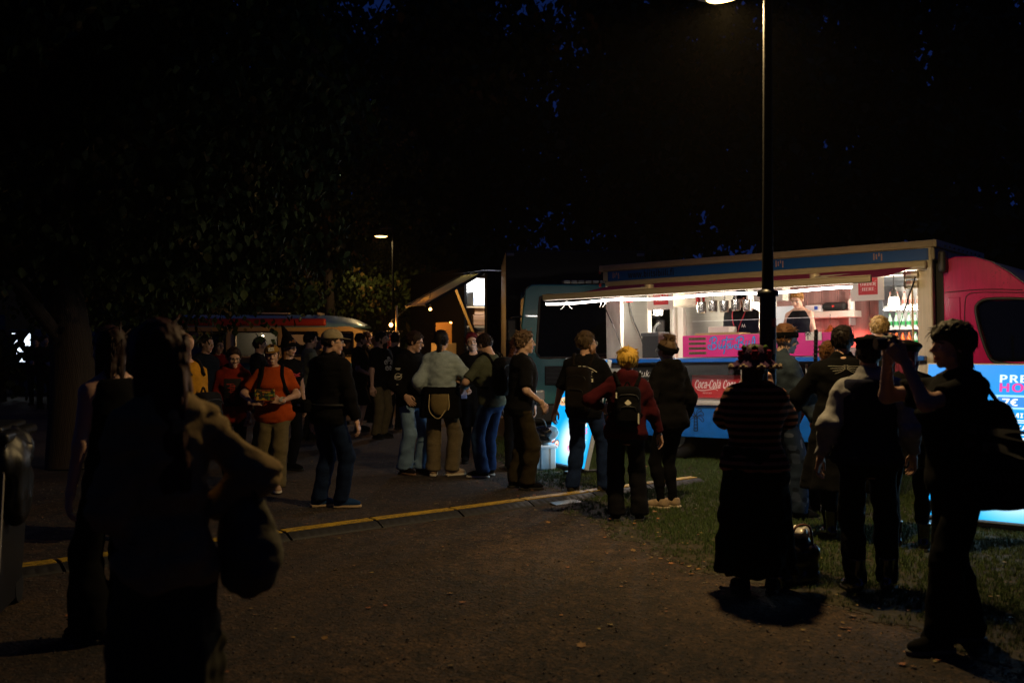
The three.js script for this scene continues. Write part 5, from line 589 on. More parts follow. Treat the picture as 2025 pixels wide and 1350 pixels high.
// ---------------------------------------------------------------- dark food stall with propped hatch
{
  const o = [-0.58, 0, -21], yaw = R(-57), g = thing('food_stall', 'dark wooden food stall with propped up hatch and bright interior', 'stall', o, yaw), dk = mat('#0d0b09', 0.9, 0, { map: clothTex, specularIntensity: 0.12 }), ply = mat('#d0be8a', 0.75, 0, { map: woodTex() });
  const W = (x0, x1, y0, y1) => B(x1 - x0, y1 - y0, 0.06, (x0 + x1) / 2, (y0 + y1) / 2, -0.03);
  part('front_wall', [W(-3.4, -2.25, 0.3, 3.12), W(-2.25, -1.4, 0.3, 1.16), W(-2.25, -1.4, 2.06, 3.12), W(-1.4, -0.84, 0.3, 3.12), W(-0.84, -0.0, 0.3, 1.1), W(-0.84, 0, 3.05, 3.12)], dk, g);
  part('end_wall', [B(0.06, 2.82, 2.3, 0.03, 1.71, -1.15), B(0.06, 2.82, 2.3, -3.37, 1.71, -1.15)], dk, g); part('back_wall', B(3.4, 2.82, 0.06, -1.7, 1.71, -2.27), dk, g); part('inner_lining', [B(0.03, 1.9, 1.9, -1.3, 2.1, -1.05), B(1.3, 1.9, 0.03, -0.66, 2.1, -1.3)], mat('#d6d0c2', 0.6), g); part('warm_lining', B(0.03, 2.2, 2.1, -3.1, 1.7, -1.15), mat('#b08a58', 0.7), g); part('roof', B(3.5, 0.08, 2.4, -1.7, 3.17, -1.15), dk, g); part('floor', B(3.4, 0.1, 2.2, -1.7, 0.35, -1.15), dk, g);
  for (const x of [-3, -1.7, -0.3]) part('support_leg', B(0.1, 0.3, 0.1, x, 0.15, -0.3), dk, g);
  for (const x of [-3.2, 0.0]) { for (let k = 0; k < 8; k++) part('cladding_board', RB(0.02, 0.33, 2.28, 0.005, x === 0 ? 0.07 : -3.41, 0.48 + k * 0.345, -1.15), mat(k % 2 ? '#0f0d0b' : '#0b0a08', 0.85), g); }
  const ov = part('oval_board', [new THREE.SphereGeometry(1, 28, 16).scale(0.03, 0.54, 0.23).translate(0.1, 2.22, -0.52)], mat('#3f372c', 0.7, 0, { map: woodTex() }), g); part('oval_rim', [new THREE.TorusGeometry(1, 0.02, 5, 40).rotateY(PI / 2).scale(1, 0.54, 0.23).translate(0.1, 2.22, -0.52)], mat('#2a241c', 0.7), ov);
  const ha = part('hatch', [beam([-0.43, 3.06, 0.03], [-0.43, 2.36, 1.4], 0.86, 0.01)], mat('#d8c78f', 0.95, 0, { transmission: 0.5, thickness: 0, map: clothTex }), g); part('hatch_edge', [beam([-0.86, 3.07, 0.03], [-0.86, 2.35, 1.42], 0.03, 0.06), beam([0.0, 3.07, 0.03], [0.0, 2.35, 1.42], 0.03, 0.06)], mat('#6d5f40', 0.7), ha); part('hatch_prop', [beam([-0.02, 2.74, 0.68], [-0.02, 1.36, 0.03], 0.11, 0.05)], mat('#9d916e', 0.7), ha);
  for (let k = 0; k < 3; k++) part('hinge_plate', B(0.12, 0.03, 0.05, -0.75 + k * 0.3, 3.08, 0.02), mat('#c9c4b6', 0.3, 0.7), ha);
  part('counter', [RB(1.7, 0.05, 0.4, 0.01, -1.4, 1.14, 0.12)], ply, g); part('window_curtain', (() => { const s = new THREE.PlaneGeometry(0.84, 0.34, 40, 1), p = s.attributes.position; for (let i = 0; i < p.count; i++) p.setZ(i, 0.02 * Math.sin(p.getX(i) * 40)); s.computeVertexNormals(); return s.translate(-1.82, 1.72, -0.5); })(), mat('#b99a70', 0.9, 0, { side: THREE.DoubleSide, map: clothTex }), g);
  for (const y of [1.5, 1.95, 2.38]) part('shelf', B(0.42, 0.03, 1.1, -1.07, y, -0.6), mat('#a58a62', 0.7), g);
  const ip = (x, y, z) => V(x, y, z).applyAxisAngle(V(0, 1, 0), yaw).add(V(...o));
  const L = (x, y, z, I, c, r, lab) => { const q = thing('stall_lamp', lab, 'lamp', o, yaw); part('bulb', new THREE.SphereGeometry(r, 12, 8).translate(x, y, z), glow(c, 16), q); part('cable', rod([x, y + r, z], [x, Math.min(3.12, y + 1.0), z], 0.006), mat('#111111', 0.7), q); const l = new THREE.PointLight(new THREE.Color(c), I, 0, 2); l.position.copy(ip(x, y, z)); l.castShadow = true; scene.add(l); };
  L(-0.62, 2.86, -0.45, 7, '#eef3ff', 0.045, 'cold white bulb above the boxes inside the dark stall'); L(-2.3, 2.1, -0.5, 2, '#ffb25a', 0.05, 'warm bulb behind the curtain window of the stall');
  L(-0.55, 2.3, 1.0, 1.6, '#ffb85e', 0.03, 'small warm bulb added to light the stall hatch from below');  // extra bulb, added only to brighten the hatch cloth
  const st = [['#c9cdd6', 2.4, 0.3, -0.42, 0.76], ['#a9794f', 1.97, 0.22, -0.42, 0.78], ['#b98a60', 2.2, 0.16, -0.45, 0.7], ['#a5744a', 1.52, 0.3, -0.4, 0.74]];
  st.forEach(([c, y, h, x, w], k) => { const q = thing('carton', ['white printed carton on the top shelf of the stall', 'flat brown carton on the middle shelf of the stall', 'brown carton stacked on the flat carton in the stall', 'deep brown carton on the lowest shelf of the stall'][k], 'carton', o, yaw); part('carton', RB(0.34, h, w * 0.82, 0.008, -1.07, y + 0.016 + h / 2, -0.58), mat(c, 0.75, 0, { map: clothTex }), q); part('tape', B(0.003, 0.03, w * 0.8, -0.8985, y + h * 0.55, -0.58), mat(k ? '#8a6238' : '#8f97a8', 0.5), q); });
  const pb = thing('plastic_bag', 'crumpled clear plastic bag of supplies on the stall counter', 'bag', o, yaw); part('bag', meshSDF((x, y, z) => ell([-0.4, 1.3, -0.1], [0.32, 0.16, 0.16])(x, y, z) + 0.05 * noise(x * 14, y * 14, z * 14), [-0.8, 1.16, -0.32], [0, 1.55, 0.1], 0.02), mat('#b9c6dc', 0.25), pb);
  const wt = thing('white_box', 'pale box lit warm on the stall counter', 'box', o, yaw); part('box', RB(0.7, 0.42, 0.3, 0.01, -1.55, 1.17 + 0.21, 0.1), mat('#cbb98e', 0.7), wt);
  // light outside, with hanging plastic
  const pl = ip(-1.5, 2.0, 1.45), q = thing('string_bulb', 'warm bare bulb hung under the outer edge of the stall hatch', 'lamp', [pl.x, 0, pl.z]); part('bulb', new THREE.SphereGeometry(0.04, 12, 10).translate(0, 1.98, 0), glow('#ffc36a', 16), q); part('cable', rod([0, 2.05, 0], [0.5, 2.5, -0.2], 0.006), mat('#111111', 0.7), q); part('post', [rod([0.12, 0, 0], [0.12, 2.4, 0], 0.02)], mat('#3a3025', 0.7), q); const l = new THREE.PointLight(new THREE.Color('#ffb056'), 4, 0, 2); l.position.set(pl.x, 1.98, pl.z); l.castShadow = true; scene.add(l);
  const fl = thing('paper_bunting', 'white and red paper decorations hanging by the warm bulb', 'decoration', [pl.x, 0, pl.z]); for (let k = 0; k < 5; k++) part('paper', new THREE.BoxGeometry(0.1, 0.28, 0.004).rotateY(k).translate(-0.16 + k * 0.08, 1.66 - (k % 2) * 0.12, 0.1), mat(['#d9c7a6', '#c7453a', '#d8cfb8', '#caa24a', '#d9c7a6'][k], 0.8), fl); part('cord', rod([-0.25, 1.84, 0.1], [0.25, 1.84, 0.1], 0.004), mat('#222222', 0.7), fl);
}
// ---------------------------------------------------------------- old cream bus with blue roof and red awning
{
  const g = thing('bus', 'old cream camper bus with pale blue roof and red rolled awning', 'bus', [-3.15, 0, -22.6], R(3)), cr = mat('#b9a67c', 0.5, 0, { clearcoat: 0.3 }), bl = mat('#5f93b8', 0.45, 0, { clearcoat: 0.3 }), dk = mat('#0c0d0e', 0.4);
  const winB = (x0, x1) => [[x0, 1.3], [x1, 1.3], [x1, 1.84], [x0, 1.84]], side = [[-4.6, 0.4], [-4.6, 1.95], [-0.55, 1.95], [-0.28, 1.86], [-0.1, 1.6], [0.0, 1.1], [0.0, 0.4]];
  const holes = [[-4.3, -3.3], [-3.1, -2.15], [-1.95, -1.25], [-1.1, -0.45]]; for (const z of [0, -1.8]) part('body_side', extrude(side, 0.05, 0.02, holes.map((h) => winB(...h))).translate(0, 0, z - 0.05), cr, g);
  part('body_lower', [RB(4.66, 0.72, 0.02, 0.008, -2.3, 0.78, 0.03)], mat('#1d5f86', 0.5), g);
  part('nose', [RB(0.2, 1.0, 1.8, 0.09, -0.06, 0.92, -0.93)], cr, g); part('tail', [RB(0.1, 1.5, 1.8, 0.05, -4.6, 1.18, -0.93)], cr, g); part('floor', B(4.5, 0.06, 1.75, -2.3, 0.5, -0.92), dk, g); part('inner_panel', B(4.4, 1.3, 0.03, -2.3, 1.2, -0.95), mat('#55544e', 0.7), g);
  { const n = 16, P = [], I = []; const nx = 20; for (let j = 0; j <= n; j++) { const a = PI * j / n; for (let i = 0; i <= nx; i++) { const t = i / nx, x = lerp(-4.66, -0.2, t), e = Math.max(0, (t - 0.72) / 0.28), s = Math.sqrt(1 - e * e * 0.96); P.push(x + 0.12 * Math.sin(a) * 0, 1.95 + 0.3 * Math.sin(a) * s, -0.93 + 0.97 * Math.cos(a) * (0.86 + 0.14 * s)); } } for (let j = 0; j < n; j++) for (let i = 0; i < nx; i++) { const o2 = j * (nx + 1) + i; I.push(o2, o2 + nx + 2, o2 + 1, o2, o2 + nx + 1, o2 + nx + 2); } const ge = new THREE.BufferGeometry(); ge.setAttribute('position', new THREE.BufferAttribute(new Float32Array(P), 3)); ge.setIndex(I); ge.computeVertexNormals(); part('roof', ge, bl, g); }
  holes.forEach(([a, b], k) => { part('window_seal', tube(loop(winB(a, b).map(([x, y]) => [x, y, 0.03])), 0.02, 6, true, 40), dk, g); if (k !== 1) part('window_pane', B(b - a, 0.54, 0.006, (a + b) / 2, 1.57, -0.02), mat('#1a2022', 0.06, 0, { transmission: 0.8, thickness: 0 }), g); });
  part('awning_roll', [RB(3.9, 0.17, 0.16, 0.05, -3.0, 2.06, 0.14)], mat('#b3301c', 0.6, 0, { map: clothTex }), g); part('bunting', [extrude([[-0.3, 0], [0.3, 0], [0, -0.26]], 0.006).translate(-1.6, 1.78, 0.045)], mat('#c9c3b2', 0.8), g);
  part('serving_shelf', [RB(1.1, 0.03, 0.35, 0.01, -2.62, 1.28, 0.2)], cr, g); part('roof_rack', [B(0.8, 0.03, 0.2, -2.4, 2.28, -0.7), B(0.04, 0.06, 0.9, -1.3, 2.27, -0.9)], mat('#b3aa92', 0.6), g);
  for (const x of [-0.9, -3.8]) for (const z of [-0.12, -1.75]) { const w = part('wheel', new THREE.TorusGeometry(0.24, 0.09, 10, 24).translate(x, 0.33, z), mat('#0a0a0a', 0.9), g); part('hub', CY(0.16, 0.16, 0.1, 0, 0, 0, 16).rotateX(PI / 2).translate(x, 0.33, z), mat('#8f8a7c', 0.4, 0.5), w); }
  const bl2 = thing('bus_lamp', 'small white lamp inside the serving window of the bus', 'lamp', [-5.75, 1.75, -22.95]); part('bulb', new THREE.SphereGeometry(0.03, 10, 8), glow('#ffe9c8', 4), bl2); part('cable', rod([0, 0.04, 0], [0, 0.3, 0], 0.006), dk, bl2); const l = new THREE.PointLight(new THREE.Color('#ffe2b8'), 0.5, 0, 2); l.position.set(-5.75, 1.75, -22.95); l.castShadow = true; scene.add(l);
}
// ---------------------------------------------------------------- far left: container with lettering, lit display, banner, lit house front, flood lights
{
  const c = thing('container', 'grey corrugated container with dark lettering at the far edge', 'container', [-14.2, 0, -31], R(8)), m = mat('#7d8688', 0.6); part('shell', B(3.4, 2.0, 2, 0.3, 1.02, -1.05), m, c); for (let k = 0; k < 17; k++) part('rib', B(0.1, 1.9, 0.05, -1.3 + k * 0.2, 1.02, -0.03), m, c);
  const t = canvas(256, 96, (q) => { q.fillStyle = '#1d2326'; q.font = 'bold 84px sans-serif'; q.fillText('POAS', 10, 78); }); part('lettering', new THREE.PlaneGeometry(0.8, 0.3).translate(0.12, 1.2, 0.002), new THREE.MeshStandardMaterial({ map: t, transparent: true, roughness: 0.8 }), c);
  const d = thing('display_screen', 'bright white lit advertising display in front of the container', 'display', [-14.75, 0, -29.9], R(20)); part('casing', RB(0.62, 1.5, 0.12, 0.02, 0, 1.22, 0), mat('#14171a', 0.5), d); part('lit_screen', new THREE.PlaneGeometry(0.5, 0.86).translate(0, 1.46, 0.063), glow('#e2f2ff', 2.4), d); part('post', B(0.12, 0.5, 0.1, 0, 0.25, 0), mat('#14171a', 0.5), d);
  const L = new THREE.RectAreaLight(new THREE.Color(0.85, 0.95, 1), 2.2, 0.5, 0.86), p = V(0, 1.46, 0.08).applyAxisAngle(V(0, 1, 0), R(20)).add(V(-14.75, 0, -29.9)), q2 = V(0, 1.46, 1).applyAxisAngle(V(0, 1, 0), R(20)).add(V(-14.75, 0, -29.9)); L.position.copy(p); L.lookAt(q2); L.castShadow = true; scene.add(L);
  const b = thing('banner', 'tall pale banner on a pole seen between the leaves', 'banner', [-12.2, 0, -35]); part('pole', rod([0, 0, 0], [0, 3.3, 0], 0.03), mat('#888888', 0.5), b); part('cloth', B(0.34, 2.2, 0.01, 0.2, 2.1, 0), mat('#9fb2b8', 0.8), b);
  for (const [x, y, z, lab] of [[-13.8, 3.7, -40, 'small white flood light on a mast near the banner'], [-7.02, 8.03, -40, 'small white flood light high among the trees above the bus']]) { const f = thing('flood_light', lab, 'flood light', [x, 0, z]); part('mast', rod([0, 0, 0], [0, y, 0], 0.05), mat('#55585a', 0.5, 0.4), f); part('housing', RB(0.24, 0.2, 0.12, 0.03, 0, y + 0.06, -0.04), mat('#222222', 0.5), f); part('lens', new THREE.SphereGeometry(0.07, 12, 8).translate(0, y + 0.06, 0.06), glow('#f2f6ff', 12), f); const l = new THREE.PointLight(new THREE.Color(0.9, 0.95, 1), 5, 0, 2); l.position.set(x, y + 0.06, z + 0.06); l.castShadow = true; scene.add(l); }
  // house front with warm lit windows behind the trees
  const h = thing('building', 'stone house front with warm lit windows behind the big linden', 'building', [-17, 0, -42]); const wm = mat('#6b5a48', 0.9, 0, { map: clothTex }); const hs = [], r = rng(5); for (let i = 0; i < 6; i++) for (let j = 0; j < 3; j++) hs.push([-8.2 + i * 2.9, 1.1 + j * 3.1]);
  part('wall', extrude([[-9.5, 0], [9.5, 0], [9.5, 10.2], [-9.5, 10.2]], 0.4, 0, hs.map(([x, y]) => [[x, y], [x + 1.1, y], [x + 1.1, y + 1.7], [x, y + 1.7]])), wm, h); part('roof', [extrude([[-10, 10.2], [10, 10.2], [8.8, 12.4], [-8.8, 12.4]], 4).translate(0, 0, -3.5)], mat('#2c2622', 0.9), h); part('back_wall', B(19, 10.2, 0.2, 0, 5.1, -3.2), wm, h);
  hs.forEach(([x, y], k) => { const lit = r() < 0.45 && k % 3 > 0, w = part('window', [B(1.2, 0.06, 0.14, x + 0.55, y, 0.42), B(0.06, 1.7, 0.1, x, y + 0.85, 0.3), B(0.06, 1.7, 0.1, x + 1.1, y + 0.85, 0.3), B(0.05, 1.7, 0.06, x + 0.55, y + 0.85, 0.3), B(1.1, 0.05, 0.06, x + 0.55, y + 1.2, 0.3)], mat('#8a7d68', 0.7), h); part(lit ? 'lit_window_pane' : 'window_pane', B(1.08, 1.68, 0.01, x + 0.55, y + 0.85, 0.2), lit ? glow('#ff9a3c', 0.16 + 0.2 * r()) : mat('#0c0f12', 0.1), w); });
}
// ---------------------------------------------------------------- bin at the left edge
{
  const g = thing('waste_bin', 'black wheeled waste bin with a bag hanging over its rim', 'bin', [-3.2, 0, -5.75], R(14)); const m = mat('#0d0e0f', 0.45);
  const P = [[-0.25, 0.06], [0.25, 0.06], [0.31, 1.0], [-0.31, 1.0]]; part('body', extrude(P, 0.62, 0.015).translate(0, 0, -0.31), m, g); part('lid', [RB(0.7, 0.06, 0.74, 0.025, 0, 1.05, 0), RB(0.6, 0.04, 0.6, 0.02, 0, 1.09, 0)], m, g); part('handle', [rod([-0.28, 1.04, -0.4], [0.28, 1.04, -0.4], 0.018)], m, g); for (const s of [-1, 1]) part('wheel', CY(0.1, 0.1, 0.06, 0, 0, 0, 18).rotateZ(PI / 2).translate(s * 0.24, 0.1, -0.26), mat('#070707', 0.8), g);
  const bag = thing('bin_bag', 'shiny black bin bag drooping over the waste bin', 'bag', [-3.2, 0, -5.75], R(14)); part('bag', meshSDF((x, y, z) => uni([ell([0.3, 0.92, 0.1], [0.12, 0.16, 0.24]), ell([0.34, 0.76, 0.12], [0.07, 0.22, 0.14])], 0.05)(x, y, z) + 0.03 * noise(x * 16, y * 9, z * 16), [0.1, 0.45, -0.25], [0.56, 1.16, 0.45], 0.014), mat('#101113', 0.45), bag);
  part('edge_strip', [beam([0.29, 0.3, 0.325], [0.316, 0.86, 0.325], 0.035, 0.006)], mat('#8d8a84', 0.5), g);
}
// ---------------------------------------------------------------- trees
const barkM = () => mat('#3b3026', 0.95, 0, { map: clothTex, bumpMap: weaveTex, bumpScale: 0.01 });
function leafCluster(seed, n, size, reach) {
  const r = rng(seed), gs = []; for (let k = 0; k < n; k++) { const P = [0, 0, 0, 0.3, 0.05, 0.22, 0.42, 0.02, 0.55, 0.2, -0.03, 0.85, 0, -0.12, 1.05, -0.2, -0.03, 0.85, -0.42, 0.02, 0.55, -0.3, 0.05, 0.22], g = new THREE.BufferGeometry(); g.setAttribute('position', new THREE.BufferAttribute(new Float32Array(P), 3)); g.setIndex([0, 1, 2, 0, 2, 3, 0, 3, 4, 0, 4, 5, 0, 5, 6, 0, 6, 7]); g.computeVertexNormals(); const s = size * (0.7 + 0.6 * r()); g.scale(s, s, s).rotateX(0.5 + 0.9 * r()).rotateZ((r() - 0.5) * 0.8).rotateY(r() * 6.28).translate((r() - 0.5) * reach, (r() - 0.5) * reach * 0.7, (r() - 0.5) * reach); gs.push(g); } return merge(gs);
}
const leafM = new THREE.MeshPhysicalMaterial({ color: 0xffffff, roughness: 0.75, specularIntensity: 0.35, side: THREE.DoubleSide });
const clusters = [leafCluster(3, 9, 0.11, 0.5), leafCluster(4, 8, 0.26, 1.1), leafCluster(8, 8, 0.09, 0.36)];
function tree(label, x, z, o) {
  const g = thing('tree', label, 'tree', [x, 0, z], 0, o.group), r = rng(o.seed), H = o.h, tr = o.trunk ?? H * 0.022, bend = [];
  for (let k = 0; k <= 6; k++) bend.push([(k ? noise(o.seed, k * 0.5, 1) : 0) * H * 0.025, H * 0.8 * k / 6, (k ? noise(o.seed, k * 0.5, 8) : 0) * H * 0.025]);
  const cone = (pts, r0, r1, seg) => { const t = tube(pts, 1, seg, false, pts.length * 3), p = t.attributes.position, c = new THREE.CatmullRomCurve3(pts.map((q) => V(...q))), n = pts.length * 3; for (let i = 0; i < p.count; i++) { const k = Math.floor(i / (seg + 1)) / n, q = c.getPointAt(Math.min(1, k)), rr = lerp(r0, r1, k); p.setXYZ(i, q.x + (p.getX(i) - q.x) * rr, q.y + (p.getY(i) - q.y) * rr, q.z + (p.getZ(i) - q.z) * rr); } t.computeVertexNormals(); return t; };
  part('trunk', cone(bend, tr * 1.15, tr * 0.35, 10), barkM(), g);
  const limbs = [], anchors = [], cy = o.base + (H - o.base) * 0.5, ry = (H - o.base) * 0.5;
  for (let k = 0; k < (o.limbs ?? 9); k++) { const a = k * 2.4 + r(), y0 = lerp(o.base * 0.75, H * 0.7, r()), e = [Math.cos(a) * o.rx * (0.5 + 0.4 * r()), clamp(y0 + (0.12 + 0.25 * r()) * H, 0, H * 0.95), Math.sin(a) * o.rz * (0.5 + 0.4 * r())]; const st = bend[Math.min(6, Math.round(y0 / (H * 0.8) * 6))]; limbs.push(cone([st, mix3(st, e, 0.5).map((c, i) => c + (i === 1 ? H * 0.02 : 0)), e], tr * 0.42, tr * 0.08, 6)); anchors.push(e); }
  part('limbs', limbs, barkM(), g);
  const cl = clusters[o.leaf ?? 1], n = o.n ?? 2600, im = new THREE.InstancedMesh(cl, leafM, n), m = new THREE.Matrix4(), q = new THREE.Quaternion(), e3 = new THREE.Euler(), c = new THREE.Color(); let i = 0, guard = 0;
  while (i < n && guard++ < n * 30) { const a = r() * 6.2832, u = Math.pow(r(), 0.45), v = (r() * 2 - 1), s = Math.sqrt(1 - v * v), px = Math.cos(a) * s * u * o.rx, pz = Math.sin(a) * s * u * o.rz, py = cy + v * u * ry, hole = noise(px / o.lump + o.seed, py / o.lump, pz / o.lump); if (hole < (o.gap ?? -0.2)) continue; if (o.keep && !o.keep(px + x, py, pz + z)) continue; const k = 0.7 + 0.6 * r(); im.setMatrixAt(i, m.compose(V(px, py, pz), q.setFromEuler(e3.set((r() - 0.5) * 0.8, r() * 6.28, (r() - 0.5) * 0.8)), V(k, k, k))); const t = r(); im.setColorAt(i, t < 0.9 ? c.setRGB(0.03 + 0.025 * t, 0.045 + 0.025 * t, 0.012) : c.setRGB(0.15, 0.1, 0.025)); i++; }
  im.count = i; im.name = 'crown'; im.userData.kind = 'stuff'; im.frustumCulled = false; g.add(im); return g;
}
// the big linden at the left, boughs hanging low
tree('big dark linden overhanging the path in front of the bus', -5.6, -12.6, { seed: 21, h: 11, base: 1.9, rx: 4.6, rz: 3.4, n: 8200, leaf: 0, lump: 0.8, gap: -0.16, limbs: 16, trunk: 0.26, keep: (x, y, z) => y > 2.25 + 0.5 * noise(x * 0.9, 2, z * 0.9) + (x < -6.5 ? 0.4 : 0) && (y < 4.4 || x < -2.0 - 0.28 * (y - 4.4)) });
tree('lower linden with boughs drooping before the bus', -4.7, -13.6, { seed: 27, h: 4.9, base: 1.3, rx: 2.5, rz: 1.1, n: 900, leaf: 2, lump: 0.5, gap: -0.22, limbs: 9, trunk: 0.07, keep: (x, y, z) => y > 1.72 + 0.25 * noise(x * 2.1, 4, z * 2) });
tree('leafy tree lit green beside the far street lamp', -5.4, -29, { seed: 33, h: 9, base: 2.2, rx: 3.0, rz: 2.6, n: 2300, leaf: 0, lump: 1.0, gap: -0.1, limbs: 10, trunk: 0.16, group: 'trees around the square' });
tree('thin young tree with lit leaves behind the far lamp post', -3.9, -30.5, { seed: 37, h: 5.2, base: 2.2, rx: 1.5, rz: 1.3, n: 500, leaf: 0, lump: 0.7, gap: 0.0, limbs: 7, trunk: 0.09 });
const bgTrees = [[-21, -36, 15], [-14, -33, 15], [-8, -39, 17], [-1.5, -35, 16], [3.5, -32, 15.5], [8.5, -30, 15], [13.5, -31, 16], [18.5, -33, 16], [6, -41, 18], [-3, -44, 18], [14, -42, 18], [24, -38, 17]];
const bushes = [[-16.5, -27], [-19, -28.5], [-12.6, -33.5], [-10.2, -30], [-8.2, -31.5], [-6.6, -33], [-21.5, -30], [9.2, -20], [11.5, -21], [13.8, -20], [16, -21], [-1.8, -31], [1.5, -29], [4, -28], [-3.4, -32.5], [-5, -35], [-13.9, -27.2]];
bushes.forEach(([x, z], k) => tree(k === 16 ? 'small loose bush before the lit display' : k < 7 ? 'dense dark bush in the hedge beside the container' : 'dense dark bush in the hedge behind the vehicles', x, z, { seed: 200 + k * 5, h: k === 16 ? 2.2 : 3.9 + (k % 3) * 0.5, base: 0.25, rx: 1.7, rz: 1.1, n: k === 16 ? 40 : 520, leaf: 1, lump: 0.9, gap: -0.6, limbs: 6, trunk: 0.08, group: k === 16 ? undefined : k < 7 ? 'hedge bushes beside the container' : 'hedge bushes behind the vehicles' }));
// unseen trees added over and behind the viewer to block evening sky light
[[-7, 6, 12], [1.5, 8, 13], [8.5, 5, 12], [10.5, -4, 12], [-10, -3, 12], [-2.5, 4.5, 11.5], [5.5, 2.5, 11.5], [-6.5, 0.5, 11.5]].forEach(([x, z, h], k) => tree('broad unseen park tree added on the near side to block sky light', x, z, { seed: 300 + k * 9, h, base: 3.4, rx: 5.2, rz: 4.6, n: 2400, leaf: 1, lump: 1.9, gap: -0.35, limbs: 10, group: 'unseen park trees added to block sky light' }));
bgTrees.forEach(([x, z, h], k) => tree(x < -6 ? 'tall dark tree behind the bus and container' : x < 5 ? 'tall dark tree behind the stall and the box truck' : 'tall dark tree behind the food truck', x, z, { seed: 50 + k * 7, h, base: 2.4, rx: 3.9, rz: 3.0, n: x > -2 ? 1350 : 2300, leaf: 1, lump: 1.5, gap: x > -2 ? -0.08 : -0.25, limbs: 10, group: x < -6 ? 'tall trees behind the bus' : x < 5 ? 'tall trees behind the stall' : 'tall trees behind the food truck' }));
// ---------------------------------------------------------------- the crowd
const LONG = (c, len = -0.7, w = 0.17, extra = {}) => ({ color: c, t: 0.085, bot: 0.0, locks: [[[0.26, 0.45, -0.08], [0.3, len, -0.12], w * 0.8, 0.07], [[-0.26, 0.45, -0.08], [-0.3, len, -0.12], w * 0.8, 0.07], [[0.12, 0.4, -0.3], [0.14, len - 0.1, -0.36], w, 0.09], [[-0.12, 0.4, -0.3], [-0.14, len - 0.1, -0.36], w, 0.09]], ...extra });
const SHORT = (c, e = {}) => ({ color: c, t: 0.075, bot: 0.26, ...e });
const textTex = (w, h, draw) => canvas(w, h, draw);
const W = '#d9d5c8';
// 1 the woman close by with long hair, back turned, hand on her hip
const p1 = person({ at: [-1.16, -3.3], yaw: -140, H: 1.65, fem: 1, q: 0.8, w: 0.88, label: 'person with long auburn hair in olive jacket, elbow bent back, tote on arm', hair: { color: '#4a210e', t: 0.12, bot: 0.0, amp: 0.03, tuft: 50, sides: 1, locks: [[[0.25, 0.5, -0.15], [0.3, -1.0, -0.2], 0.2, 0.1], [[-0.25, 0.5, -0.15], [-0.3, -1.0, -0.2], 0.2, 0.1], [[0.08, 0.45, -0.36], [0.1, -1.5, -0.5], 0.23, 0.12], [[-0.08, 0.45, -0.36], [-0.1, -1.5, -0.5], 0.23, 0.12]] }, head: [0, 8, 0], lean: [5, 0], top: { name: 'jacket', color: '#b59a66', sl: 1.94, off: 0.032, hem: 0.47, fold: 0.02, puff: 1.35, fine: 0.9 }, low: { name: 'skirt', color: '#4c4836', len: 0.06, flare: 0.125, fold: 0.016 }, shoe: { color: '#14110e' }, R: { h: [-0.17, 0.98, 0.08], e: [-0.8, -0.5, -0.45], c: 0.7, d: [0.5, -0.3, 0.8], n: [-0.9, 0.2, -0.2] }, L: { h: [0.1, 1.06, 0.24], e: [0.2, -1, -0.2], c: 0.8 } });
{ const g = p1.hold('tote_bag', 'crumpled grey green cloth tote hanging from the arm of the long haired person', 'bag'), el = p1.J.R.el, bx = el[0] + 0.03, bz = el[2] + 0.02, by = el[1]; const f = uni([ell([bx, by - 0.27, bz], [0.1, 0.15, 0.16]), ell([bx, by - 0.14, bz + 0.02], [0.06, 0.12, 0.11])], 0.06); part('bag', meshSDF((x, y, z) => f(x, y, z) + foldNoise(x * 1.2, y, z * 1.2, 31) * 0.022, [bx - 0.17, by - 0.48, bz - 0.24], [bx + 0.17, by + 0.04, bz + 0.24], 0.011, 3), cloth('#77715a'), g); for (const s of [-1, 1]) part('strap', tube([[bx, by - 0.1, bz + s * 0.07], [bx + 0.03, by + 0.03, bz + s * 0.06], [bx + 0.05, by + 0.065, bz], [bx + 0.02, by + 0.01, bz - s * 0.05]], 0.012, 6), cloth('#55503c'), g); }
// 2 tank top, at the left
person({ at: [-2.13, -5.3], yaw: -125, H: 1.67, fem: 1, label: 'person in black tank top standing behind the waste bin', hair: LONG('#2a150b', -0.4, 0.15), top: { name: 'tank_top', color: '#0e0d0d', sl: 0, neck: 0.838, off: 0.014 }, low: { color: '#121214', off: 0.035, hemw: 2.2 }, shoe: { color: '#161616' }, R: { h: [-0.3, 0.86, 0.06] }, fL: [0.1, 0.05, 10], fR: [-0.1, -0.03, -12] });
// 3 bald man in yellow
const p3 = person({ at: [-2.63, -8.0], yaw: -112, H: 1.68, w: 1.05, label: 'bald person in mustard yellow T-shirt with dark backpack straps', skin: 'tan', hair: { none: 1, color: '#30200f' }, top: { color: '#b5801f', sl: 0.7 }, low: { color: '#1a1b20', kind: 'denim' }, shoe: { color: '#191919' }, head: [-10, 0, 0] });
backpack(p3, 'dark backpack worn by the bald person in yellow', { color: '#15151a', h: 0.16, y: 0.62, d: 0.07 });
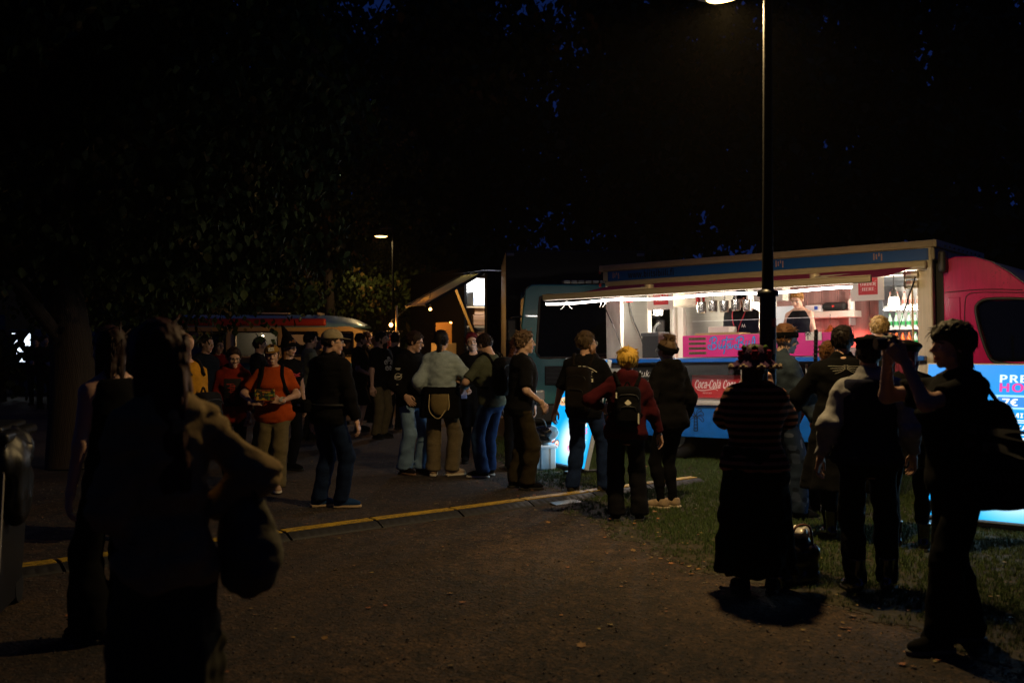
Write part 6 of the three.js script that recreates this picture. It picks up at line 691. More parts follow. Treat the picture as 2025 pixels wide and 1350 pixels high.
// 4 glasses and red hoodie
const p4 = person({ at: [-3.07, -10.95], yaw: 12, H: 1.55, fem: 1, label: 'person with glasses and tied back hair in open rust red hoodie', hair: SHORT('#22140c', { lumps: [[[0, 0.75, -0.52], [0.13, 0.13, 0.13]]] }), glasses: true, smile: 1, head: [14, 16, 0], top: { name: 'hoodie', color: '#8e2a17', sl: 1.75, off: 0.03, hem: 0.46, hood: 1 }, low: { color: '#15161a', kind: 'denim' }, shoe: { color: '#1c1c1c' }, R: { h: [-0.22, 0.76, 0.12] }, L: { h: [0.18, 0.78, 0.2], c: 0.9 }, fL: [0.06, 0.2, 4], fR: [-0.08, -0.15, -8, 0.03, 16], print: { y: 0.68, w: 0.2, h: 0.34, tex: textTex(128, 220, (c) => { c.fillStyle = '#140c0c'; c.fillRect(0, 0, 128, 220); c.fillStyle = '#a8321f'; for (let k = 0; k < 9; k++) { c.fillRect(20 + (k * 29) % 50, 40 + k * 15, 40, 6); c.beginPath(); c.arc(64, 60 + k * 14, 18 - k, 0, 7); c.lineWidth = 3; c.strokeStyle = '#a8321f'; c.stroke(); } }) } });
// 5 orange T-shirt and cap, holding a patterned pouch
const capPatch = canvas(96, 64, (c) => { c.fillStyle = '#e6dfce'; c.fillRect(0, 0, 96, 64); c.fillStyle = '#2a1a12'; c.fillRect(4, 4, 88, 56); c.fillStyle = '#e6dfce'; c.fillRect(8, 8, 80, 48); c.fillStyle = '#3a2215'; c.beginPath(); c.moveTo(14, 46); c.lineTo(26, 26); c.lineTo(40, 20); c.lineTo(66, 30); c.lineTo(84, 22); c.lineTo(74, 44); c.lineTo(44, 38); c.closePath(); c.fill(); });
const p5 = person({ at: [-2.57, -10.7], yaw: 6, H: 1.57, fem: 1, w: 1.22, belly: 0.008, label: 'person in orange T-shirt and tan cap holding a patterned pouch', skin: 'fair', hair: SHORT('#2b1a10', { bot: 0.15 }), hat: { kind: 'cap', color: '#a97e36', patch: capPatch }, head: [6, 2, 6], smile: 1, top: { color: '#c4521f', sl: 0.78, off: 0.027, hem: 0.465, fold: 0.006 }, low: { color: '#776a4c', off: 0.032, hemw: 2.0, knee: 1.1 }, shoe: { color: '#c9a68a', sole: '#d6cdbb' }, L: { h: [0.11, 0.97, 0.24], e: [1, -0.5, -0.4], d: [-1, 0.12, 0.25], n: [0.1, 0.2, 1], c: 0.75 }, R: { h: [-0.19, 0.95, 0.22], e: [-1, -0.5, -0.4], d: [1, 0.1, 0.3], n: [-0.1, 0.2, 1], c: 0.75 }, fL: [0.08, 0.2, 6], fR: [-0.1, -0.14, -8, 0.03, 16] });
backpack(p5, 'black backpack worn by the person in the orange T-shirt', { color: '#121214' });
{ const g = p5.hold('pouch', 'flat pouch with yellow and green pattern held in both hands', 'pouch'), t = dataTex(64, (u, v) => { const n = tileNoise(u, v, 7, 4), m = tileNoise(u, v, 7, 11); return n > 0.2 ? [0.75, 0.55, 0.12] : m > 0.15 ? [0.35, 0.45, 0.18] : n < -0.25 ? [0.55, 0.2, 0.1] : [0.12, 0.16, 0.14]; }); part('pouch', RB(0.21, 0.125, 0.02, 0.008, -0.05, 1.04, 0.275), mat('#ffffff', 0.6, 0, { map: t }), g); part('zip', B(0.19, 0.006, 0.004, -0.05, 1.1, 0.286), mat('#222222', 0.4, 0.5), g);
  const w = p5.hold('wristwatch', 'steel wristwatch on the wrist of the person in orange', 'watch'); part('band', new THREE.TorusGeometry(0.034, 0.008, 6, 20).rotateY(0.5).translate(0.125, 0.975, 0.23), mat('#b5b2aa', 0.3, 0.8), w); part('dial', CY(0.019, 0.019, 0.012, 0, 0, 0, 16).rotateX(PI / 2).translate(0.118, 0.985, 0.27), mat('#dcdad2', 0.3, 0.3), w); }
// 6 witch hat
const p6 = person({ at: [-2.78, -12.3], yaw: 40, H: 1.65, fem: 1, label: 'person in tall black witch hat and dark printed T-shirt', hair: LONG('#6b4420', -0.75, 0.15), hat: { kind: 'witch', color: '#0c0b0c', bend: 0.75 }, head: [16, -2, 0], top: { color: '#0f0e10', sl: 0.6 }, low: { color: '#131318' }, shoe: { color: '#111111' }, print: { y: 0.7, w: 0.24, h: 0.3, tex: textTex(128, 160, (c) => { c.strokeStyle = '#b8323a'; c.lineWidth = 6; c.beginPath(); c.moveTo(20, 30); c.lineTo(100, 60); c.lineTo(30, 70); c.lineTo(110, 40); c.stroke(); c.fillStyle = W; c.font = 'bold 34px serif'; c.fillText('III II', 24, 130); }) } });
// 7 man in cap and dark jacket
const p7 = person({ at: [-1.75, -9.55], yaw: 148, H: 1.72, w: 1.06, label: 'person in grey cap and black jacket standing with arms down', hair: SHORT('#20160f', { t: 0.045, bot: 0.3 }), hat: { kind: 'cap', color: '#a89a7c' }, head: [-46, 2, 0], glasses: '#777777', skin: 'fair', top: { name: 'jacket', color: '#131214', sl: 1.95, off: 0.034, hem: 0.47, collar: 1, fold: 0.012 }, low: { color: '#1b2c4c', kind: 'denim', off: 0.026, hemw: 1.7 }, shoe: { color: '#22406e', sole: '#b39a78' }, L: { h: [0.27, 0.8, 0.06] }, R: { h: [-0.28, 0.8, 0.08] }, fL: [0.12, -0.02, -40], fR: [-0.1, 0.06, -52] });
{ const g = p7.hold('waist_bag', 'black waist bag with shiny buckle on the person in the grey cap', 'bag'); part('bag', RB(0.2, 0.13, 0.1, 0.04, 0.17, 0.98, -0.2), cloth('#0d0d0e'), g); part('buckle', RB(0.045, 0.02, 0.01, 0.004, 0.16, 0.99, -0.256), mat('#d9c9a0', 0.15, 0.9), g); part('belt', new THREE.TorusGeometry(0.2, 0.014, 6, 40).rotateX(PI / 2).scale(1, 1, 0.78).translate(0, 0.99, -0.01), mat('#0d0d0e', 0.7), g); }
// 8..11 the queue in front of the bus and stall
const far = 1.25;
person({ at: [-3.27, -16.1], yaw: 115, H: 1.77, q: far, label: 'person in grey green T-shirt with dark hair facing the stall', hair: SHORT('#120d0a'), top: { color: '#7d8474', sl: 0.7 }, low: { color: '#15171c' }, shoe: { color: '#151515' } });
person({ at: [-2.75, -17.9], yaw: 92, H: 1.78, q: far, w: 1.12, label: 'bearded person in black T-shirt and shorts with bare calves', hair: SHORT('#4a2c16', { t: 0.04 }), beard: { len: 0.22, color: '#3c2413' }, top: { color: '#0e0e10', sl: 0.8, off: 0.03, hem: 0.46 }, low: { name: 'shorts', color: '#101014', end: 0.27, off: 0.04, hemw: 2.4, knee: 1.6 }, shoe: { color: '#191919' }, R: { h: [-0.2, 1.02, 0.24] }, L: { h: [0.2, 1.02, 0.24] } });
const ring = textTex(160, 200, (c) => { c.strokeStyle = '#d8d8d2'; c.lineWidth = 5; for (const [x, y] of [[80, 34], [36, 70], [124, 70], [56, 134], [112, 134]]) { c.beginPath(); c.arc(x, y, 22, 0, 7); c.stroke(); c.beginPath(); c.moveTo(x - 6, y + 12); c.lineTo(x - 4, y - 12); c.lineTo(x + 8, y - 6); c.lineTo(x - 4, y + 2); c.stroke(); } });
person({ at: [-2.2, -16.6], yaw: 58, H: 1.79, q: far, w: 1.15, belly: 0.01, label: 'bearded person in black T-shirt with a ring of white circle emblems', hair: SHORT('#1d130d', { t: 0.05 }), beard: { len: 0.1 }, glasses: '#8a8a8a', head: [18, 0, 0], top: { color: '#0f0f11', sl: 0.8, off: 0.026, hem: 0.46 }, low: { color: '#6b6046', off: 0.03, hemw: 1.8 }, shoe: { color: '#1b1b1b' }, R: { h: [-0.27, 0.83, 0.05] }, print: { y: 0.69, w: 0.24, h: 0.3, tex: ring } });
const queue = [[-3.95, -20.2, 80, 1.72, '#2c1c10', '#1b1c20'], [-3.42, -19.4, 120, 1.78, '#1a120c', '#101216'], [-3.0, -20.6, 100, 1.83, '#5a3a1c', '#17171b'], [-2.76, -20.0, 70, 1.74, '#b98a4a', '#15161a'], [-2.18, -18.4, 150, 1.79, '#0f0b08', '#121317'], [-4.5, -15.2, 40, 1.66, '#1c120c', '#8c1f22'], [-4.2, -13.6, 60, 1.7, '#1c120c', '#1a2430'], [-3.75, -14.7, 100, 1.68, '#231711', '#16161a']];
const qLab = ['person in dark top with short brown hair by the bus window', 'person in dark navy top beside the bearded one in shorts', 'tall person with light brown hair near the front of the bus', 'fair haired person lit by the warm stall bulb', 'dark haired person in black waiting under the stall hatch', 'person in dark red top standing under the low linden boughs', 'person in slate blue jacket under the low linden boughs', 'person in black behind the witch hat wearer'];
queue.forEach(([x, z, yaw, H, hc, tc], k) => person({ at: [x, z], yaw, H, q: far * 1.15, fem: k === 5 || k === 3 ? 1 : 0, label: qLab[k], hair: k === 5 ? LONG(hc, -0.4) : SHORT(hc), top: { color: tc, sl: k % 2 ? 1.95 : 0.7, off: 0.026 }, low: { color: '#14151a' }, shoe: { color: '#141414' }, head: [(k * 37) % 40 - 20, 0, 0] }));
[[-10.2, -22.5, 150, 1.72], [-11.3, -24, 60, 1.78], [-9.2, -21.2, -60, 1.66], [-12.2, -25.5, 20, 1.75], [-8.6, -24.5, 190, 1.7]].forEach(([x, z, yaw, H], k) => person({ at: [x, z], yaw, H, q: 1.7, label: ['person in charcoal sitting out the dark near the container', 'person in dark coat before the lit display', 'person in black hoodie near the linden trunk', 'person in dark shirt beside the lit display', 'person in navy jacket behind the linden'][k].replace('sitting out the dark', 'standing'), hair: SHORT('#17100b'), top: { color: ['#1b1b1f', '#17171a', '#101012', '#1c1a1a', '#141a26'][k], sl: 1.95, off: 0.03 }, low: { color: '#131317' }, shoe: { color: '#121212' }, R: { h: [-0.1, 1.1, 0.28], c: 0.8 } }));
// 12 man with glasses and black hoodie
const logoTex = textTex(96, 200, (c) => { c.fillStyle = c.strokeStyle = W; c.fillRect(20, 12, 50, 6); c.fillRect(30, 24, 34, 4); c.lineWidth = 3; c.beginPath(); c.arc(48, 90, 28, 0, 7); c.stroke(); c.font = 'bold 18px sans-serif'; c.fillText('NASA', 22, 97); c.beginPath(); c.moveTo(18, 110); c.quadraticCurveTo(60, 100, 80, 66); c.stroke(); c.fillRect(40, 160, 20, 4); });
person({ at: [-1.22, -12.05], yaw: 52, H: 1.735, label: 'smiling person with glasses in black hoodie and pale blue jeans', hair: SHORT('#2b1b10', { t: 0.085, line: 0.02 }), glasses: true, smile: 1, head: [26, 12, 0], skin: 'fair', top: { name: 'hoodie', color: '#0c0c0f', sl: 1.95, off: 0.04, hem: 0.47, hood: 1 }, low: { color: '#8fb2d6', kind: 'denim', off: 0.034, hemw: 2.0 }, shoe: { color: '#17120f', sole: '#7a5a40' }, R: { h: [-0.24, 0.95, 0.14] }, L: { h: [0.16, 1.05, 0.26] }, fL: [0.1, 0.08, 20], fR: [-0.1, -0.02, -5], print: [{ y: 0.68, x: -0.12, w: 0.12, h: 0.26, yaw: -62, tex: logoTex }, { y: 0.7, x: 0.02, w: 0.16, h: 0.16, tex: textTex(96, 96, (c) => { c.fillStyle = '#2b49c0'; c.fillRect(14, 10, 22, 70); c.fillRect(44, 24, 20, 56); }) }] });
// 13 woman with a braid, grey sweatshirt, jacket tied round the hips
const p13 = person({ at: [-0.84, -11.85], yaw: 172, H: 1.74, fem: 1, w: 1.1, label: 'person with long dark braid in pale grey sweatshirt, jacket tied at waist', hair: { color: '#0e0a08', t: 0.07, bot: 0.16, locks: [[[0, 0.45, -0.42], [0, 0.1, -0.42], 0.13, 0.12], [[0, 0.1, -0.42], [0.02, -0.25, -0.42], 0.12, 0.1], [[0.02, -0.25, -0.42], [0.0, -0.6, -0.44], 0.11, 0.08], [[0, -0.6, -0.44], [0.02, -0.9, -0.46], 0.08, 0.04]] }, top: { name: 'sweatshirt', color: '#b4c6cf', sl: 1.9, off: 0.032, hem: 0.57, fold: 0.012, puff: 1.2 }, low: { color: '#7b6d54', off: 0.03, hemw: 1.9, knee: 1.2 }, shoe: { color: '#b59a7c', sole: '#c9bda6' }, R: { h: [-0.22, 1.04, 0.22], e: [-1, -0.4, -0.6] }, L: { h: [0.25, 0.98, 0.12] }, fL: [0.1, 0, 8], fR: [-0.12, 0.03, -50] });
{ const g = p13.hold('tied_jacket', 'black jacket with beige hood lining tied round the hips of the braided person', 'jacket'); const f = flare(0.4, 0.125, p13, 0.6, LOFT.f, 1.22, 0.03); part('jacket', meshSDF((x, y, z) => Math.max(f(x, y, z) + foldNoise(x, y, z, 44) * 0.012, z - 0.12), [-0.4, 0.64, -0.4], [0.4, 1.12, 0.3], 0.015, 3), cloth('#0c0c0e'), g); const hd = (x, y, z) => Math.max(ell([-0.02, 0.9, -0.2], [0.115, 0.17, 0.055])(x, y, z), y - 0.985) + foldNoise(x, y * 0.3, z, 12) * 0.008; part('hood_lining', meshSDF(hd, [-0.2, 0.68, -0.32], [0.17, 1.06, -0.1], 0.011, 3), cloth('#8d7a52'), g); part('drawstring', [tube([[-0.125, 0.985, -0.2], [-0.14, 0.84, -0.235], [-0.13, 0.8, -0.24]], 0.006, 5), tube([[0.1, 0.98, -0.21], [0.085, 0.78, -0.25], [-0.02, 0.7, -0.265], [-0.1, 0.8, -0.25]], 0.006, 5)], mat('#b9a67a', 0.8), g); }
// 14 red haired woman, smiling
const p14 = person({ at: [-0.52, -13.2], yaw: 8, H: 1.73, fem: 1, label: 'smiling person with dark red tied hair dressed all in black', skin: 'pale', hair: SHORT('#571018', { bot: 0.12, lumps: [[[0, 0.8, -0.5], [0.16, 0.16, 0.14]]] }), smile: 1, head: [-4, 0, 8], top: { color: '#0b0a0c', sl: 1.9, off: 0.026, neck: 0.83, len: 0.28, flare: 0.15 }, low: { color: '#0e0d10' }, shoe: { color: '#111111' }, R: { h: [-0.14, 1.0, 0.26], c: 0.8 }, L: { h: [0.2, 1.12, 0.28], c: 0.8 }, print: { y: 0.715, w: 0.16, h: 0.12, tex: textTex(96, 72, (c) => { c.strokeStyle = '#8d7c55'; c.lineWidth = 4; c.beginPath(); c.arc(48, 36, 20, 0, 7); c.moveTo(48, 16); c.lineTo(48, 60); c.stroke(); }) } });
{ const g = p14.hold('smartphone', 'pale smartphone held low by the red haired person', 'phone'); part('phone', RB(0.075, 0.15, 0.01, 0.006, -0.15, 0.94, 0.345).rotateX(0), mat('#a9a7c4', 0.3, 0.3), g); part('lens', CY(0.008, 0.008, 0.006, 0, 0, 0, 10).rotateX(PI / 2).translate(-0.17, 0.99, 0.352), mat('#111111', 0.1), g); }
// 15 man with a plate of food
const p15 = person({ at: [-0.26, -11.75], yaw: -128, H: 1.71, w: 1.04, label: 'dark haired person in grey green T-shirt bending over a food plate', hair: SHORT('#20130c', { t: 0.085 }), head: [4, 22, 0], top: { color: '#5a604f', sl: 0.85, off: 0.026 }, low: { color: '#35527f', kind: 'denim', off: 0.03, hemw: 1.7 }, shoe: { color: '#141414', sole: '#cfcabd' }, L: { h: [0.14, 1.1, 0.3], e: [1, -0.6, -0.3], d: [-0.5, 0.1, 0.8], n: [0, -1, 0.1], c: 0.5 }, R: { h: [-0.12, 1.12, 0.34], e: [-1, -0.6, -0.3], c: 0.8 }, fL: [0.12, 0.02, 30], fR: [-0.1, 0.1, -6] });
backpack(p15, 'black backpack on the person holding the food plate', { color: '#0e0e10' });
{ const g = p15.hold('food_plate', 'paper plate of yellow chips held at chest height', 'plate'); part('plate', lathe([[0.001, 0], [0.07, 0.002], [0.11, 0.018], [0.112, 0.02]], 26).translate(0.04, 1.13, 0.42), mat('#b9a98a', 0.7, 0, { side: THREE.DoubleSide }), g); const r = rng(9), ch = []; for (let k = 0; k < 26; k++) ch.push(new THREE.BoxGeometry(0.011, 0.011, 0.06).rotateX(r() - 0.5).rotateY(r() * 6).translate(0.04 + (r() - 0.5) * 0.12, 1.15 + r() * 0.03, 0.42 + (r() - 0.5) * 0.12)); part('chips', ch, mat('#c9952e', 0.7), g); }
// 16 pony tail behind
person({ at: [0.06, -12.3], yaw: 170, H: 1.64, fem: 1, label: 'person with curly copper hair standing behind the curly haired one', hair: { color: '#4f2a18', t: 0.09, curl: 1, amp: 0.06, locks: [[[0, 0.55, -0.5], [0.1, 0.1, -0.6], 0.17, 0.15], [[0.1, 0.1, -0.6], [0.15, -0.4, -0.5], 0.17, 0.1]] }, top: { color: '#121215', sl: 1.9 }, low: { color: '#111115' }, shoe: { color: '#141414' } });
// 17 curly hair, hand at the hip, facing right
person({ at: [0.1, -10.8], yaw: 102, H: 1.715, w: 1.1, label: 'person with curly light brown hair and glasses in black T-shirt and cargo trousers', skin: 'pale', hair: { color: '#5e4a38', t: 0.12, curl: 1, amp: 0.07, bot: 0.22, line: 0.02 }, glasses: '#9a948a', head: [-8, -2, 0], top: { color: '#161618', sl: 0.9, off: 0.032, hem: 0.46 }, low: { color: '#3a3222', off: 0.034, hemw: 1.7, knee: 1.2, fold: 0.014 }, shoe: { color: '#0d0d0e' }, R: { h: [-0.2, 0.93, 0.19], e: [-0.5, -0.2, -1], d: [0.25, -0.8, 0.4], n: [-0.9, 0.1, 0.3], c: 0.5 }, L: { h: [0.25, 0.86, 0.1] }, fL: [0.1, -0.05, 14], fR: [-0.1, 0.04, -4], print: { y: 0.69, x: 0.05, w: 0.2, h: 0.26, tex: textTex(64, 80, (c) => { c.fillStyle = '#4e8a5a'; for (let k = 0; k < 12; k++) c.fillRect(10 + (k * 23) % 40, 6 + k * 6, 10, 4); }) } });
// 18 bearded man with backpack
const backTex = textTex(300, 200, (c) => { c.save(); c.translate(150, 210); c.fillStyle = c.strokeStyle = '#d8d2c2'; c.font = 'bold 40px sans-serif'; c.textAlign = 'center'; 'FRSONS'.split('').forEach((ch, i) => { c.save(); c.rotate((i - 2.5) * 0.24); c.fillText(ch, 0, -138); c.restore(); }); c.lineWidth = 5; c.beginPath(); c.arc(0, 0, 182, -2.35, -0.8); c.stroke(); c.beginPath(); c.arc(0, 0, 130, -2.35, -0.8); c.stroke(); c.restore(); c.fillStyle = '#d8d2c2'; c.fillRect(186, 134, 62, 28); c.fillStyle = '#161616'; c.font = 'bold 22px sans-serif'; c.fillText('1942', 192, 156); });
const p18 = person({ at: [0.66, -10.45], yaw: 158, H: 1.715, w: 1.08, label: 'bearded person with glasses and black T-shirt, legs apart, wearing a backpack', skin: 'fair', hair: SHORT('#473724', { t: 0.085, top: 1.4 }), beard: { len: 0.22, color: '#5a3a1e' }, glasses: '#c8c8c2', head: [-48, -4, 0], top: { color: '#101012', sl: 0.95, off: 0.03, hem: 0.475 }, low: { color: '#22355c', kind: 'denim', off: 0.03, hemw: 1.6, fold: 0.013 }, shoe: { color: '#4a4130', sole: '#5e5340' }, R: { h: [-0.3, 0.92, 0.16], e: [-1, 0, -0.5], c: 0.9 }, L: { h: [0.26, 0.86, 0.12] }, fL: [0.03, 0.0, 0], fR: [-0.31, 0.05, -40], shift: [-0.11, 0], drop: 0.025, print: { y: 0.745, w: 0.38, h: 0.25, yaw: 180, tex: backTex } });
backpack(p18, 'dark brown backpack on the bearded person with legs apart', { color: '#1a1512', w: 0.135, h: 0.24, y: 0.655, tags: [[-0.13, -0.1, 0.03]] });
// 19 yellow hair, maroon hoodie
const p19 = person({ at: [1.03, -8.85], yaw: 176, H: 1.53, fem: 1, w: 1.12, label: 'person with short bright yellow hair in maroon hoodie wearing a backpack', hair: { color: '#b9933a', t: 0.11, bot: 0.1, side: 0.2, amp: 0.025, sides: 1, tl: 0.24, tuft: 160 }, hs: 1.06, head: [4, 0, 0], top: { name: 'hoodie', color: '#431016', sl: 1.95, off: 0.032, hem: 0.48, hood: 1, fold: 0.013 }, low: { color: '#121113', off: 0.03, hemw: 2.0, knee: 1.1, fold: 0.012 }, shoe: { color: '#0e0d0d' }, L: { h: [0.22, 1.0, 0.14], e: [1, -0.4, -0.5] }, R: { h: [-0.3, 0.72, 0.1] }, fL: [0.12, 0, 6], fR: [-0.12, 0, -8] });
backpack(p19, 'black backpack with a pale diamond patch over a maroon hoodie', { color: '#0b0b0d', diamond: 1, w: 0.13, h: 0.2, y: 0.675, tags: [[0.1, 0.1, 0.05], [-0.09, -0.1, 0.09]] });
// 20 head band and bun
person({ at: [1.5, -9.5], yaw: -152, H: 1.635, fem: 1, label: 'person with hair bun and black headband in black hooded jacket', skin: 'pale', hair: { color: '#54412f', t: 0.06, bot: 0.2, lumps: [[[0.02, 1.02, -0.28], [0.2, 0.17, 0.2]], [[0.1, 1.1, -0.22], [0.1, 0.09, 0.1]]] }, hat: { kind: 'band', color: '#0a0a0b', tip: -0.4, y: 0.5 }, glasses: '#8d8d8d', head: [10, 0, 0], top: { name: 'jacket', color: '#0d0c0d', sl: 1.95, off: 0.036, hem: 0.44, hood: 1, fold: 0.014 }, low: { color: '#0c0c0e', off: 0.012, hemw: 1.0 }, shoe: { color: '#b9a184', sole: '#c8b79c' }, L: { h: [0.2, 0.98, 0.2] }, R: { h: [-0.26, 0.84, 0.1] }, fL: [0.08, 0.02, 30], fR: [-0.07, 0.03, 36] });
// 21 crochet hat, striped jumper, filming with a phone
const p21 = person({ at: [1.54, -6.3], yaw: 178, H: 1.56, fem: 1, q: 0.85, w: 1.2, label: 'person in purple crochet flower hat and striped jumper filming with a phone', hair: LONG('#3a2414', -0.3, 0.17), hat: { kind: 'crochet', color: '#444444' }, hs: 1.05, top: { name: 'jumper', color: '#ffffff', kind: 'stripe', uv: 5.5, sl: 1.9, off: 0.034, hem: 0.5, fold: 0.012, puff: 1.2 }, low: { name: 'skirt', color: '#0c0b0c', len: 0.085, flare: 0.15, fold: 0.012, rise: 0.6 }, shoe: { color: '#101010' }, R: { h: [-0.15, 1.29, 0.27], e: [-0.5, -1, 0], c: 0.9, d: [0.2, 1, 0.2], n: [-0.4, 0, -1] }, L: { h: [0.02, 1.26, 0.3], e: [0.6, -1, 0], c: 0.9, d: [-0.4, 1, 0.2], n: [0.4, 0, -1] } });
{ const g = p21.hold('smartphone', 'smartphone with glowing screen held up by the crochet hat wearer', 'phone'); part('phone', RB(0.16, 0.08, 0.01, 0.006, -0.07, 1.375, 0.36), mat('#0d0d10', 0.3), g); part('phone_screen', new THREE.PlaneGeometry(0.148, 0.068).rotateY(PI).translate(-0.07, 1.375, 0.3535), glow('#5fa0e0', 0.5), g); }
{ const g = thing('ground_bag', 'dark shopping bag with shiny wrapping by the feet of the crochet hat wearer', 'bag', [1.86, 0, -6.55], R(20)); const f = uni([bx3([0, 0.13, 0], [0.15, 0.13, 0.1], 0.04), ell([0.02, 0.26, 0], [0.1, 0.09, 0.07])], 0.05); part('bag', meshSDF((x, y, z) => Math.max(f(x, y, z) + foldNoise(x, y, z, 8) * 0.02, 0.002 - y), [-0.22, -0.02, -0.18], [0.22, 0.4, 0.18], 0.012, 3), mat('#15110f', 0.3, 0, { clearcoat: 0.5 }), g); part('wrapper', meshSDF((x, y, z) => ell([0.03, 0.33, 0.02], [0.08, 0.05, 0.05])(x, y, z) + 0.02 * noise(x * 30, y * 30, z * 30), [-0.1, 0.24, -0.08], [0.16, 0.42, 0.12], 0.008), mat('#c7c2b6', 0.25, 0.3), g); part('handle', tube([[-0.08, 0.24, 0.06], [-0.04, 0.38, 0.07], [0.06, 0.38, 0.07], [0.1, 0.24, 0.06]], 0.008, 6), mat('#5a2c1a', 0.6), g); }
// 22 ginger hair and headband, facing right
person({ at: [2.44, -8.95], yaw: 96, H: 1.74, label: 'ginger person with black headband in slate jacket seen in profile', skin: 'pale', hair: SHORT('#6d4a32', { t: 0.1, top: 1.7, bot: 0.42 }), hat: { kind: 'band', color: '#08080a', tip: -0.08, y: 0.58 }, head: [0, 2, 0], top: { name: 'jacket', color: '#3a4654', sl: 1.95, off: 0.038, hem: 0.47, collar: 1, fold: 0.013 }, low: { color: '#aab4c4', kind: 'camo', off: 0.036, hemw: 1.5 }, shoe: { color: '#0c0c0e' }, R: { h: [-0.26, 0.88, 0.2], e: [-0.4, -0.3, -1], c: 0.35, s: 1.6, d: [0, -0.75, 0.65] }, L: { h: [0.25, 0.86, 0.1] }, fR: [-0.1, 0.1, -4], fL: [0.1, -0.05, 8] });
// 23 long black coat with white piping
const wingTex = textTex(256, 128, (c) => { c.strokeStyle = '#8f8c80'; c.lineWidth = 4; for (const s of [-1, 1]) for (let k = 0; k < 4; k++) { c.beginPath(); c.moveTo(128 + s * 4, 20 + k * 10); c.bezierCurveTo(128 + s * 30, 40 + k * 14, 128 + s * 60, 28 + k * 20, 128 + s * (116 - k * 14), 30 + k * 22); c.stroke(); } });
const p23 = person({ at: [2.66, -8.0], yaw: 172, H: 1.72, w: 1.12, label: 'person in long black coat with white wing piping across the shoulders', hair: SHORT('#1a110c', { t: 0.1, bot: 0.1 }), top: { name: 'coat', color: '#0a0a0b', sl: 1.95, off: 0.034, len: 0.24, flare: 0.18, collar: 1, fold: 0.01, waist: 0.62 }, low: { color: '#0b0b0d' }, shoe: { color: '#0a0a0a', boot: 1, shiny: 1 }, L: { h: [0.16, 1.12, 0.28], e: [1, -0.6, -0.3], c: 0.9 }, R: { h: [-0.3, 0.82, 0.1] }, print: { y: 0.8, w: 0.3, h: 0.12, yaw: 180, tex: wingTex } });
{ const g = p23.hold('prop_baton', 'slim ridged black baton rising over the shoulder of the long coat', 'baton'); part('shaft', rod([0.17, 1.1, 0.3], [0.15, 1.69, 0.36], 0.016, 12), mat('#0f1012', 0.35, 0.3), g); for (let k = 0; k < 7; k++) part('ring', new THREE.TorusGeometry(0.017, 0.004, 5, 14).rotateX(PI / 2).translate(0.152 + 0.002 * k, 1.66 - 0.035 * k, 0.357 - 0.0036 * k), mat('#3b3f44', 0.3, 0.6), g); }
// 24 peach sleeve behind the coat
person({ at: [2.93, -9.25], yaw: 182, H: 1.6, fem: 1, label: 'person with pinned up brown hair and peach sleeves behind the long coat', hair: { color: '#6a4526', t: 0.09, bot: 0.2, curl: 1, amp: 0.05, lumps: [[[0, 0.7, -0.5], [0.18, 0.18, 0.14]]] }, top: { color: '#b06a55', sl: 1.95, off: 0.024 }, low: { color: '#141418' }, shoe: { color: '#151515' }, L: { h: [0.3, 0.78, 0.06] } });
// 25 blond man at the counter
person({ at: [3.8, -10.25], yaw: 178, H: 1.87, label: 'tall person with short blond hair in charcoal shirt at the order counter', skin: 'pale', hair: SHORT('#b3945f', { t: 0.075, bot: 0.3, amp: 0.04 }), head: [-6, 4, 0], top: { color: '#26282b', sl: 0.9, off: 0.03 }, low: { color: '#17181c' }, shoe: { color: '#131313' }, R: { h: [-0.2, 1.12, 0.28] } });
// 26 peaked cap and white shirt
person({ at: [2.27, -6.3], yaw: 164, H: 1.63, fem: 1, w: 1.08, label: 'person in black flat peaked cap and pale shirt and dark blue vest', hair: SHORT('#1a100b', { bot: 0.05, t: 0.08 }), hat: { kind: 'flat', color: '#0b0a0b' }, head: [6, 0, 0], top: { name: 'shirt', color: '#a6a5a6', sl: 1.9, off: 0.03, hem: 0.52, fold: 0.022, collar: 1, puff: 1.3 }, vest: { color: '#23263a' }, low: { color: '#0a0a0c', off: 0.03 }, shoe: { color: '#0b0b0b', boot: 1, shiny: 1 }, L: { h: [0.3, 0.84, 0.04] }, R: { h: [-0.26, 0.86, 0.08] } });
// 27 beret, pink hair
person({ at: [3.02, -7.6], yaw: 178, H: 1.6, fem: 1, label: 'person in black beret with long pink hair and glossy black boots', hair: LONG('#7c2f4c', -0.8, 0.17), hat: { kind: 'beret', color: '#090909' }, top: { name: 'dress', color: '#0b0b0d', sl: 1.95, off: 0.03, len: 0.4, flare: 0.13 }, low: { color: '#0b0b0c', off: 0.008, hemw: 0.8 }, shoe: { color: '#08080a', boot: 1, shiny: 1 } });
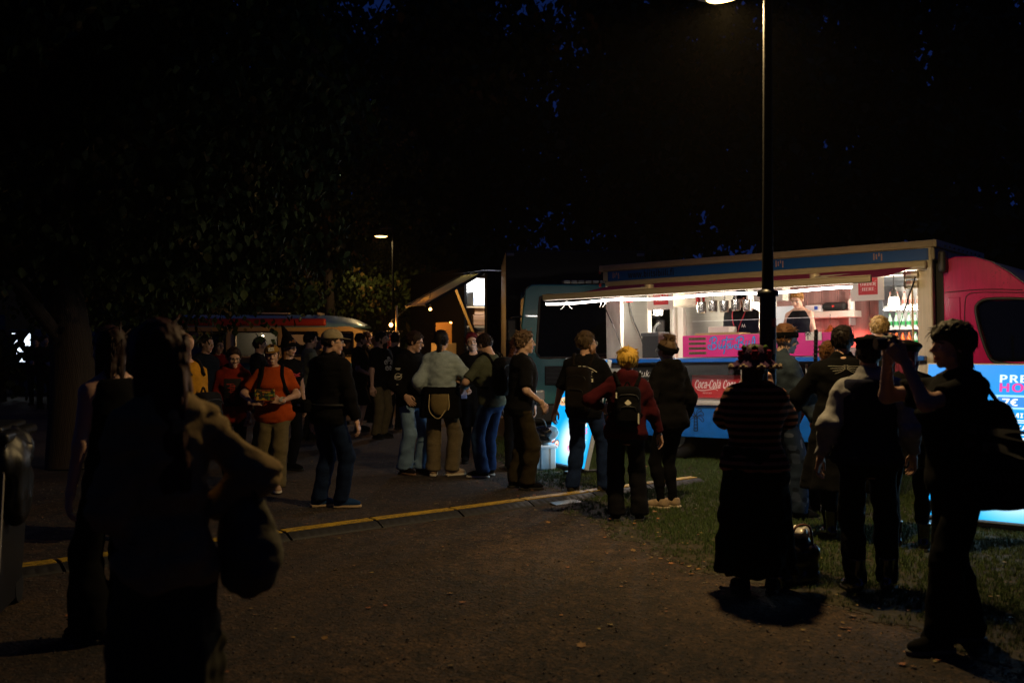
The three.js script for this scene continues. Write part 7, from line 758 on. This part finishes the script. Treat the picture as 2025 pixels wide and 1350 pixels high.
// 28 the photographer
const p28 = person({ at: [2.3, -5.15], yaw: -84, H: 1.69, fem: 1, q: 0.8, w: 1.12, label: 'person with bob hair and dark T-shirt raising a camera with both hands', hair: { color: '#2f2a16', t: 0.11, bot: 0.02, side: 0.3, amp: 0.035, tl: 0.24, tuft: 90, sides: 1, fringe: 1, locks: [[[0.22, 0.5, -0.2], [0.28, 0.06, -0.14], 0.19, 0.13], [[-0.22, 0.5, -0.2], [-0.28, 0.06, -0.14], 0.19, 0.13], [[0, 0.5, -0.35], [0, 0.04, -0.36], 0.2, 0.15]] }, head: [0, 0, 0], top: { color: '#0e0e10', sl: 0.7, off: 0.035, hem: 0.48 }, low: { color: '#060607', off: 0.032, hemw: 1.6, knee: 1.1 }, shoe: { color: '#131210', sole: '#56504a' }, L: { h: [0.085, 1.49, 0.33], e: [0.5, -1, -0.1], d: [-0.35, 0.7, 0.6], n: [0.4, 0, 0.9], c: 0.85 }, R: { h: [-0.085, 1.5, 0.33], e: [-0.6, -1, -0.1], d: [0.3, 0.8, 0.4], n: [-0.4, 0, 0.9], c: 0.85 }, fL: [0.08, 0.14, 4], fR: [-0.1, -0.14, -10] });
{ const g = p28.hold('camera', 'small black camera held up before the face of the bob haired person', 'camera'); part('body', RB(0.125, 0.075, 0.045, 0.012, 0, 1.575, 0.36), mat('#101012', 0.45), g); part('lens', [CY(0.03, 0.032, 0.06, 0, 0, 0, 20).rotateX(PI / 2).translate(0.005, 1.572, 0.41)], mat('#17171a', 0.3), g); part('dial', CY(0.012, 0.012, 0.012, -0.04, 1.617, 0.36, 12), mat('#6a6a6a', 0.3, 0.7), g);
  const b = p28.hold('shoulder_bag', 'large black tote with rows of dark grey lettering hung from the shoulder', 'bag'), cx = 0.29, z0 = -0.1; // hangs behind her on the far shoulder
  const f = (x, y, z) => { const t = clamp((y - 0.78) / 0.5, 0, 1); return bx3([0, 0, 0], [0.05 + 0.02 * (1 - t), 0.27, lerp(0.21, 0.07, t)], 0.05)(x - cx, y - 1.03, z - z0 - 0.07 * t) + foldNoise(x, y, z, 71) * 0.016; };
  part('bag', meshSDF(f, [cx - 0.15, 0.68, z0 - 0.38], [cx + 0.15, 1.38, z0 + 0.38], 0.0125, 3), cloth('#0d0d10'), b);
  const tt = textTex(512, 512, (c) => { c.fillStyle = '#17181c'; c.font = 'bold 92px sans-serif'; for (let k = 0; k < 5; k++) c.fillText('MOOMIN MOOMIN', -40 - (k % 2) * 150, 92 + k * 100); });
  for (const s of [1, -1]) part('bag_print', printPatch(f, [cx, 1.0, z0], 0.34, 0.4, s * PI / 2, 0.004, 16), M['tote' + s] ??= new THREE.MeshStandardMaterial({ map: tt, transparent: true, roughness: 0.9 }), b);
  for (const s of [-1, 1]) part('strap', tube([[cx, 1.25, z0 + 0.07 + s * 0.05], [cx - 0.05, 1.33, z0 + 0.09 + s * 0.03], [0.19, 1.405, -0.01 + s * 0.012], [0.12, 1.43, 0.0 + s * 0.01]].map((v) => V(...v)), 0.011, 6), cloth('#101013'), b); }
// ---- the two at work in the truck
{
  const place = (o, x, z) => { const p = inTruck(x, 0.575, z); return { ...o, at: [p.x, p.z], y0: p.y, yaw: -38 + (o.turn ?? 0) }; };
  const cook = person(place({ turn: 6, H: 1.72, label: 'cook in black cap and black hoodie with red lanyard behind the steel pots', hat: { kind: 'cap', color: '#0e0e10' }, hair: SHORT('#20150e', { t: 0.045, bot: 0.25 }), head: [0, 18, 0], top: { name: 'hoodie', color: '#1a1b1e', sl: 1.9, off: 0.036, hood: 1 }, low: { color: '#15161a' }, shoe: { color: '#141414' }, R: { h: [-0.14, 0.95, 0.28] }, L: { h: [0.16, 0.95, 0.3] }, print: { y: 0.71, x: 0.05, w: 0.07, h: 0.07, tex: textTex(64, 64, (c) => { c.strokeStyle = '#e6e6e6'; c.lineWidth = 6; c.beginPath(); c.moveTo(12, 50); c.lineTo(20, 16); c.lineTo(32, 48); c.lineTo(44, 16); c.lineTo(52, 50); c.stroke(); }) } }, 1.72, -0.64));
  const ly = cook.hold('lanyard', 'red lanyard hanging round the neck of the cook', 'lanyard'); for (const s of [-1, 1]) part('ribbon', tube([[0.86, 0.045, 0.0], [0.82, 0.05, 0.06], [0.74, 0.03, 0.09], [0.66, 0.004, 0.09]].map(([y, x, z]) => V(...onto(cook.topF, cook.T(y, s * x, z), 0.006))), 0.008, 5), mat('#a8182c', 0.7), ly); { const e = onto(cook.topF, cook.T(0.645, 0, 0.09), 0.012); part('badge', RB(0.05, 0.07, 0.004, 0.002, ...e), mat('#d9d4cc', 0.5), ly); }
  person(place({ turn: 4, H: 1.67, fem: 1, label: 'blonde server in black sleeveless top looking down behind the counter', skin: 'pale', hair: { color: '#8c6434', t: 0.045, bot: 0.25, amp: 0.012, lumps: [[[0, 0.72, -0.5], [0.14, 0.14, 0.12]]] }, head: [-4, 24, 0], top: { name: 'tank_top', color: '#17181c', sl: 0, neck: 0.835, off: 0.012 }, low: { color: '#15161a' }, shoe: { color: '#141414' }, R: { h: [-0.18, 0.93, 0.26] }, L: { h: [0.2, 0.92, 0.24] } }, 2.52, -0.64));
}
// ---------------------------------------------------------------- shadows on, draw
scene.traverse((o) => { if (o.isMesh) { o.castShadow = true; o.receiveShadow = true; } });
scene.fog = new THREE.FogExp2(0xfff4e0, 0.0003); // thin haze added to give the lamp a glow
renderer.render(scene, camera);
